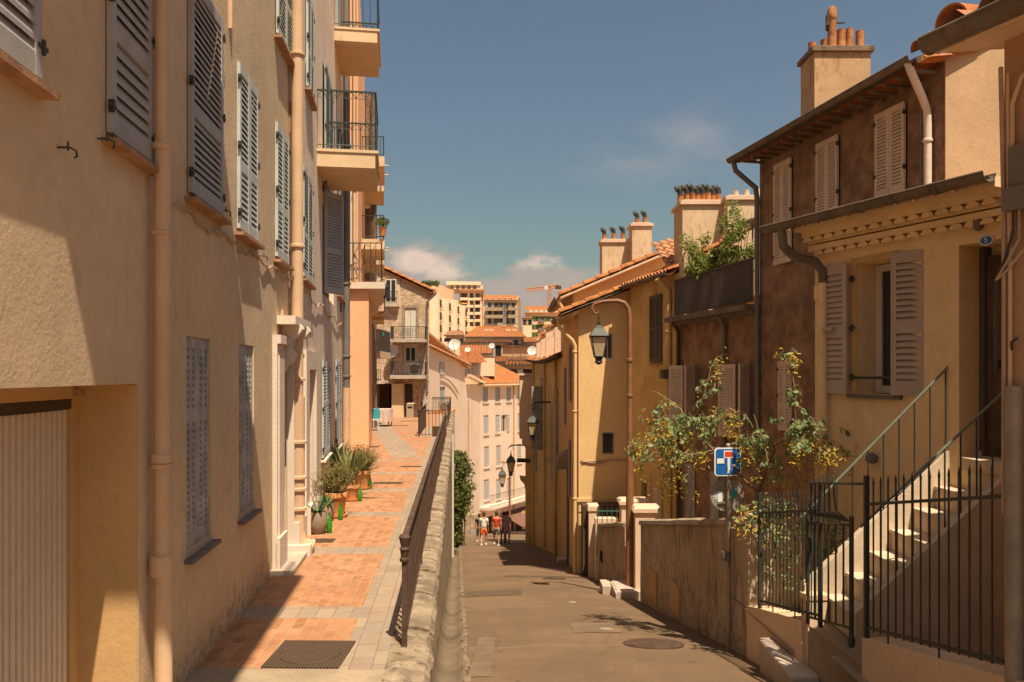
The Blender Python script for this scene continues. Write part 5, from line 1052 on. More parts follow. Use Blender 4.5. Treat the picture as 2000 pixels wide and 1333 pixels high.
pipe(hb, [BR.w(pb_, EZ-.06, .46), BR.w(pb_-.03, EZ-.18, .44), BR.w((pa*.65+pb_*.35), EZ-.45, .2), BR.w(pa, EZ-.62, .09), BR.w(pa, EZ-.85, .08), BR.w(pa, 1.6, .08)], .05, 'stonetrim', collars=[(BR.w(pa, EZ-1.05, .08), .05)])
pipe(hb, [BR.w(pa+.12, EZ-.1, .25), BR.w(pa+.13, EZ-.4, .06), BR.w(pa+.13, 1.6, .06)], .035, 'pipedark')
# chimney (part of the brown house)
cf = Fr((5.12, 13.0, 0), (1, 0), (0, -1)); q = MB(); q.box(cf, 0, .95, 3.5, 5.45, -.62, 0); ch = q.build('chimney', 'stained', hb)
q = MB(); q.box(cf, -.05, 1.0, 5.45, 5.53, -.66, .05); q.prism([cf.w(-.02, 5.53, .02), cf.w(-.02, 5.53, -.6), cf.w(.1, 5.6, -.5), cf.w(.1, 5.6, -.1)], (.95, 0, 0)); q.build('chimney_cap', 'kerb', ch)
M['rust'] = mat('rust stained clay', (0.42, 0.18, 0.07), .9, .35, 6.0, .4, 40, blot=.6)
for k, (x, h, r, z) in enumerate(((.06, .17, .07, 5.53), (.26, .2, .06, 5.55), (.40, .5, .075, 5.58), (.56, .34, .075, 5.58), (.70, .36, .07, 5.58), (.88, .34, .07, 5.56))):
    q = MB(); q.lathe(cf.w(x, z, -.25), [(r*1.05, 0), (r, .03), (r*.95, h-.02), (r*1.02, h)], 12); q.build('chimney_pot', 'rust', ch, True)
q = MB(); q.lathe(cf.w(.40, 6.08, -.25), [(.06, 0), (.085, .04), (.075, .2), (.05, .24)], 12); q.build('cowl', 'rust', ch, True)
q = MB(); q.tube([cf.w(.3, 5.9, -.2), cf.w(.26, 5.95, -.1), cf.w(.26, 6.1, -.1), cf.w(.3, 6.12, -.2)], .03, 6); q.tube([cf.w(.4, 6.05, -.25), cf.w(.6, 6.03, -.2)], .015, 6); q.build('cowl_bracket', 'rustiron', ch)
# stain on the chimney
q = MB(); q.box(cf, .56, .58, 4.0, 5.2, .004, .006)
# lower brown house with roof terrace
hl = thing('townhouse', BR.w(17, -4), 'low brown house with open pale shutters and a railed roof terrace', 'house', 'houses along the street')
s0 = BR.s_(1484)+.004; s1 = BR.s_(1325); TZ2 = 1.30
o1 = rc(BR, 1338, 1357, 0, 0, z1=.19, z0=-1.3); o2 = rc(BR, 1441, 1463, 0, 0, z1=.19, z0=-1.3); o3 = rc(BR, 1342, 1358, 905, 1015); o4 = rc(BR, 1390, 1406, 920, 1020)
q = MB(); shell(q, BR, s0, s1, -5.6, TZ2, 4.5, [(*a, .2) for a in (o1, o2, o3, o4)]); q.poly([BR.w(s0, TZ2), BR.w(s1, TZ2), BR.w(s1, TZ2, -4.5), BR.w(s0, TZ2, -4.5)]); q.build('wall', 'brown', hl)
for a in (o1, o2):
    w_ = glass_window(hl, BR, *a, .16, 'shade', 2, 1)
    for sd_, (x0) in ((1, a[1]+.01), (0, a[0]-.01)):
        q = MB(); wl_ = .46
        fr_ = BR.at(x0, a[2], .03, .35) if sd_ else BR.at(x0, a[2], .03, math.pi-.9)
        shutter_leaf(q, fr_, wl_, a[3]-a[2], pitch=.05); q.build('shutter', 'shutcream', w_)
for a in (o3, o4): shut_window(hl, BR, *a, 'shutold', d=.01, pitch=.05, sillm=None, hang=False)
q = MB(); q.box(BR, s0, s1+.1, TZ2-.08, TZ2+.03, -.1, .32); q.box(BR, s0, s1+.05, TZ2-.16, TZ2-.08, .003, .18); q.build('terrace_edge', 'gutter', hl)
q = MB(); q.box(BR, s0+.05, s1-.05, TZ2+.9, TZ2+.93, .1, .14); q.box(BR, s0+.05, s1-.05, TZ2+.08, TZ2+.11, .1, .13); n = 54
for i in range(n+1): a = s0+.05+(s1-s0-.1)*i/n; q.box(BR, a-.018, a+.018, TZ2+.1, TZ2+.9, .105, .125)
q.build('terrace_railing', 'shutdark', hl)
q = MB(); q.box(BR, s1-.3, s1, TZ2, TZ2+1.5, -1.2, -.02); q.build('parapet', 'cream', hl)
for px in (1420, 1330): a = BR.s_(px); pipe(hl, [BR.w(a, TZ2-.1, .2), BR.w(a, TZ2-.3, .07), BR.w(a, -5, .07)], .05, 'pipedark' if px > 1400 else 'rustiron')
# shrubs on the roof terrace
for k, (px, py, Y, r, sq, lab) in enumerate(((1368, 505, 18.0, .40, 1.5, 'tall bushy green shrub at the left end of the roof terrace railing'), (1441, 478, 16.4, .42, 1.7, 'tallest feathery green shrub at the right end of the roof terrace'), (1408, 508, 17.0, .26, 1.0, 'low broad leaved shrub between the two tall ones on the roof terrace'))):
    c = P(px, py, Y); t = thing('terrace_shrub', (c.x, c.y, TZ2), lab, 'shrub', 'shrubs on the roof terrace'); rnd = random.Random(k+20)
    q = MB()
    for j in range(7): e = c+Vector((rnd.uniform(-r, r)*.8, rnd.uniform(-r, r)*.6, rnd.uniform(-.2, r*sq*1.2))); q.tube([(c.x, c.y, TZ2+.3), ((c.x+e.x)/2, (c.y+e.y)/2, c.z-.25), e], [.015, .01, .004], 5)
    q.build('stem', 'barkbrown', t)
    q = MB()
    for j in range(34 if k != 2 else 14): p = c+Vector((rnd.gauss(0, r*.5), rnd.gauss(0, r*.45), rnd.gauss(-.05, r*sq*.55))); leafquads(q, p, 55, .13, .10 if k != 2 else .14, rnd, 1.3, .35 if k != 2 else .6, .5)
    q.build('foliage', 'leaf_terrace', t)
    q = MB(); q.lathe((c.x, c.y, TZ2+.02), [(.16, 0), (.2, .3), (.22, .32), (.22, .36)], 14); q.build('pot', 'terracotta', t, True)
# ochre house C between the gable and the brown house
hc = thing('townhouse', BR.w(20, -5), 'weathered ochre house wall with one tall dark shutter beside the sunlit gable', 'house', 'houses along the street')
s0 = BR.s_(1325)+.003; s1 = BR.s_(1231); CZ = 2.42
oc = [rc(BR, 1271, 1294, 0, 0, z1=BR.z_(1271, 580), z0=BR.z_(1271, 708)), rc(BR, 1278, 1293, 795, 845), rc(BR, 1277, 1294, 950, 1030), rc(BR, 1255, 1267, 940, 1060)]
q = MB(); shell(q, BR, s0, s1, -6, CZ, 5, [(*a, .12) for a in oc]); q.build('wall', 'ochre', hc)
shut_window(hc, BR, *oc[0], 'shutdark', d=.01, mids=(.5,), pitch=.05, hang=False); shut_window(hc, BR, *oc[1], 'shutold', d=.0, mids=(.5,), pitch=.05, hang=False, sillm=None); shut_window(hc, BR, *oc[2], 'shutcream', d=.01, pitch=.05, hang=False, sillm=None)
q = MB(); q.box(BR, oc[3][0]+.01, oc[3][1]-.01, oc[3][2], oc[3][3]-.01, -.1, -.05); q.build('door', 'shutdark', hc)
q = MB(); a = oc[3]; q.box(BR, a[0]-.18, a[0], a[2], a[3]+.2, .003, .05); q.box(BR, a[1], a[1]+.18, a[2], a[3]+.2, .003, .05); q.box(BR, a[0], a[1], a[3], a[3]+.2, .003, .05); q.build('door_surround', 'ochre', hc)
q = MB(); corr(q, BR.w(s0-.05, CZ+.03, .26), BR.U, -BR.N+Vector((0, 0, .4)), s1-s0+.1, 3.5, .21, .045, .4); q.hexa([BR.w(s0, CZ-.08, .22), BR.w(s1, CZ-.08, .22), BR.w(s1, CZ+.08, 0), BR.w(s0, CZ+.08, 0), BR.w(s0, CZ-.03, .22), BR.w(s1, CZ-.03, .22), BR.w(s1, CZ+.13, 0), BR.w(s0, CZ+.13, 0)]); q.build('roof', 'tile', hc)
gutter(hc, BR, s0, s1+.0, CZ+.0, .28, .06, 4)
a = BR.s_(1311); pipe(hc, [BR.w(a, CZ-.1, .36), BR.w(a, CZ-.4, .08), BR.w(a, 0, .08), BR.w(a, -5, .08)], .075, 'ochre', collars=[(BR.w(a, z, .08), .05) for z in (1.0, -.1)])
q = MB(); q.box(BR, a-.1, a+.1, BR.z_(1311, 740), BR.z_(1311, 722), .08, .26); q.build('pipe_box', 'shutdark', hc)

# gable house B (sunlit) and its street front
GB = flat(0, 22.0); hg = thing('townhouse', (2.6, 22, -5.8), 'house with the sunlit ochre gable wall behind the big street lamp', 'house', 'houses along the street')
XB = lambda px: (px-1000)/1500*22.0; ZB = lambda py: (730-py)/1500*22.0; xa, xb = XB(1130), XB(1300); rk = lambda x: 1.72+.392*(x-1.5)
og = [(XB(1176), XB(1200), ZB(888), ZB(845), .2), (XB(1177), XB(1197), ZB(701), ZB(652), .2)]
q = MB(); zt = rk(xa)-.05; wall(q, GB, xa, xb, -6.2, zt, og); q.poly([GB.w(xa, zt), GB.w(xb, zt), GB.w(xb, rk(xb)-.05)])
BF = Fr((xa, 22.0), (0, 1), (-1, 0)); of = [(.8, 1.5, -.9, .9, .1), (2.6, 3.3, -.9, .9, .1), (.9, 1.5, -4.2, -2.6, .1), (2.9, 3.3, -4, -2.2, .1), (5.0, 5.6, -1.8, .2, .1)]
wall(q, BF, 0, 8.0, -7.6, 1.62, of); q.poly([GB.w(xa, -6.2), GB.w(xb, -6.2), GB.w(xb, -6.2, -6), GB.w(xa, -6.2, -6)]); q.build('wall', 'gable', hg)
for o_ in og: w_ = glass_window(hg, GB, o_[0], o_[1], o_[2], o_[3], .14, 'shutgrey', 2 if o_ is og[1] else 1, 1, .035)
for o_ in of: shut_window(hg, BF, *o_[:4], 'shutgrey', d=.03, pitch=.07, sillm=None, hang=False)
q = MB(); q.box(GB, xa-.05, XB(1232), ZB(980), ZB(973), .004, .06); q.box(GB, xa, xb, ZB(1000), ZB(980), .0, .02); q.build('string_course', 'gable', hg)
q = MB(); q.poly([GB.w(1.38, 1.66, .35), GB.w(1.38, 1.60, .35), GB.w(5.6, 1.60+.392*4.22, .35), GB.w(5.6, 1.66+.392*4.22, .35)])
q.hexa([GB.w(1.38, 1.60, -6), GB.w(5.6, 3.25, -6), GB.w(5.6, 3.25, .35), GB.w(1.38, 1.60, .35), GB.w(1.38, 1.67, -6), GB.w(5.6, 3.32, -6), GB.w(5.6, 3.32, .35), GB.w(1.38, 1.67, .35)]); q.build('roof_board', 'pillar', hg)
rake(hg, GB.w(1.34, 1.72, .28), GB.w(5.6, 3.39, .28), .11, .42, 'tile'); q = MB(); corr(q, GB.w(1.38, 1.72, .2)+Vector((0, 0, 0)), (0, 1, 0), Vector((1, 0, .392)), 2.2, 4.4, .21, .045, .4); q.build('roof', 'tile', hg)
gutter(hg, Fr((1.30, 21.7), (0, 1), (-1, 0)), 0, 2.3, 1.62, 0, .08, 3)
pipe(hg, [(1.32, 21.95, 1.55), (1.36, 21.95, 1.3), (1.72, 21.95, .95), (1.80, 21.98, .8), (1.80, 21.98, -3), (1.80, 21.98, -6)], .055, 'gable', collars=[((1.80, 21.98, z), .05) for z in (.6, -1.1, -3.6)])
q = MB(); q.tube([GB.w(XB(1136), ZB(902), .03), GB.w(XB(1160), ZB(901), .03), GB.w(XB(1195), ZB(898), .03), GB.w(XB(1230), ZB(898), .03)], .02, 6); q.tube([GB.w(XB(1134), ZB(898), .03), GB.w(XB(1150), ZB(904), .03), GB.w(XB(1170), ZB(905), .03), GB.w(XB(1188), ZB(899), .03)], .015, 6); q.build('wall_cable', 'cable', hg)
# house A behind, higher roof
ha = thing('townhouse', (2.4, 25, -6), 'taller ochre house behind the sunlit gable with two tall chimneys', 'house', 'houses along the street')
YA = 24.3; GA = flat(0, YA); ra = lambda x: 2.50+.42*(x-1.6)
q = MB(); q.prism([GA.w(1.95, 1.0), GA.w(6.2, 1.0), GA.w(6.2, ra(6.2)-.1), GA.w(1.95, ra(1.95)-.1)], (0, 5.2, 0)); q.build('wall', 'gable', ha)
q = MB(); q.hexa([GA.w(1.5, ra(1.5)-.12, -5.6), GA.w(6.2, ra(6.2)-.12, -5.6), GA.w(6.2, ra(6.2)-.12, .3), GA.w(1.5, ra(1.5)-.12, .3), GA.w(1.5, ra(1.5)-.05, -5.6), GA.w(6.2, ra(6.2)-.05, -5.6), GA.w(6.2, ra(6.2)-.05, .3), GA.w(1.5, ra(1.5)-.05, .3)]); q.build('roof_board', 'pillar', ha)
rake(ha, GA.w(1.5, ra(1.5)+.0, .22), GA.w(6.2, ra(6.2), .22), .12, .44, 'tile'); q = MB(); corr(q, GA.w(1.5, ra(1.5), .15), (0, 1, 0), Vector((1, 0, .42)), 5.4, 4.8, .21, .045, .4); q.build('roof', 'oldtile', ha)
gutter(ha, Fr((1.42, 24.0), (0, 1), (-1, 0)), 0, 5.0, 2.40, 0, .09, 5)
pipe(ha, [(1.45, 24.1, 2.3), (1.6, 24.15, 2.0), (1.95, 24.2, 1.8)], .06, 'gable')
def chim(par, x0, x1, yt, yb, Y, dep, pots, capm='pillar', m='chimwall', capsp=0.05, cowl=True):
    a, b_ = P(x0, yb, Y), P(x1, yt, Y); f = Fr((a.x, Y, 0), (1, 0), (0, -1)); w = b_.x-a.x; q = MB(); q.box(f, 0, w, a.z-1.2, b_.z, -dep, 0); c_ = q.build('chimney', m, par)
    q = MB(); q.box(f, -.06, w+.06, b_.z, b_.z+.09, -dep-.06, .06); q.box(f, .02, w-.02, b_.z+.09, b_.z+.13, -dep+.02, -.02); q.build('chimney_cap', capm, c_)
    for k, u in enumerate(pots):
        x = w*u; q = MB(); hh = .22+.03*(k % 3); q.lathe(f.w(x, b_.z+.12, -dep/2), [(.085, 0), (.075, hh-.02), (.085, hh)], 12); pt = q.build('chimney_pot', 'rust' if cowl else 'dish', c_, True)
        if cowl:                                    # curved metal hood
            q = MB(); z0 = b_.z+.12+hh-.03; yy_ = -dep/2; sg = -1 if k % 2 == 0 else 1
            q.tube([f.w(x, z0, yy_), f.w(x, z0+.09, yy_), f.w(x-.02, z0+.16, yy_), f.w(x-.07, z0+.20, yy_), f.w(x-.12, z0+.18, yy_)], [.07, .072, .078, .082, .085], 12)
            q.build('cowl', 'iron', pt)
    return c_
chim(ha, 1176, 1232, 474, 530, 26.5, .7, (.12, .45, .78)); chim(ha, 1235, 1273, 442, 500, 26, .8, (.35, .75))
# big chimneys behind the roof terrace
hh_ = thing('chimney_house', P(1410, 560, 19), 'cream house back with long rows of hooded chimney pots above the roof terrace', 'house', 'houses along the street')
a = P(1332, 480, 19.0); q = MB(); q.prism([(a.x-.1, 19.6, .5), (8.5, 19.6, .5), (8.5, 19.6, 4.2), (6.6, 19.6, 3.9), (a.x-.1, 19.6, 2.7)], (0, 5, 0)); q.build('wall', 'cream', hh_)
q = MB(); corr(q, (a.x-.2, 19.3, 2.5), (1, 0, .25), Vector((0, 1, .45)), 4.2, 3, .21, .045, .4); q.build('roof', 'oldtile', hh_)
chim(hh_, 1333, 1420, 400, 500, 19.0, 1.0, (.05, .2, .33, .45, .57, .69, .81, .93)); chim(hh_, 1421, 1500, 391, 480, 18.6, 1.0, (.35, .62, .9), cowl=False)
rake(hh_, P(1345, 510, 18.4), P(1482, 440, 17.6), .11, .42, 'tile')
q = MB(); c0_, c1_, c2_ = P(1408, 444, 17.2), P(1480, 425, 16.6), P(1482, 448, 17.2); q.prism([c0_, c1_, c2_, P(1445, 442, 17.5)], (0, 0, .02)); q.tube([P(1470, 430, 17), P(1470, 560, 17)], .02, 6)
o = q.build('shade_sail', 'mauve', origin=P(1470, 560, 17)); tag(o, 'small dull purple sunshade stretched above the roof terrace', 'sunshade')

# far house D further down the right side, with fin walls on its roof
hd = thing('townhouse', (1.6, 36, -8), 'shadowed house at the bend of the street with a curved tiled eave', 'house', 'houses along the street')
D1 = Fr((1.90, 30.0), (-.8, 12), (-12, -.8)); wins_d = [(6.2, 7.6, -2.7, -.1), (2.0, 2.9, -4.6, -1.4), (9.5, 10.2, -5, -3.2), (.8, 1.4, -4, -.6)]
q = MB(); shell(q, D1, 0, 12.0, -11, .80, 5, [(*a, .12) for a in wins_d]); D2 = Fr(D1.w(12.0, 0), (1, 0), (0, 1)); q.build('wall', 'ochre', hd)
glass_window(hd, D1, *wins_d[0], .06, 'shutwhite', 2, 2, .07)
q = MB(); shutter_leaf(q, D1.at(wins_d[0][0]-.02, wins_d[0][2]-.9, .04, math.pi-1.2), .6, 3.0, pitch=.1); q.build('shutter', 'shutold', hd)
for a in wins_d[1:]: shut_window(hd, D1, *a, 'shutold', d=.02, pitch=.1, sillm=None, hang=False)
q = MB(); n = 14; cols_ = 90
Ra = []
for j in range(7):
    row = []
    for i in range(cols_+1):
        u = i/cols_; Y = 29.0+14.0*u; x = 1.62-(.8/12)*(Y-30)+.55*j; z = .80+.18*math.sin(u*math.pi)*-1+.20*j-.06*(1-u)+.05*abs(math.sin(i*.9)); row.append(Vector((x, Y, z)))
    Ra.append(row)
for j in range(6):
    for i in range(cols_): q.poly([Ra[j][i], Ra[j][i+1], Ra[j+1][i+1], Ra[j+1][i]])
q.build('roof', 'tile', hd)
q = MB()
for i in range(cols_): a, b_ = Ra[0][i]-Vector((-.0, 0, .12)), Ra[0][i+1]-Vector((0, 0, .12)); q.hexa([a, b_, b_+Vector((.5, 0, -.02)), a+Vector((.5, 0, -.02)), a+Vector((0, 0, .06)), b_+Vector((0, 0, .06)), b_+Vector((.5, 0, .05)), a+Vector((.5, 0, .05))])
q.build('eaves', 'shade', hd)
for k, (x0, x1, yt, yb, Y) in enumerate(((1083, 1096, 624, 690, 31.5), (1066, 1081, 637, 694, 34), (1056, 1066, 652, 698, 36.5), (1048, 1056, 660, 700, 39))):
    a, b_ = P(x0, yb, Y), P(x1, yt, Y); q = MB(); q.prism([(a.x, Y, a.z-.3), (b_.x, Y, a.z-.3), (b_.x, Y, b_.z), (a.x, Y, b_.z-.16)], (0, .35, 0)); fw = q.build('firewall', 'pillar', hd)
    r_ = rake(fw, (a.x-.12, Y-.02, b_.z-.12), (b_.x+.05, Y-.02, b_.z+.06), .10, .35, 'tile'); 
bx = P(1015, 735, 42); q = MB(); f = Fr((bx.x, 42.3, 0), (1, 0), (0, -1)); q.box(f, 0, 1.1, -3.6, -.1, -2.2, 0); q.box(f, .15, 1.2, -4.0, -3.6, -1.8, -.0); by = q.build('bay', 'cream', hd); q = MB(); q.box(f, -.1, 1.35, -.1, .02, -2.2, .12); q.build('cornice', 'pillar', by)
q = MB(); q.box(f, .35, 1.2, -11.5, -4.0, -2.0, -.02); q.build('wall', 'ochre', hd)
q = MB(); pr = [(0, -5.7), (-.45, -5.65), (-.42, -5.85), (-.2, -6.1), (-.1, -6.6), (0, -6.8)]; q.prism([f.w(.45+a, z, .0) for a, z in pr], (0, .35, 0)); q.build('corbel', 'ochre', hd)
q = MB(); q.box(f, -.15, .6, -4.9, -4.7, -.3, .0); q.build('ledge', 'shade', hd)
pipe(hd, [D1.w(10.6, z, .08) for z in (.7, -5, -9.5)], .06, 'ochre'); pipe(hd, [D1.w(5.2, z, .08) for z in (.7, -5, -8)], .06, 'ochre'); pipe(hd, [D1.w(1.2, z, .08) for z in (.7, -5, -8)], .07, 'ochre')
q = MB(); q.tube([D1.w(a, -3.3-.06*abs(math.sin(a*1.3))-.12*a, .06) for a in [0, 1, 2, 3, 4, 5, 6]], .03, 6); q.build('wall_cable', 'cable', hd)
q = MB(); q.prism([BF.w(3.6, -3.2, 0), BF.w(3.6, -3.2, .45), BF.w(3.6, -2.8, .35), BF.w(3.6, -2.6, 0)], (0, .9, 0)); q.build('door_canopy', 'concrete', hg)
q = MB(); q.box(BF, 3.7, 4.4, -6.9, -3.3, .004, .03); q.build('door', 'shade', hg)

# ---------------------------------------------------------- courtyard walls on the right edge
def low_wall(label, y0, y1, ztop, m, th=.22, round_=True, name='courtyard_wall'):
    t = thing(name, SWL.w(y0, street_z(y0)), label, 'wall', 'low walls along the street'); q = MB(); n = max(4, int((y1-y0)*5)); rows_ = []
    for i in range(n+1):
        a = y0+(y1-y0)*i/n; zt = ztop(a)+.02*noise.noise(Vector((a*1.4, 7, 0))); zb = street_z(a)-.25; r = []
        for k in range(9): z = zb+(zt-.06-zb)*k/8; r.append(SWL.w(a, z, .018*noise.noise(Vector((a*1.1, z*1.3, 3)))))
        r += [SWL.w(a, zt-.06, .03), SWL.w(a, zt-.015, .02), SWL.w(a, zt+.02, -.05), SWL.w(a, zt+.025, -th*.6), SWL.w(a, zt-.02, -th-.01), SWL.w(a, zb, -th)]; rows_.append(r)
    for a, b_ in zip(rows_, rows_[1:]):
        for k in range(len(a)-1): q.poly([a[k], a[k+1], b_[k+1], b_[k]])
    q.poly(rows_[0]); q.poly(rows_[-1][::-1]); o = q.build('wall_face', m, t)
    q = MB(); zz = [(-.005, .035), (.02, .05), (.02, -.06), (-.02, -th-.02)]
    rr2 = []
    for i in range(n+1): a = y0+(y1-y0)*i/n; zt = ztop(a)+.02*noise.noise(Vector((a*1.4, 7, 0))); rr2.append([SWL.w(a, zt-.05, .045), SWL.w(a, zt+.02, .03), SWL.w(a, zt+.05, -.06), SWL.w(a, zt+.035, -th*.7), SWL.w(a, zt-.03, -th-.03)])
    for a, b_ in zip(rr2, rr2[1:]):
        for k in range(4): q.poly([a[k], a[k+1], b_[k+1], b_[k]])
    q.poly(rr2[0]); q.poly(rr2[-1]); q.build('coping', 'concrete' if m == 'dirty' else m, t); return t
dw = low_wall('long stained wall with two painted patches between the pillars and the sign post', SWL.s_(1462), SWL.s_(1251), lambda a: -1.84+(-1.13)*(a-9.6)/5.8*1.0, 'dirty')
for px0, px1, y0, y1 in ((1269, 1284, 1108, 1158), (1311, 1330, 1130, 1185)):
    b_, a = SWL.s_(px0), SWL.s_(px1); z0, z1 = SWL.z_(px0, y1), SWL.z_(px0, y0); q = MB(); q.hexa([SWL.w(a, z0-.12+0.06, .0), SWL.w(b_, z0, .0), SWL.w(b_, z0, .03), SWL.w(a, z0-.06, .03), SWL.w(a, z1-.0, 0), SWL.w(b_, z1+.0, 0), SWL.w(b_, z1, .03), SWL.w(a, z1, .03)]); q.build('painted_patch', 'tan', dw)
w2 = low_wall('shorter stained wall between the white pillars behind the lamp post', SWL.s_(1221), SWL.s_(1150), lambda a: SWL.z_(1221, 1024)+(SWL.z_(1150, 1025)-SWL.z_(1221, 1024))*(a-SWL.s_(1221))/(SWL.s_(1150)-SWL.s_(1221)), 'dirty', .25)
q = MB(); a = SWL.s_(1173); q.box(SWL, a-.3, a, SWL.z_(1173, 1095), SWL.z_(1173, 1075), .0, .02); q.build('hatch', 'dark', w2)
def pillar(px0, px1, ytop, ys_, Y, w, label, capout=.05, caph=.12, m='pillar', d=.05, dep=.4):
    c = P(px0, ytop, Y); t = thing('gate_pillar', (c.x, Y, street_z(Y)), label, 'pillar', 'pillars of the courtyard wall'); w = (px1-px0)/1500*Y; f = Fr((c.x, Y, 0), (1, 0), (0, -1))
    q = MB(); q.box(f, .0, w, street_z(Y)-.3, c.z-caph, -dep, 0); q.build('shaft', m, t); q = MB(); q.prism([f.w(-capout, c.z-caph, -dep-capout), f.w(-capout, c.z-caph, capout), f.w(-capout, c.z-.04, capout), f.w(0, c.z, 0), f.w(0, c.z, -dep), f.w(-capout, c.z-.04, -dep-capout)], (w+2*capout, 0, 0)); q.build('cap', m, t); return t
pillar(1241, 1279, 990, 0, 16.0, .4, 'pinkish white pillar at the far end of the long stained wall, right of the lamp post')
pillar(1214, 1257, 976, 0, 17.6, .4, 'pinkish white pillar hidden partly behind the lamp post')
pillar(1150, 1165, 987, 0, 21.0, .3, 'rounded white pillar at the foot of the sunlit gable, the right one of two', .03, .16); pillar(1139, 1149, 972, 0, 22.6, .3, 'narrow tall white pillar against the gable corner, left of the rounded one', .02, .1)
cy = thing('courtyard_railing', P(1190, 1022, 19.5), 'green spiked railing in the small courtyard below the sunlit gable', 'railing'); f = flat(0, 19.8); a0, a1 = 2.2, 2.95; q = MB(); z = (730-995)/1500*19.8
q.tube([f.w(a0, z-.05), f.w(a1, z-.05)], .015, 6); n = 6
for i in range(n+1): a = a0+(a1-a0)*i/n; q.tube([f.w(a, z-1.2), f.w(a, z), f.w(a, z+.05)], [.012, .012, .002], 6)
M['greenrail'] = mat('dark green railing paint', (0.02, 0.10, 0.05), .5, .1, 8); q.build('railing', 'greenrail', cy)
q = MB(); q.box(Fr((1.95, 21.2, 0), (1, 0), (0, 1)), 0, 1.6, -6, -3.65, 0, .5); o = q.build('courtyard_back_wall', 'shade', origin=(2.7, 21.2, -6)); tag(o, 'dark low wall under the gable behind the green railing', 'wall', 'low walls along the street')
q = MB(); q.box(Fr((2.2, 20.2, 0), (1, 0), (0, 1)), 0, .6, -5.6, -3.82, 0, .3); o = q.build('garden_box', 'pillar', origin=(2.5, 20.2, -5.6)); tag(o, 'white box standing behind the green courtyard railing', 'box')
# kerb stones by the wall
for k, (px, py, Y, w, l, h, lab) in enumerate(((1124, 1100, 25.0, .35, .8, .3, 'pale bracket shaped stone step at the foot of the gable house'), (1097, 1098, 26.5, .3, .5, .2, 'small pale stone further left of the bracket shaped step'))):
    c = P(px, py, Y); c.z = street_z(Y)-.05; q = MB(); f = Fr(c, (1, 0), (0, 1)); q.prism([f.w(-w/2, 0, 0), f.w(-w/2, h*.6, 0), f.w(-w*.3, h, 0), f.w(w, h, 0), f.w(w, 0, 0)], (0, l, 0)); o = q.build('step_stone', 'marble', origin=c); tag(o, lab, 'stone')

# ============================================================ YELLOW HOUSE, number 5
hy = thing('townhouse', YL.w(9, -3.2), 'yellow house with mauve grey shutters, scalloped eave and outside stairs on the right', 'house', 'houses along the street')
s1 = YL.s_(1592); s0 = YL.s_(1990); YZ = 1.86
wz0, wz1 = YL.z_(1617, 768), YL.z_(1617, 521)
ow = (YL.s_(1748), YL.s_(1673), wz0, wz1-.02, .42); od = (YL.s_(1975), YL.s_(1873), YL.z_(1873, 893), YL.z_(1873, 480), .42)
q = MB(); shell(q, YL, s0, s1, -3.9, YZ, 3, [ow, od]); q.build('wall', 'yellow', hy)
q = MB(); q.box(YL, od[0]+.02, od[1]-.06, od[2], od[3]-.1, -.40, -.34); dr = q.build('door', 'wood', hy); q = MB(); q.tube([YL.w(od[1]-.2, od[2]+.95, -.34), YL.w(od[1]-.2, od[2]+.95, -.27)], .03, 8); q.build('handle', 'rustiron', dr)
q = MB(); q.box(YL, od[1]-.06, od[1]-.002, od[2], od[3]-.004, -.41, -.3); q.build('door_frame', 'shutdark', hy)
wn = glass_window(hy, YL, ow[0]+.01, ow[1]-.01, ow[2]+.01, ow[3]-.01, .36, 'shutwhite', 1, 1, .085)
q = MB(); q.box(YL, ow[0]+.12, ow[0]+.45, ow[2]+.1, ow[3]-.1, -.335, -.33); 
q.build('curtain', 'shade', wn)
q = MB(); q.box(YL, ow[0]-.1, ow[1]+.1, ow[2]-.05, ow[2]-.004, .003, .05); q.build('sill', 'slate', wn)
q = MB(); q.tube([YL.w(ow[0]+.0, ow[2]+.19, .02), YL.w(ow[1]+.0, ow[2]+.19, .02)], .016, 8); q.build('window_bar', 'iron', wn)
q = MB(); f = YL
for a0, a1, b0, b1 in ((ow[0]-.07, ow[0], ow[2], ow[3]+.07), (ow[1], ow[1]+.07, ow[2], ow[3]+.07), (ow[0], ow[1], ow[3], ow[3]+.07)): q.box(YL, a0, a1, b0, b1, .003, .012)
q.build('painted_surround', 'recess', wn)
shw = .42; q = MB(); shutter_leaf(q, YL.at(YL.s_(1664), wz0, .05, -.08), .40, wz1-wz0, t=.04, st=.065, rail=.12, mids=(.47,), pitch=.062); q.build('shutter', 'shutmauve', wn)
q = MB(); shutter_leaf(q, YL.at(ow[0]+.0, wz0-.0, .04, math.pi+.22), .40, wz1-wz0+.02, t=-.04, st=.065, rail=.12, mids=(.47,), pitch=.062); q.build('shutter', 'shutmauve', wn)
hinges(YL, wn, (ow[1]+.03,), (wz0+.2, (wz0+wz1)/2, wz1-.2), .05)
q = MB(); q.box(YL, YL.s_(1640), YL.s_(1620), -.02+(wz0+wz1)/2, .02+(wz0+wz1)/2, .1, .13); q.build('shutter_latch', 'shutmauve', wn)
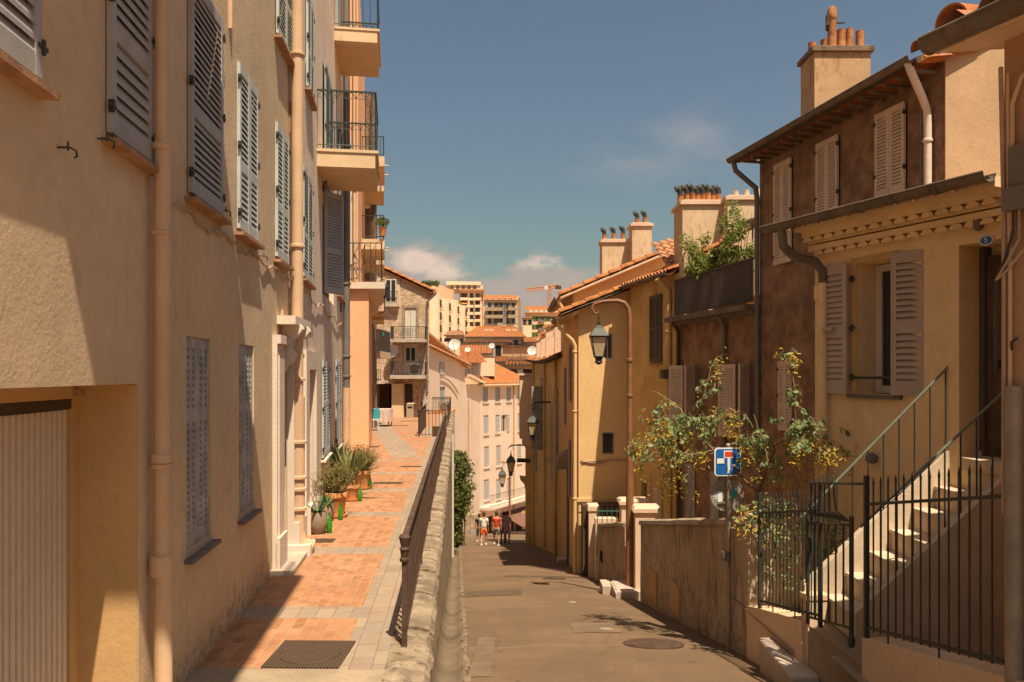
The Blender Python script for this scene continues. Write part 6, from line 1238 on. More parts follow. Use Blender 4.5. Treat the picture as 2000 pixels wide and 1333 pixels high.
# genoise cornice: two rows of tile ends, painted like the wall
q = MB(); 
for r_, (z, d) in enumerate(((YZ-.40, .10), (YZ-.24, .20))):
    q.box(YL, s0, s1, z+.055, z+.12, .0, d+.02); n = int((s1-s0)/.165)
    for i in range(n): a = s0+.08+.165*i+(.08 if r_ else 0); q.prism([YL.w(a+.072*math.cos(math.pi*k/8), z+.06*math.sin(math.pi*k/8), 0) for k in range(9)], YL.N*d)
    q.box(YL, s0, s1, z-.02, z+.002, 0, d-.085)
q.box(YL, s0, s1, YZ-.12, YZ-.02, 0, .34); q.build('tile_cornice', 'yellow', hy)
q = MB(); corr(q, YL.w(s0, YZ-.09, .36), YL.U, -YL.N+Vector((0, 0, .10)), s1-s0+.1, 3.2, .21, .045, .4); q.build('roof', 'oldtile', hy)
gutter(hy, YL, s0, s1+.42, YZ, .43, .085, 6)
pipe(hy, [YL.w(s1+.12, YZ-.06, .43), YL.w(s1+.10, YZ-.28, .42), YL.w(s1+.02, YZ-.42, .32), YL.w(s1-.14, YZ-.48, .14), YL.w(s1-.2, YZ-.62, .08), YL.w(s1-.2, YZ-.75, .07)], .055, 'gutter', collars=[])
pipe(hy, [YL.w(s1-.2, YZ-.7, .07), YL.w(s1-.2, -3.4, .07)], .05, 'yellow')
# number plate
a, z = YL.s_(1929), YL.z_(1929, 470); q = MB(); pts = [YL.w(a+.070*math.cos(i*math.pi/12), z+.05*math.sin(i*math.pi/12), .01) for i in range(24)]; q.prism(pts, YL.N*.012); npl = q.build('number_plate', 'signwhite', hy)
q = MB(); pts = [YL.w(a+.060*math.cos(i*math.pi/12), z+.041*math.sin(i*math.pi/12), .023) for i in range(24)]; q.prism(pts, YL.N*.002); q.build('enamel', 'signblue', npl)
def text_obj(s, name, parent, origin, fr, size, m, d, flip=-1):
    cu = bpy.data.curves.new(name, 'FONT'); cu.body = s; cu.size = size; cu.align_x = 'CENTER'; cu.align_y = 'CENTER'; cu.extrude = .001
    tmp = bpy.data.objects.new(name, cu); COL.objects.link(tmp); dg = bpy.context.evaluated_depsgraph_get(); me = bpy.data.meshes.new_from_object(tmp.evaluated_get(dg)); bpy.data.objects.remove(tmp)
    root = parent
    while root.parent: root = root.parent
    for v in me.vertices: p = fr.w(origin[0]+flip*v.co.x, origin[1]+v.co.y, d+v.co.z); v.co = p-root.location
    me.materials.clear(); me.materials.append(M[m]); o = bpy.data.objects.new(name, me); COL.objects.link(o); o.parent = parent; return o
text_obj('5', 'digit', npl, (a, z), YL, .075, 'signwhite', .028)
q = MB(); z2 = YL.z_(1918, 438); q.lathe(YL.w(YL.s_(1918), z2-.07, .06), [(.02, 0), (.045, .02), (.05, .1), (.03, .14)], 12); q.build('wall_lamp', 'pipedark', hy, True)
q = MB(); a = YL.s_(1603); q.box(YL, a-.03, a+.05, YL.z_(1603, 585), YL.z_(1603, 560), .01, .06); q.box(YL, a-.02, a+.02, YL.z_(1603, 545), YL.z_(1603, 540), .01, .04); q.build('meter_box', 'yellow', hy)
q = MB(); q.lathe(YL.w(YL.s_(1709), YL.z_(1709, 905), .05), [(.03, 0), (.07, .03), (.06, .09), (.02, .12)], 10); q.build('vent_cowl', 'pipedark', hy, True)
# stairs up to the door
st_ = thing('outside_stairs', (3.9, 7.6, -3), 'pale outside staircase climbing to the door of the yellow house', 'stairs')
YF, YN = 7.92, 7.12; SF = Fr((0, YF, 0), (1, 0), (0, -1)); X0_, Z0_, RN, RS = 3.23, -2.275, .228, .222
for i in range(7):
    a = X0_+RN*i; z = Z0_+RS*i; q = MB(); q.box(SF, a, 5.2 if i == 6 else a+RN+.02, z-RS-.03, z, 0, YF-YN); q.box(SF, a-.02, 5.2 if i == 6 else a+RN-.002, z-.03, z+.005, .004, YF-YN+.004); q.build('step', 'stair', st_)
q = MB(); q.prism([SF.w(3.02, -3.4, 0), SF.w(3.02, -2.18, 0), SF.w(4.50, -.80, 0), SF.w(4.85, -.80, 0), SF.w(4.85, -3.4, 0)], (0, .10, 0)); q.build('parapet', 'stair', st_)
q = MB(); q.prism([SF.w(3.14, -3.4, YF-YN+.005), SF.w(3.14, -2.20, YF-YN+.005), SF.w(4.62, -.86, YF-YN+.005), SF.w(5.3, -.86, YF-YN+.005), SF.w(5.3, -3.4, YF-YN+.005)], (0, -.09, 0)); q.build('side_wall', 'stair', st_)
q = MB(); q.box(SF, 4.55, 5.3, -.95, od[2]+.003, .0, YF-YN); q.build('landing', 'stair', st_)
def handrail(y_, p0, p1, e, lab):
    t = thing('handrail', (p0[0], y_, p0[1]-e), lab, 'handrail', 'handrails of the outside stairs')
    q = MB(); q.tube([(p0[0], y_, p0[1]), (p1[0], y_, p1[1])], .013, 8); q.tube([(p1[0], y_, p1[1]), (p1[0]+.04, y_, p1[1]+.03)], .024, 8); q.build('top_rail', 'handrail', t)
    q = MB(); q.tube([(p0[0]+.06, y_, p0[1]-e+.06), (p1[0], y_, p1[1]-e)], .010, 6); q.build('bottom_rail', 'iron', t); n = 9
    for i in range(n+1): u = (i+.3)/(n+.5); x_ = p0[0]+(p1[0]-p0[0])*u; z_ = p0[1]+(p1[1]-p0[1])*u; q = MB(); q.tube([(x_, y_, z_-e-.02), (x_, y_, z_)], .008, 6); q.build('baluster', 'iron', t)
handrail(YF+.03, (2.995, -1.49), (4.52, .075), .80, 'far iron handrail of the outside stairs, fixed to the house wall left of the door')
handrail(YN-.02, (3.22, -1.42), (4.62, -.10), .80, 'near iron handrail of the outside stairs, ending by the right edge')
q = MB(); q.poly([(2.95, 3.5, -2.62), (7, 3.5, -2.62), (7, YN, -2.62), (2.95, YN, -2.62)]); q.poly([(2.9, YF+.1, -2.9), (5, YF+.1, -2.9), (5, 10.2, -2.9), (2.85, 10.2, -2.9)]); struct(q.build('yard', 'concrete'))
q = MB(); q.box(Fr((2.93, 9.5, 0), (1, 0), (0, -1)), 0, 1.4, -3.4, -1.75, -.18, 0); o = q.build('courtyard_wall', 'cream', origin=(3.5, 9.5, -3.3)); tag(o, 'sunlit cream cross wall behind the left panel of the spiked fence', 'wall', 'low walls along the street')

# ============================================================ FENCE, GATE, STEP
FB = lambda a: -2.74+(a-9.07)*(-2.74+1.91)/(9.07-4.94)      # base height of the fence along the street line
fw = thing('fence_wall', SWL.w(7, -3), 'low rendered base wall under the black spiked fence', 'wall', 'low walls along the street')
q = MB(); sg0, sg1 = SWL.s_(1690), SWL.s_(1572)
for a0, a1 in ((4.2, sg0), (sg1, SWL.s_(1463))):
    n = 8
    for i in range(n): u, v = a0+(a1-a0)*i/n, a0+(a1-a0)*(i+1)/n; q.hexa([SWL.w(u, -4.2, -.24), SWL.w(v, -4.2, -.24), SWL.w(v, -4.2, .03), SWL.w(u, -4.2, .03), SWL.w(u, FB(u)-.03, -.24), SWL.w(v, FB(v)-.03, -.24), SWL.w(v, FB(v)-.03, .03), SWL.w(u, FB(u)-.03, .03)])
q.build('wall_face', 'cream', fw)
def spiked(label, a0, a1, n, h=1.33, post=(True, True), tall=0):
    t = thing('spiked_fence', SWL.w(a0, FB(a0)), label, 'fence', 'black spiked fence along the stairs')
    for z_, nm in ((.05, 'bottom_rail'), (h-.22, 'top_rail')): q = MB(); q.hexa([SWL.w(a0, FB(a0)+z_, -.008), SWL.w(a1, FB(a1)+z_, -.008), SWL.w(a1, FB(a1)+z_, .008), SWL.w(a0, FB(a0)+z_, .008), SWL.w(a0, FB(a0)+z_+.025, -.008), SWL.w(a1, FB(a1)+z_+.025, -.008), SWL.w(a1, FB(a1)+z_+.025, .008), SWL.w(a0, FB(a0)+z_+.025, .008)]); q.build(nm, 'iron', t)
    for i in range(1, n):
        a = a0+(a1-a0)*i/n; q = MB(); q.tube([SWL.w(a, FB(a)-(.06 if i % 6 == 0 else -.03), 0), SWL.w(a, FB(a)+h-.05, 0), SWL.w(a, FB(a)+h-.03, 0), SWL.w(a, FB(a)+h+.02, 0)], [.0075, .0075, .010, .002], 7); q.build('picket', 'iron', t)
    for k, a in enumerate((a0, a1)):
        if post[k]: q = MB(); q.box(SWL, a-.018, a+.018, FB(a)-.05, FB(a)+h+.04, -.018, .018); q.build('post', 'iron', t)
    return t
spiked('black spiked fence panel in front of the stairs, right of the gate', 4.93, sg0-.02, 15, post=(False, True)); spiked('black spiked fence panel left of the gate behind the flowering shrub', SWL.s_(1602), SWL.s_(1484), 16, 1.30)
gt = thing('iron_gate', SWL.w(sg0, -2.6), 'black iron gate with its top sweeping down to a middle post', 'gate'); g0_, g1_ = SWL.s_(1663), SWL.s_(1578)
gz = lambda a: FB(a)+.0; q = MB(); hL, hR = 1.05, 1.02
q.tube([SWL.w(g1_, FB(g1_)-.05, 0), SWL.w(g1_, FB(g1_)+1.02, 0)], .02, 8); q.build('stile', 'iron', gt); q = MB(); q.tube([SWL.w(g0_, FB(g0_)-.12, 0), SWL.w(g0_, FB(g0_)+1.02, 0)], .022, 8)
q.lathe(SWL.w(g0_, FB(g0_)-.15, 0), [(.022, 0), (.032, .03), (.032, .08), (.022, .1)], 10); q.build('stile', 'iron', gt)
q = MB(); q.tube([SWL.w(g1_, FB(g1_)+.02, 0), SWL.w(g0_, FB(g0_)+.02, 0)], .013, 6); q.tube([SWL.w(g1_, FB(g1_)+.98, 0), SWL.w(g0_, FB(g0_)+.94, 0)], .013, 6); q.build('rail', 'iron', gt)
n = 6; 
for i in range(1, n): a = g0_+(g1_-g0_)*i/n; q = MB(); q.tube([SWL.w(a, FB(a)+.02, 0), SWL.w(a, FB(a)+.96, 0)], .009, 6); q.build('bar', 'iron', gt)
q = MB(); q.box(SWL, g1_-.1, g1_-.02, FB(g1_)+.70, FB(g1_)+.84, -.02, .03); q.build('lock', 'iron', gt)
sc_ = MB()
for i in range(6):                                   # outswept basket bars above the gate
    a = g0_+.02+(g1_-g0_)*.15*i+.02; sc_.tube([SWL.w(a+.28*(1-i/7)+.02, FB(a)+1.38-.0*i, 0), SWL.w(a+.25*(1-i/7), FB(a)+1.18, .02), SWL.w(a+.16*(1-i/7), FB(a)+1.05, .05), SWL.w(g0_+.02, FB(g0_)+.98, .02)], .009, 6)
sc_.tube([SWL.w(sg0, FB(sg0)+1.30, 0), SWL.w(g1_-.04, FB(g1_)+1.38, 0)], .013, 6); sc_.tube([SWL.w(g1_-.06, FB(g1_)+1.36, 0), SWL.w(g1_-.12, FB(g1_)+.99, 0)], .011, 6); sc_.build('swept_top', 'iron', gt)
q = MB(); q.box(SWL, sg1-.07, sg1+.07, -4, FB(sg1)+.22, -.2, .0); q.box(SWL, sg1-.08, sg1+.08, FB(sg1)+.20, FB(sg1)+.25, -.22, .02); o = q.build('gate_stump', 'cream', origin=SWL.w(sg1, -3.2)); tag(o, 'short rendered stump pillar at the foot of the iron gate', 'pillar', 'pillars of the courtyard wall')
q = MB(); q.prism([SWL.w(sg0-.02, -4, -.32), SWL.w(sg0-.02, -4, .0), SWL.w(sg1-.1, -4, .0), SWL.w(sg1-.1, -4, -.32)], (0, 0, 1.46)); o = q.build('gate_landing', 'concrete', origin=SWL.w(7, -3.2)); tag(o, 'concrete landing behind the iron gate at the foot of the stairs', 'landing')
q = MB(); f = Fr((0, 0, 0), (0, 1), (-1, 0)); q.hexa([(2.74, 7.5, -3.7), (3.0, 7.5, -3.7), (2.96, 8.62, -3.7), (2.78, 8.62, -3.7), (2.72, 7.5, -2.95), (3.02, 7.5, -2.95), (2.965, 8.62, -2.95), (2.76, 8.62, -2.95)]); o = q.build('stone_step', 'marble', origin=(2.9, 8, -3.4)); tag(o, 'worn pale stone step lying on the street below the iron gate', 'step')
bv = o.modifiers.new('b', 'BEVEL'); bv.width = .04; bv.segments = 3

# foreground house F at the right edge
hf = thing('townhouse', (3.3, 4.9, -2.8), 'shadowed house corner filling the right edge with pipes and cables', 'house', 'houses along the street')
FF = Fr((3.16, 4.93), (-.4, 1), (-1, -.4)); M['fwall'] = mat('dark tan render', (0.42, 0.26, 0.145), .92, .06, 1.5, .3, 34)  # one even dark tan for the walls of this house
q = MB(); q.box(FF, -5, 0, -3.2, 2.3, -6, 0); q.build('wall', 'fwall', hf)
q = MB(); q.box(FF, -5, 0, 2.3, 3.1, -6.5, -1.7); q.build('shade_block', 'fwall', hf)  # unseen set-back block, added and sized for the shade it throws
q = MB(); q.hexa([FF.w(-5, 2.05, .42), FF.w(.15, 2.05, .42), FF.w(.15, 2.45, -1.6), FF.w(-5, 2.45, -1.6), FF.w(-5, 2.10, .42), FF.w(.15, 2.10, .42), FF.w(.15, 2.5, -1.6), FF.w(-5, 2.5, -1.6)]); q.build('eaves', 'pillar', hf)
q = MB(); corr(q, FF.w(-5, 2.17, .45), FF.U, -FF.N+Vector((0, 0, .2)), 5.18, 2.05, .24, .06, .4); q.build('roof', 'oldtile', hf)
gutter(hf, FF, -5, .17, 2.13, .46, .085, 8); rake(hf, FF.w(.12, 2.24, .3), FF.w(.12, 2.6, -1.5), .12, .45, 'tile')
pipe(hf, [FF.w(-.02, 1.95, .06), FF.w(-.02, 1.0, .03), FF.w(-.02, -.9, .03)], .014, 'cable'); pipe(hf, [FF.w(-.10, z, .05) for z in (-.08, -1.2, -2.4)], .05, 'galv')
pipe(hf, [FF.w(-.05, 1.9, .04), FF.w(-.06, .6, .03), FF.w(-.06, -.1, .03)], .012, 'pipe'); pipe(hf, [FF.w(-.3, 1.95, .04), FF.w(-.14, 1.85, .04), FF.w(-.08, 1.7, .04), FF.w(-.085, .9, .04)], .014, 'pipe')
q = MB(); q.box(FF, -.26, -.08, 1.15, 1.42, .0, .08); bx_ = q.build('junction_box', 'pipedark', hf); q = MB(); q.box(FF, -.24, -.06, 1.02, 1.16, .0, .11); q.build('junction_lid', 'pipedark', bx_)
for k in range(3): pipe(hf, [FF.w(-.1-.04*k, 1.04, .06), FF.w(-.1-.04*k, .9-.06*k, .06), FF.w(-.05, .75-.05*k, .05), FF.w(.02+.0*k, .6, .05), FF.w(.03, .0+.3*k, .04)], .008, 'cable' if k else 'iron')
q = MB(); q.tube([FF.w(-.07, .15, .03), FF.w(-.09, .2, .06), FF.w(-.13, .22, .06)], .008, 6); q.build('hook', 'iron', hf)

# ============================================================ LANTERNS
def lantern(par, c, s=1.0):
    """four sided tapered street lantern hanging with its top at c"""
    c = Vector(c); A = math.pi/4
    q = MB(); q.lathe(c, [(.018*s, 0), (.018*s, -.10*s), (.05*s, -.12*s), (.02*s, -.15*s), (.06*s, -.18*s), (.03*s, -.20*s)], 10); q.build('finial', 'iron', par)
    q = MB(); q.lathe(c, [(.07*s, -.20*s), (.10*s, -.24*s), (.16*s, -.26*s), (.285*s, -.42*s), (.30*s, -.44*s), (.27*s, -.46*s)], 4, A); q.build('hood', 'iron', par)
    q = MB(); q.lathe(c, [(.235*s, -.46*s), (.12*s, -.90*s)], 4, A); q.build('glass_body', 'lampglass', par)
    q = MB()
    for k in range(4): an = A+k*math.pi/2; d = Vector((math.cos(an), math.sin(an), 0)); q.tube([c+d*.26*s+Vector((0, 0, -.45*s)), c+d*.135*s+Vector((0, 0, -.91*s))], .013*s, 5)
    for r, z in ((.26, -.46), (.14, -.905)):
        for k in range(4): a1, a2 = A+k*math.pi/2, A+(k+1)*math.pi/2; q.tube([c+Vector((r*s*math.cos(a1), r*s*math.sin(a1), z*s)), c+Vector((r*s*math.cos(a2), r*s*math.sin(a2), z*s))], .012*s, 5)
    q.build('frame', 'iron', par)
    q = MB(); q.lathe(c, [(.14*s, -.905*s), (.10*s, -.93*s), (.07*s, -1.0*s), (.10*s, -1.04*s), (.03*s, -1.10*s)], 10); q.build('base_cup', 'iron', par)
pY = 16.3; pX = 2.50; t = thing('street_lamp', (pX, pY, street_z(pY)), 'tall rust red street lamp with a hooked arm and black lantern on a stone block', 'street lamp', 'street lamps')
zb_ = street_z(pY)+.23; q = MB(); q.tube([(pX, pY, zb_), (pX, pY, zb_+2.2), (pX, pY, -1.6), (pX, pY, 1.18), (pX-.03, pY, 1.38), (pX-.12, pY, 1.5), (pX-.26, pY, 1.545), (pX-.55, pY, 1.53), (pX-.75, pY, 1.48), (pX-.80, pY, 1.38), (pX-.76, pY, 1.28), (pX-.68, pY, 1.27), (pX-.655, pY, 1.33)], [.085, .08, .06, .05, .05, .048, .045, .04, .035, .032, .03, .024, .018], 14); q.build('post', 'lampost', t, True)
q = MB()
for z in (-1.6, -.5, .25): q.lathe((pX, pY, z), [(.06, 0), (.072, .01), (.072, .06), (.06, .07)], 12)
q.build('collar', 'lampost', t, True)
q = MB(); q.tube([(pX-.66, pY, 1.28), (pX-.66, pY, 1.15)], .012, 6); q.build('hanger', 'iron', t); lantern(t, (pX-.66, pY, 1.20), .92)
q = MB(); f = Fr((pX, pY, street_z(pY)), (1, 0), (0, -1)); q.prism([f.w(-.36, -.3, .5), f.w(-.36, .20, .5), f.w(-.30, .24, .5), f.w(.22, .24, .5), f.w(.24, .2, .5), f.w(.24, -.3, .5)], (0, .9, 0)); q.box(f, -.55, -.33, -.2, .16, -.75, -.2); o = q.build('stone_block', 'marble', origin=(pX, pY, street_z(pY))); tag(o, 'pale stone block carrying the foot of the rust red lamp post', 'stone block')
def wall_lamp(label, c, s, arm, pole=None):
    t = thing('street_lamp', c, label, 'street lamp', 'street lamps'); c = Vector(c); q = MB(); q.tube(arm, .03*s+.005, 6)
    q.tube([c+Vector((0, 0, .0)), c+Vector((.12*s, 0, .12*s)), c+Vector((.05*s, 0, .26*s)), c+Vector((-.1*s, 0, .22*s)), c+Vector((-.12*s, 0, .12*s))], .018, 6)
    if pole: q.tube(pole, [.07]*len(pole), 8)
    q.build('arm', 'iron' if not pole else 'lampost', t); lantern(t, c, s); return t
c = P(1040, 802, 33); wall_lamp('black lantern on an arm from the shadowed house wall at the bend', c, 1.15, [P(1038, 789, 33), P(1044, 786, 33), P(1081, 786, 33.3), P(1082, 786, 33.5)])
c = P(998, 882, 46); wall_lamp('black lantern hanging over the people, the nearer of the two far lamps', c, 1.35, [P(996, 874, 46), P(999, 870, 46), P(1024, 870, 46), P(1028, 876, 46), P(1028, 935, 46)])
c = P(981, 911, 52); wall_lamp('black lantern on the tall thin post beside the white house, the far one', c, 1.3, [P(980, 906, 52), P(983, 903, 52), P(997, 905, 52)], [P(995.5, 900, 52), P(995.5, 990, 52), P(995.5, 1072, 52)])
c = P(752, 553, 24.2)
t = thing('wall_lantern', c, 'black wall lantern bracketed to the end of the cream balcony slab', 'lantern'); q = MB(); q.lathe(c, [(.02, 0), (.09, -.08), (.12, -.14), (.10, -.16), (.05, -.42), (.03, -.46)], 6); q.build('lantern', 'iron', t); q = MB(); q.tube([c+Vector((0, 0, -.14)), c+Vector((-.02, 0, -.9)), c+Vector((-.2, 0, -.98))], .02, 6); q.build('bracket', 'iron', t)

# ============================================================ ROAD SIGN
sX, sY = 2.80, 9.95; sz = street_z(sY); t = thing('sign_post', (sX, sY, sz), 'galvanised post with a square dead end sign and a round sign seen from behind', 'road sign')
q = MB(); q.tube([(sX, sY, sz-.1), (sX+.01, sY, -3.0), (sX+.005, sY, -1.2), (sX, sY, -.93)], .029, 14); q.build('post', 'galv', t, True)
q = MB(); q.lathe((sX, sY, -.95), [(.03, 0), (.032, .03), (.02, .045)], 12); q.build('post_cap', 'galv', t)
def rrect(fr, w, h, r, d, n=6):
    pts = []
    for cx, cz, a0 in ((w/2-r, h/2-r, 0), (-w/2+r, h/2-r, 90), (-w/2+r, -h/2+r, 180), (w/2-r, -h/2+r, 270)):
        for k in range(n+1): an = R(a0+90*k/n); pts.append(fr.w(cx+r*math.cos(an), cz+r*math.sin(an), d))
    return pts
tl = (P(1421.5, 902.5, sY-.06)); sf = Fr(tl, (1, .10), (.10, -1)); W_ = .355
q = MB(); q.prism(rrect(sf, W_, W_+.01, .045, 0), -sf.N*.012); pl = q.build('sign_plate', 'signwhite', t); q = MB(); q.prism(rrect(sf, W_-.035, W_-.025, .035, .001), sf.N*.002); q.build('blue_field', 'signblue', pl)
q = MB(); q.box(sf, -.018+.012, .018+.012, -.15, .05, .004, .006); q.box(sf, -.06+.005, .07+.005, .05, .145, .004, .006); q.build('white_t', 'signwhite', pl)
q = MB(); q.box(sf, -.048+.005, .058+.005, .065, .130, .0065, .008); q.build('red_bar', 'signred', pl); q = MB(); q.box(sf, -.145, -.05, -.02, .045, .0065, .008); q.build('blank_sticker', 'signwhite', pl)
cc = P(1421.5, 968, sY-.0); df = Fr(cc+Vector((0, .05, 0)), (1, .0), (0, -1)); q = MB(); n = 40; q.prism([df.w(.215*math.cos(i*2*math.pi/n), .215*math.sin(i*2*math.pi/n)) for i in range(n)], df.N*.006)
rim = []
ds = q.build('round_sign', 'signback', t); q = MB(); q.tube([df.w(.213*math.cos(i*2*math.pi/n), .213*math.sin(i*2*math.pi/n), .008) for i in range(n+1)], .009, 6, False); q.build('rim', 'galv', ds)
q = MB()
for z in (.085, -.10): q.box(df, -.12, .05, z-.012, z+.012, .008, .03); q.box(df, -.12, -.075, z-.03, z-.012, .008, .02)
q.build('clamp', 'galv', ds)
q = MB(); q.box(df, .055, .125, -.03, .02, .0075, .009); q.prism([df.w(.07, .02, .0075), df.w(.115, .02, .0075), df.w(.11, .075, .0075), df.w(.095, .11, .0075), df.w(.075, .08, .0075)], df.N*.0015); q.build('sticker', 'sticker', ds)
q = MB(); q.box(df, -.18, -.085, .0, .03, .0075, .009); q.box(df, -.18, -.09, -.03, -.004, .0075, .009); q.box(df, -.16, -.08, -.06, -.035, .0075, .009); q.build('sticker', 'stickpale', ds); q = MB(); q.box(df, -.12, -.06, -.115, .05, .010, .0115); q.build('sticker', 'signwhite', ds)
q = MB(); q.tube([(sX, sY, -2.43), (sX, sY, -2.31)], .04, 12); q.box(Fr((sX, sY, 0), (1, 0), (0, -1)), -.085, -.03, -2.42, -2.31, -.03, .01); q.box(Fr((sX, sY, 0), (1, 0), (0, -1)), -.01, .01, -2.48, -2.30, .03, .05); q.build('clamp_bracket', 'gutter', t)

# ============================================================ PLANTS
# flowering tree tobacco rising behind the stained wall
tr0 = P(1500, 985, 9.7); tt = thing('flowering_shrub', (tr0.x, tr0.y, -3.0), 'loose arching shrub with grey green leaves and yellow tubular flowers round the road sign', 'shrub')
rnd = random.Random(42); LV = MB(); FL = MB()
def at_px(px, py, Y): return P(px, py, Y)
main = []
def branch(pts, r0, r1, dens=1.0, fl=.5, sub=True, name='branch', lsz=.065, n_sub=8, fsz=1.0):
    pts = [Vector(p) for p in pts]; fine = []
    for a, b_ in zip(pts, pts[1:]):
        for k in range(4): t_ = k/4; fine.append(a.lerp(b_, t_)+Vector((rnd.gauss(0, .008), rnd.gauss(0, .008), rnd.gauss(0, .008))))
    fine.append(pts[-1]); m = len(fine); q = MB(); q.tube(fine, [r0+(r1-r0)*i/(m-1) for i in range(m)], 6); q.build(name, 'bark' if r0 < .016 else 'barkbrown', tt, True)
    return fine
def twig(p, d, L_, leaves_n, flow, lsz):
    q = []; n = 6; pos = Vector(p); d = Vector(d).normalized()
    for k in range(n+1):
        q.append(pos.copy()); d = (d+Vector((rnd.gauss(0, .10), rnd.gauss(0, .10), rnd.gauss(-.10, .08)))).normalized(); pos = pos+d*L_/n
    TW.tube(q, [.004*(1-.5*k/n) for k in range(n+1)], 4)
    for k in range(leaves_n):
        i = rnd.randrange(1, n+1); p_ = q[i]+Vector((rnd.gauss(0, .02), rnd.gauss(0, .02), rnd.gauss(0, .02))); oleaf(LV, p_, lsz*rnd.uniform(.55, 1.25))
    if flow:
        e = q[-1]
        for k in range(flow):
            b_ = e+Vector((rnd.gauss(0, .045), rnd.gauss(0, .045), rnd.gauss(-.04, .06)))
            if on_sign(b_): continue
            dr = Vector((rnd.gauss(0, .8), rnd.gauss(0, .8), rnd.gauss(-.5, .7))).normalized(); FL.tube([b_, b_+dr*.045], [.005, .009], 4)
def on_sign(p): return p[1] < 10.05 and 1388 < 1000+1500*p[0]/p[1] < 1444 and 865 < 730-1500*p[2]/p[1] < 1008
def oleaf(mb, p, s):
    if on_sign(p): return
    d = Vector((rnd.gauss(0, .6), rnd.gauss(0, .6), rnd.gauss(-.75, .5))).normalized(); a = d.cross(Vector((rnd.gauss(0, 1), rnd.gauss(0, 1), rnd.gauss(0, .4)))).normalized(); n_ = d.cross(a); s *= 1.25; w = s*.30; b = len(mb.v)
    for u, v, h in ((0, 0, 0), (.25, .8, .03), (.5, 1, .05), (.8, .55, .03), (1, 0, -.03), (.8, -.55, .03), (.5, -1, .05), (.25, -.8, .03), (.5, 0, -.03)): mb.v.append(Vector(p)+d*s*u+a*w*v+n_*s*h)
    for i in range(8): mb.f.append((b+8, b+i, b+(i+1) % 8))
TW = MB()
J = P(1481, 962, 9.9); base = Vector((J.x+.1, 9.95, -3.0))
b0 = branch([base, (J.x+.05, 9.95, -2.2), J], .028, .02)
b1 = branch([J, P(1440, 925, 9.9), P(1395, 880, 10.1), P(1345, 840, 10.7), P(1300, 812, 11.4), P(1282, 805, 11.7)], .020, .007)
b2 = branch([J, P(1503, 905, 9.6), P(1515, 870, 9.4), P(1555, 835, 9.1), P(1590, 822, 8.9)], .018, .006)
b3 = branch([P(1395, 880, 10.1), P(1350, 890, 10.2), P(1300, 905, 10.9)], .008, .003)
b4 = branch([P(1345, 840, 10.7), P(1370, 790, 10.5), P(1388, 720, 10.4), P(1398, 700, 10.4)], .008, .003)
b5 = branch([P(1365, 857, 10.3), P(1400, 815, 10.1), P(1430, 800, 10.0)], .007, .003)
b6 = branch([P(1555, 835, 9.1), P(1552, 770, 9.0), P(1545, 700, 9.0), P(1548, 680, 9.0)], .008, .003)
b7 = branch([P(1504, 960, 9.6), P(1503, 905, 9.6), P(1490, 860, 9.6), P(1472, 810, 9.6)], .010, .004)
b8 = branch([P(1555, 835, 9.1), P(1600, 830, 8.9), P(1632, 865, 8.8)], .007, .003)
b9 = branch([P(1300, 812, 11.4), P(1262, 845, 11.6), P(1235, 880, 11.8)], .006, .003)
b10 = branch([P(1345, 840, 10.7), P(1330, 800, 11), P(1290, 770, 11.4), P(1272, 765, 11.5)], .006, .003)
b11 = branch([J, P(1485, 1000, 9.2), P(1478, 1040, 9.0)], .01, .004)
def dress(px, py, Y, n, spread, ln=.22, lv=6, fl=0, lsz=.066, droop=-.3):
    for k in range(n):
        p = P(px+rnd.gauss(0, spread), py+rnd.gauss(0, spread*.8), Y+rnd.gauss(0, .12)); twig(p, (rnd.gauss(0, .7), rnd.gauss(0, .5), rnd.gauss(droop, .5)), ln*rnd.uniform(.6, 1.3), lv, fl if rnd.random() < .6 else 0, lsz)
dress(1300, 855, 11.2, 26, 24, .26, 6, 14, .07); dress(1330, 880, 10.9, 14, 18, .22, 5, 15, .06); dress(1268, 865, 11.5, 10, 14, .2, 5, 14, .06); dress(1285, 800, 11.5, 9, 14, .18, 6, 7, .065)
dress(1350, 820, 10.6, 16, 18, .2, 7, 3, .085); dress(1385, 830, 10.3, 10, 16, .2, 6, 8, .075); dress(1420, 810, 10.1, 7, 14, .16, 4, 14, .06); dress(1370, 885, 10.4, 10, 14, .2, 3, 14, .06); dress(1385, 745, 10.4, 6, 8, .12, 5, 0, .075); dress(1396, 705, 10.4, 4, 6, .1, 3, 12, .05)
dress(1295, 930, 11.1, 7, 12, .3, 1, 14, .05, -1.0); dress(1242, 880, 11.8, 4, 8, .16, 4, 10, .06); dress(1345, 925, 10.6, 5, 10, .25, 1, 12, .05, -1)
dress(1470, 850, 9.7, 16, 17, .18, 7, 6, .07); dress(1500, 885, 9.6, 14, 20, .2, 6, 13, .065); dress(1530, 905, 9.4, 8, 16, .2, 3, 14, .06, -.8); dress(1560, 830, 9.1, 18, 22, .2, 8, 4, .07); dress(1600, 840, 8.9, 14, 18, .2, 7, 8, .062); dress(1625, 870, 8.8, 6, 10, .14, 4, 14, .055, -.6)
dress(1550, 760, 9.0, 7, 7, .13, 4, 0, .07); dress(1546, 695, 9.0, 7, 9, .1, 4, 9, .055); dress(1575, 870, 9.1, 9, 16, .2, 3, 14, .055, -.9); dress(1484, 1010, 9.1, 12, 14, .18, 6, 10, .06); dress(1505, 990, 9.3, 8, 14, .18, 6, 6, .06); dress(1440, 905, 9.8, 4, 8, .12, 3, 12, .05)
LV.build('foliage', 'leaf_tree', tt); FL.build('flowers', 'flower_yellow', tt); TW.build('twigs', 'bark', tt)
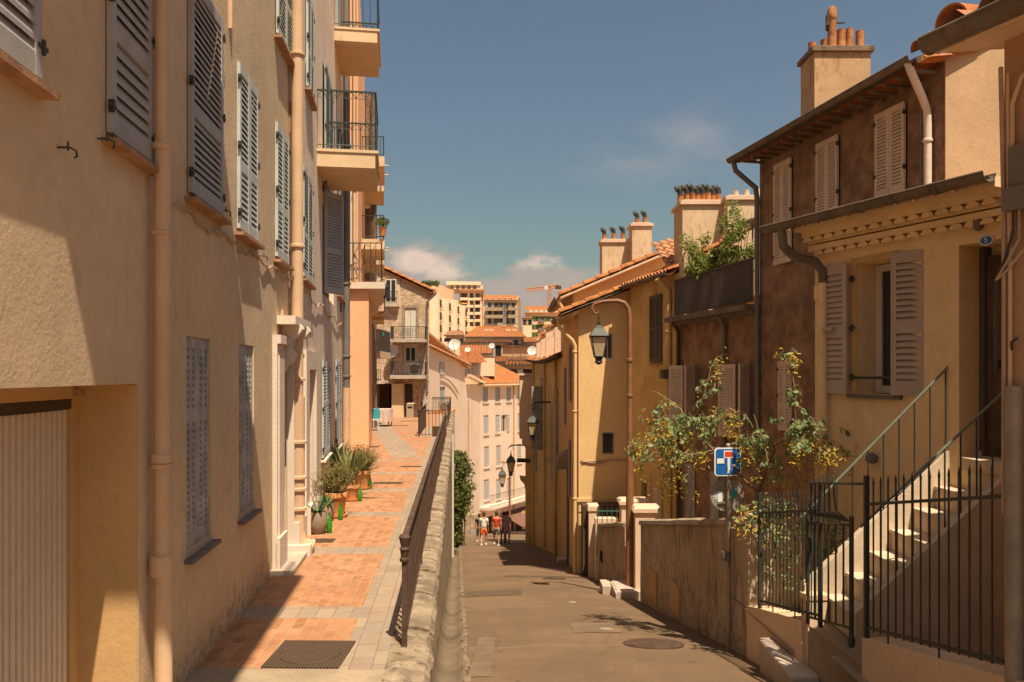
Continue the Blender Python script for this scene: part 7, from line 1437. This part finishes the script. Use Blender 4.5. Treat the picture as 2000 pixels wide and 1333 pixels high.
# ivy-like shrub inside the fence
t = thing('climbing_shrub', (3.5, 8.6, -3), 'dense green climber growing behind the left panel of the spiked fence', 'shrub'); q = MB(); r2 = random.Random(8)
for k in range(34): px, py = r2.uniform(1500, 1660), r2.uniform(975, 1130); Y = 8.7+.25*r2.random(); leafquads(q, P(px, py+.2*(px-1500), Y+.35), 26, .13, .06, r2, 1.0, .6, .4)
q.build('foliage', 'leaf_tree', t); q = MB()
for k in range(5): x = 1500+25*k; q.tube([P(x, 1190, 9.1), P(x+15, 1080, 9.0), P(x+5, 985, 9.1)], .008, 5)
q.build('stem', 'barkbrown', t)
# ivy on the end of the retaining wall
t = thing('ivy', (-2.7, 41, street_z(41)), 'tall column of ivy spilling over the end of the retaining wall', 'ivy'); q = MB(); r2 = random.Random(3)
for k in range(330):
    u = r2.random(); py = 885+u*178; wd = 8+22*math.sin(math.pi*min(1, u*1.15+.12))**.8*(1 if u > .15 else .7); px = 887+wd*abs(r2.gauss(0, .55)); px = min(px, 887+wd*1.5); Y = 40+r2.uniform(-.8, 2.5)
    leafquads(q, P(px, py, Y), 44, .24, .12, r2, 1.0, .7, .6)
for k in range(50): leafquads(q, P(r2.gauss(881, 5), r2.uniform(925, 990), 28), 26, .18, .08, r2, 1.2, .6)
q.build('foliage', 'leaf_ivy', t); q = MB()
for k in range(4): q.tube([P(889+6*k, 1066, 41), P(893+5*k, 980, 41), P(889+6*k, 900, 41)], .04, 6)
q.build('stem', 'barkbrown', t)
t = thing('weed', P(893, 1085, 30), 'small tuft of weeds at the foot of the retaining wall', 'weed'); q = MB(); leafquads(q, P(889, 1082, 33), 160, .22, .09, r2, .8); q.build('foliage', 'leaf_ivy', t)

# pots along the left houses
def zt_pt(px, py): Y = 1500*2.3/(py-730); return Vector(((px-1000)/1500*Y, Y, TZ))
def pot(px, pyb, w_px, h_px, label, kind):
    c = zt_pt(px, pyb); r = w_px/2/1500*c.y; h = h_px/1500*c.y*1.02; t = thing('flower_pot', c, label, 'pot', 'pots in a row along the house wall'); q = MB()
    if kind == 'bowl': q.lathe(c, [(r*.55, 0), (r*.82, h*.15), (r, h*.5), (r*.95, h*.8), (r*.82, h*.96), (r*.80, h), (r*.72, h), (r*.72, h*.93)], 28); q.build('body', 'potgrey', t, True)
    else:
        q.lathe(c, [(r*.66, .02), (r*.88, h*.78), (r*.90, h*.80), (r, h*.81), (r, h*.98), (r*.97, h), (r*.86, h), (r*.86, h*.93)], 28); q.build('body', 'terracotta', t, True)
        q = MB(); q.lathe(c, [(r*.8, 0), (r*.98, .02), (r*1.02, .055), (r*.95, .055), (r*.7, .025)], 28); q.build('saucer', 'terracotta', t, True)
    q = MB(); q.lathe(c, [(r*.7, h*.90), (r*.7, h*.94), (r*.1, h*.96)], 20); q.build('soil', 'soil', t); return c, r, h
def agave(c, n, L_, label, seed):
    t = thing('agave', c, label, 'plant', 'potted plants along the house wall'); r2 = random.Random(seed); q = MB()
    for k in range(n):
        an = 2*math.pi*k/n+r2.uniform(-.3, .3); el_ = r2.uniform(.35, 1.35); l = L_*r2.uniform(.75, 1.1); d = Vector((math.cos(an)*math.cos(el_), math.sin(an)*math.cos(el_), math.sin(el_))); sd_ = Vector((-math.sin(an), math.cos(an), 0)); prev = None; b = len(q.v); m = 6
        for i in range(m+1):
            u = i/m; p = Vector(c)+d*l*u+Vector((0, 0, -.25*l*u*u*math.cos(el_))); w = .045*(1-u)**.6*(1 if u > .1 else .7)*L_/.35; up = sd_.cross(d).normalized(); q.v += [p-sd_*w+up*w*.4, p-up*w*.15, p+sd_*w+up*w*.4]
        for i in range(m):
            for j in range(2): q.f.append((b+i*3+j, b+i*3+j+1, b+i*3+j+4, b+i*3+j+3))
    q.build('leaves', 'leaf_agave', t); q = MB(); q.lathe(Vector(c)-Vector((0, 0, .05)), [(.04, 0), (.035, .1), (.01, .13)], 8); q.build('crown', 'leaf_agave', t)
def bush(c, rad, hh, label, m, seed, kind='fine', nm='potted_shrub'):
    t = thing(nm, c, label, 'plant', 'potted plants along the house wall'); r2 = random.Random(seed); q = MB(); s_ = MB()
    for k in range(150 if kind == 'fine' else 60):
        an = r2.uniform(0, 6.28); tl_ = abs(r2.gauss(0, .55)) if kind == 'fine' else abs(r2.gauss(0, .38)); d = Vector((math.cos(an)*math.sin(tl_), math.sin(an)*math.sin(tl_), math.cos(tl_))); l = hh*r2.uniform(.6, 1.05)*(1.15 if tl_ > .8 else 1)
        bs = Vector(c)+Vector((math.cos(an), math.sin(an), 0))*rad*r2.uniform(0, .45)
        if kind == 'fine':
            pts = [bs+d*l*u+Vector((0, 0, -.05*u*u)) for u in (0, .35, .7, 1)]; s_.tube(pts, [.005, .004, .003, .001], 4)
            for j in range(46): u = r2.uniform(.25, 1.02); p = bs+d*l*u+Vector((r2.gauss(0, .018), r2.gauss(0, .018), r2.gauss(0, .018))); leaf(q, p, .028*r2.uniform(.7, 1.4), r2, .35)
        else:
            sd_ = Vector((-math.sin(an), math.cos(an), 0)); w0 = .022; b = len(q.v); mm = 5
            for i in range(mm+1): u = i/mm; p = bs+d*l*u+Vector((math.cos(an), math.sin(an), -.5))*.16*u*u*l; w = w0*math.sin(math.pi*min(1, .15+u*.85))+.002; q.v += [p-sd_*w, p+sd_*w]
            for i in range(mm): q.f.append((b+2*i, b+2*i+1, b+2*i+3, b+2*i+2))
    q.build('foliage', m, t)
    if s_.v: s_.build('twigs', 'barkbrown', t)
    else: s_.lathe(c, [(.05, -.02), (.04, .1), (.01, .14)], 8); s_.build('crown', m, t)
c, r, h = pot(620, 1042, 40, 42, 'round grey brown pot nearest in the row', 'bowl'); agave(c+Vector((0, 0, h*.9)), 13, .34, 'spiky small agave in the nearest round grey brown pot', 1)
c, r, h = pot(637, 1018, 32, 32, 'round grey brown pot just behind the nearest one', 'bowl'); agave(c+Vector((0, 0, h*.9)), 11, .30, 'small agave in the second round grey brown pot', 2)
c, r, h = pot(656, 1010, 46, 48, 'large terracotta pot under the wide brownish shrub', 'tc'); bush(c+Vector((0, 0, h*.9)), r, .50, 'wide fine leaved brownish green shrub in the large terracotta pot', 'leaf_olive', 3)
c, r, h = pot(686, 978, 34, 30, 'terracotta pot under the strap leaved plant', 'tc'); bush(c+Vector((-.1, .25, h*.9)), r, .78, 'tall dark green strap leaved plant rising behind the brownish shrub', 'leaf_strap', 4, 'strap', 'strap_leaved_plant')
c, r, h = pot(707, 955, 36, 36, 'terracotta pot furthest along the row, by the apricot house', 'tc'); bush(c+Vector((0, 0, h*.9)), r, .55, 'round olive green shrub in the furthest terracotta pot', 'leaf_olive', 5)
c = zt_pt(668, 948); bush(c+Vector((-.1, 0, .2)), .2, .8, 'leaning strap leaved plant against the wall between the shrubs', 'leaf_strap', 9, 'strap', 'strap_leaved_plant')
def bottle(px, pyb, hpx, label):
    c = zt_pt(px, pyb); h = hpx/1500*c.y; r = h*.135; t = thing('glass_bottle', c, label, 'bottle', 'green bottles beside the pots'); q = MB()
    q.lathe(c, [(r*.9, 0), (r, h*.02), (r, h*.45), (r*.92, h*.52), (r*.45, h*.74), (r*.36, h*.82), (r*.34, h*.95)], 20); q.build('body', 'bottle', t, True); q = MB(); q.lathe(c, [(r*.40, h*.94), (r*.42, h*.955), (r*.40, h*.995)], 14); q.build('lip', 'bottle', t, True)
bottle(643.5, 1041, 40, 'green glass bottle nearest, beside the round grey brown pot'); bottle(665, 1016, 33, 'green glass bottle beside the large terracotta pot'); bottle(703.5, 979, 29, 'green glass bottle beside the pot of the strap leaved plant'); bottle(723, 954, 26, 'green glass bottle furthest along the row')
# flower pot on the upper balcony
c = P(748, 470, 26); c.x = (747-1000)/1500*26; t = thing('flower_pot', c, 'flower pot with dark trailing plant on the corner of a cream balcony', 'pot'); q = MB(); q.lathe(c+Vector((0, 0, .15)), [(.10, 0), (.14, .28), (.15, .3)], 14); q.build('body', 'terracotta', t, True); q = MB(); leafquads(q, c+Vector((0, 0, .62)), 420, .26, .07, random.Random(2), .6); q.build('foliage', 'leaf_ivy', t)

# covers in the ground
c = Vector((-1.66, 6.27, TZ)); f = Fr((c.x-.30, 5.99, TZ), (1, -.02), (0.02, 1)); t = thing('manhole_cover', c, 'large square ribbed iron cover with a round lid in the brick terrace', 'cover', 'metal covers in the ground')
q = MB(); q.box(f, 0, .61, .0, .012, 0, .60); pl = q.build('frame_plate', 'plate', t); q = MB(); cc_ = f.w(.305, .012, .30); n = 40; q.prism([cc_+Vector((.235*math.cos(i*2*math.pi/n), .235*math.sin(i*2*math.pi/n), 0)) for i in range(n)], (0, 0, .005)); q.build('round_lid', 'plate', t)
q = MB(); q.tube([cc_+Vector((.24*math.cos(i*2*math.pi/n), .24*math.sin(i*2*math.pi/n), .002)) for i in range(n+1)], .006, 5, False); q.tube([cc_+Vector((-.03, 0, .006)), cc_+Vector((.03, 0, .006))], .008, 6); q.build('lid_ring', 'rustiron', t)
for k, (px, py, w, l, lab) in enumerate(((617, 1057, .5, .22, 'small rectangular cover beside the pipe foot'), (758, 944, .62, .22, 'dark rectangular cover in the middle of the terrace'), (803, 912, .5, .18, 'narrow dark cover nearer the railing'), (800, 823, .9, .3, 'far thin cover before the stone house'), (722, 873, .6, .35, 'cover by the corner of the apricot house'), (778, 832, .9, .3, 'thin cover left of the farthest one'))):
    c = zt_pt(px, py); q = MB(); q.box(Fr(c, (1, 0), (0, 1)), -w/2, w/2, 0, .01, -l/2, l/2); o = q.build('drain_cover', 'plate', origin=c); tag(o, lab, 'cover', 'metal covers in the ground')
for k, (px, py, r, lab) in enumerate(((1276, 1265, .40, 'large round cast iron cover in the lower right of the street'), (1082, 1134, .30, 'round cover further up the street near the stone block'), (1184, 1236, .10, 'small valve cover left of the large round one'), (1118, 1182, .08, 'tiny round valve cover in the middle of the street'))):
    Y = 1.8/((py-730)/1500-.18); x_ = (px-1000)/1500*Y; c = Vector((x_, Y, street_surf(x_, Y)+.012)); q = MB(); n = 36
    nrm = Vector((0, .18, 1)).normalized(); tv = Vector((0, 1, -.18)).normalized()
    q.prism([c+Vector((1, 0, 0))*r*math.cos(i*2*math.pi/n)+tv*r*math.sin(i*2*math.pi/n)-nrm*.015 for i in range(n)], nrm*.018); o = q.build('manhole_cover', 'rustiron' if r > .2 else 'concrete', origin=c); tag(o, lab, 'cover', 'metal covers in the ground')
def ground_patch(cx, cy, hw, hl, seed, rag=.04):
    q = MB(); n = 14; g = []
    for j in range(n+1):
        r = []
        for i in range(n+1):
            u, v = i/n*2-1, j/n*2-1; x = cx+u*hw; y = cy+v*hl
            if i in (0, n): x += rag*noise.noise(Vector((seed, y*4, 0)))
            if j in (0, n): y += rag*noise.noise(Vector((x*4, seed, 0)))
            r.append(Vector((x, y, street_surf(x, y)+.007)))
        g.append(r)
    for a, b_ in zip(g, g[1:]):
        for i in range(n): q.poly([a[i], a[i+1], b_[i+1], b_[i]])
    return q
M['patch'] = mat('darker asphalt patch', (0.115, 0.078, 0.048), .95, .15, 3, .6, 60, dist=.02); M['patch2'] = mat('paler asphalt patch', (0.185, 0.125, 0.078), .95, .15, 3, .6, 60, dist=.02); struct(ground_patch(-.42, 16.7, .62, .55, 1).build('road_patch', 'patch')); struct(ground_patch(1.25, 11.6, .35, .5, 2).build('road_patch', 'patch2')); struct(ground_patch(.9, 20.8, 1.1, .22, 4).build('road_patch', 'patch')); struct(ground_patch(-.35, 9.6, .12, 1.3, 6).build('road_patch', 'patch2'))

# ============================================================ PEOPLE
def skin_mesh(verts, edges, radii, sub=2):
    me = bpy.data.meshes.new('tmp'); me.from_pydata(verts, edges, []); ob = bpy.data.objects.new('tmp', me); COL.objects.link(ob)
    sk = ob.modifiers.new('s', 'SKIN'); sk.use_smooth_shade = True
    for i, r in enumerate(radii): sv = me.skin_vertices[0].data[i]; sv.radius = r if isinstance(r, tuple) else (r, r); sv.use_root = (i == 0)
    ss = ob.modifiers.new('u', 'SUBSURF'); ss.levels = sub; ss.render_levels = sub
    dg = bpy.context.evaluated_depsgraph_get(); out_ = bpy.data.meshes.new_from_object(ob.evaluated_get(dg)); bpy.data.objects.remove(ob); return out_
def person(x, Y, rz, label, skin, top, topm, bottom_len, botm, hairm='hair', sleeve=.55, step=.12, H=1.75, zoff=0.0, long_hair=False, coat=False, shoe='signwhite', lean=0.0):
    z0 = street_z(Y)+.05+zoff; t = thing('person', (x, Y, z0), label, 'person', 'people walking down the street'); s = H/1.75; ca, sa_ = math.cos(rz), math.sin(rz)
    def T(p): return Vector((x+(p[0]*ca-p[1]*sa_)*s, Y+(p[0]*sa_+p[1]*ca)*s, z0+p[2]*s))
    st = step; zl, zr_ = (.0, .05) ; V = [(0, 0, .95), (0, .01, 1.10), (0, .015, 1.28), (0, .0, 1.43), (0, .01, 1.50), (0, .03, 1.575), (0, .035, 1.66), (0, .03, 1.72),
        (.10, 0, .88), (.12, st*.6, .50), (.12, st, .10), (.125, st+.10, .04), (-.10, 0, .88), (-.12, -st*.3+.04, .50), (-.12, -st*1.3, .14), (-.125, -st*1.3+.09, .05),
        (.17, 0, 1.40), (.235, -.03, 1.13), (.25, .03+st*.3, .90), (.25, .06+st*.3, .80), (-.17, 0, 1.40), (-.235, .02, 1.13), (-.25, .05-st*.3, .90), (-.25, .07-st*.3, .80)]
    V = [(a, b+lean*max(0, c-.95), c) for a, b, c in V]
    E = [(0, 1), (1, 2), (2, 3), (3, 4), (4, 5), (5, 6), (6, 7), (0, 8), (8, 9), (9, 10), (10, 11), (0, 12), (12, 13), (13, 14), (14, 15), (3, 16), (16, 17), (17, 18), (18, 19), (3, 20), (20, 21), (21, 22), (22, 23)]
    Rr = [(.14, .10), (.13, .09), (.155, .10), (.12, .09), .055, .075, .092, .06, .088, .058, .036, .035, .088, .058, .036, .035, .06, .043, .030, .034, .06, .043, .030, .034]
    def put(me, nm, m):
        for v in me.vertices: v.co = T(v.co)-t.location
        me.materials.clear(); me.materials.append(M[m]); me.name = nm; o = bpy.data.objects.new(nm, me); COL.objects.link(o); o.parent = t; return o
    put(skin_mesh(V, E, Rr), 'body', skin)
    # fingers, nose and ears
    q = MB()
    for sd_, hx, hy in ((1, .25, .06+st*.3), (-1, -.25, .07-st*.3)):
        for k in range(4): q.tube([T((hx+.0, hy-.025+.017*k, .80)), T((hx-.005*sd_, hy-.03+.018*k, .745+.006*abs(k-1.5))), T((hx-.02*sd_, hy-.028+.018*k, .715+.008*abs(k-1.5)))], .0085*s, 5)
        q.tube([T((hx, hy+.03, .83)), T((hx-.01*sd_, hy+.055, .79)), T((hx-.012*sd_, hy+.055, .765))], .009*s, 5)
    q.build('fingers', skin, t)
    # shirt
    idx = [1, 2, 3, 16, 17, 20, 21]; Vs = [(0, .0, .90 if not coat else .62), (0, .01, 1.12), (0, .015, 1.28), (0, 0, 1.435), (.17, 0, 1.41), (.17+(.235-.17)*sleeve, -.03*sleeve, 1.41-(1.41-1.13)*sleeve), (-.17, 0, 1.41), (-.17-(.235-.17)*sleeve, .02*sleeve, 1.41-(1.41-1.13)*sleeve)]
    Vs = [(a, b+lean*max(0, c-.95), c) for a, b, c in Vs]
    put(skin_mesh(Vs, [(0, 1), (1, 2), (2, 3), (3, 4), (4, 5), (3, 6), (6, 7)], [(.175, .125), (.165, .118), (.175, .12), (.125, .095), .082, .068, .082, .068]), 'shirt' if not coat else 'coat', topm)
    L_ = bottom_len; kz = .88-(.88-.1)*L_
    Vb = [(0, 0, .97), (0, 0, .90), (.095, 0, .84), (.12, st*.6*min(1, L_*1.9), kz), (-.095, 0, .84), (-.12, (-st*.3+.04)*min(1, L_*1.9)-(st*.7*max(0, L_-.5)), kz)]
    put(skin_mesh(Vb, [(0, 1), (1, 2), (2, 3), (1, 4), (4, 5)], [(.15, .115), (.15, .12), .105, .095 if L_ < .6 else .07, .105, .095 if L_ < .6 else .07]), 'shorts' if L_ < .6 else 'trousers', botm)
    q = MB(); c = T((0, .015, 1.685)); 
    for i in range(7):
        for k in range(14): th = math.pi*(.02+i/6*.62); ph = 2*math.pi*k/14; rr = .108*(1+.06*noise.noise(Vector((i*1.3, k*1.1, x*5)))); q.v.append(c+Vector((math.sin(th)*math.cos(ph)*rr*.92, math.sin(th)*math.sin(ph)*rr*1.02-(.02 if i > 3 else 0), math.cos(th)*rr))*s)
    for i in range(6):
        for k in range(14): q.f.append((i*14+k, i*14+(k+1) % 14, (i+1)*14+(k+1) % 14, (i+1)*14+k))
    q.f.append(tuple(range(14))); q.f.append(tuple(84+k for k in reversed(range(14)))); q.build('hair', hairm, t, True)
    for (a, b_) in ((.12, st), (-.12, -st*1.3)):
        q = MB(); up = .0 if a > 0 else .03; q.hexa([T((a-.045, b_-.07, up)), T((a+.045, b_-.07, up)), T((a+.045, b_+.19, 0)), T((a-.045, b_+.19, 0)), T((a-.04, b_-.06, up+.10)), T((a+.04, b_-.06, up+.10)), T((a+.035, b_+.17, .05)), T((a-.035, b_+.17, .05))]); q.build('shoe', shoe, t)
    q = MB()
    for k in (-1, 1): q.tube([T((k*.085, .03, 1.64)), T((k*.105, .02, 1.66)), T((k*.085, .02, 1.67))], .012*s, 5)
    q.tube([T((0, .12, 1.655)), T((0, .145, 1.635)), T((0, .125, 1.62))], .012*s, 5); q.build('ears_and_nose', skin, t)
    return t
Yp = 40.5
person((945-1000)/1500*Yp, Yp, .0, 'walker seen from behind in a white t-shirt and orange shorts', 'skin', 0, 'teewhite', .42, 'shortorange', step=.14, H=1.70)
person((970-1000)/1500*Yp, Yp-.3, -.05, 'walker seen from behind in a red t-shirt and dark grey shorts', 'skin', 0, 'teered', .46, 'shortgrey', step=-.14, H=1.74)
person((983.5-1000)/1500*42.5, 42.5, .0, 'walker in a white top half hidden behind the dull purple coat', 'skindark', 0, 'teewhite', .46, 'black', step=.1, H=1.72, shoe='black')
person((990-1000)/1500*42.0, 41.9, .05, 'walker in a long dull purple coat on the right of the group', 'skindark', 0, 'mauve', .5, 'mauve', step=-.1, H=1.74, coat=True, shoe='black')
person((936-1000)/1500*45.5, 45.5, .0, 'walker in dark clothes further ahead, half hidden on the left of the group', 'skindark', 0, 'black', .9, 'black', step=.12, H=1.62, shoe='signwhite')
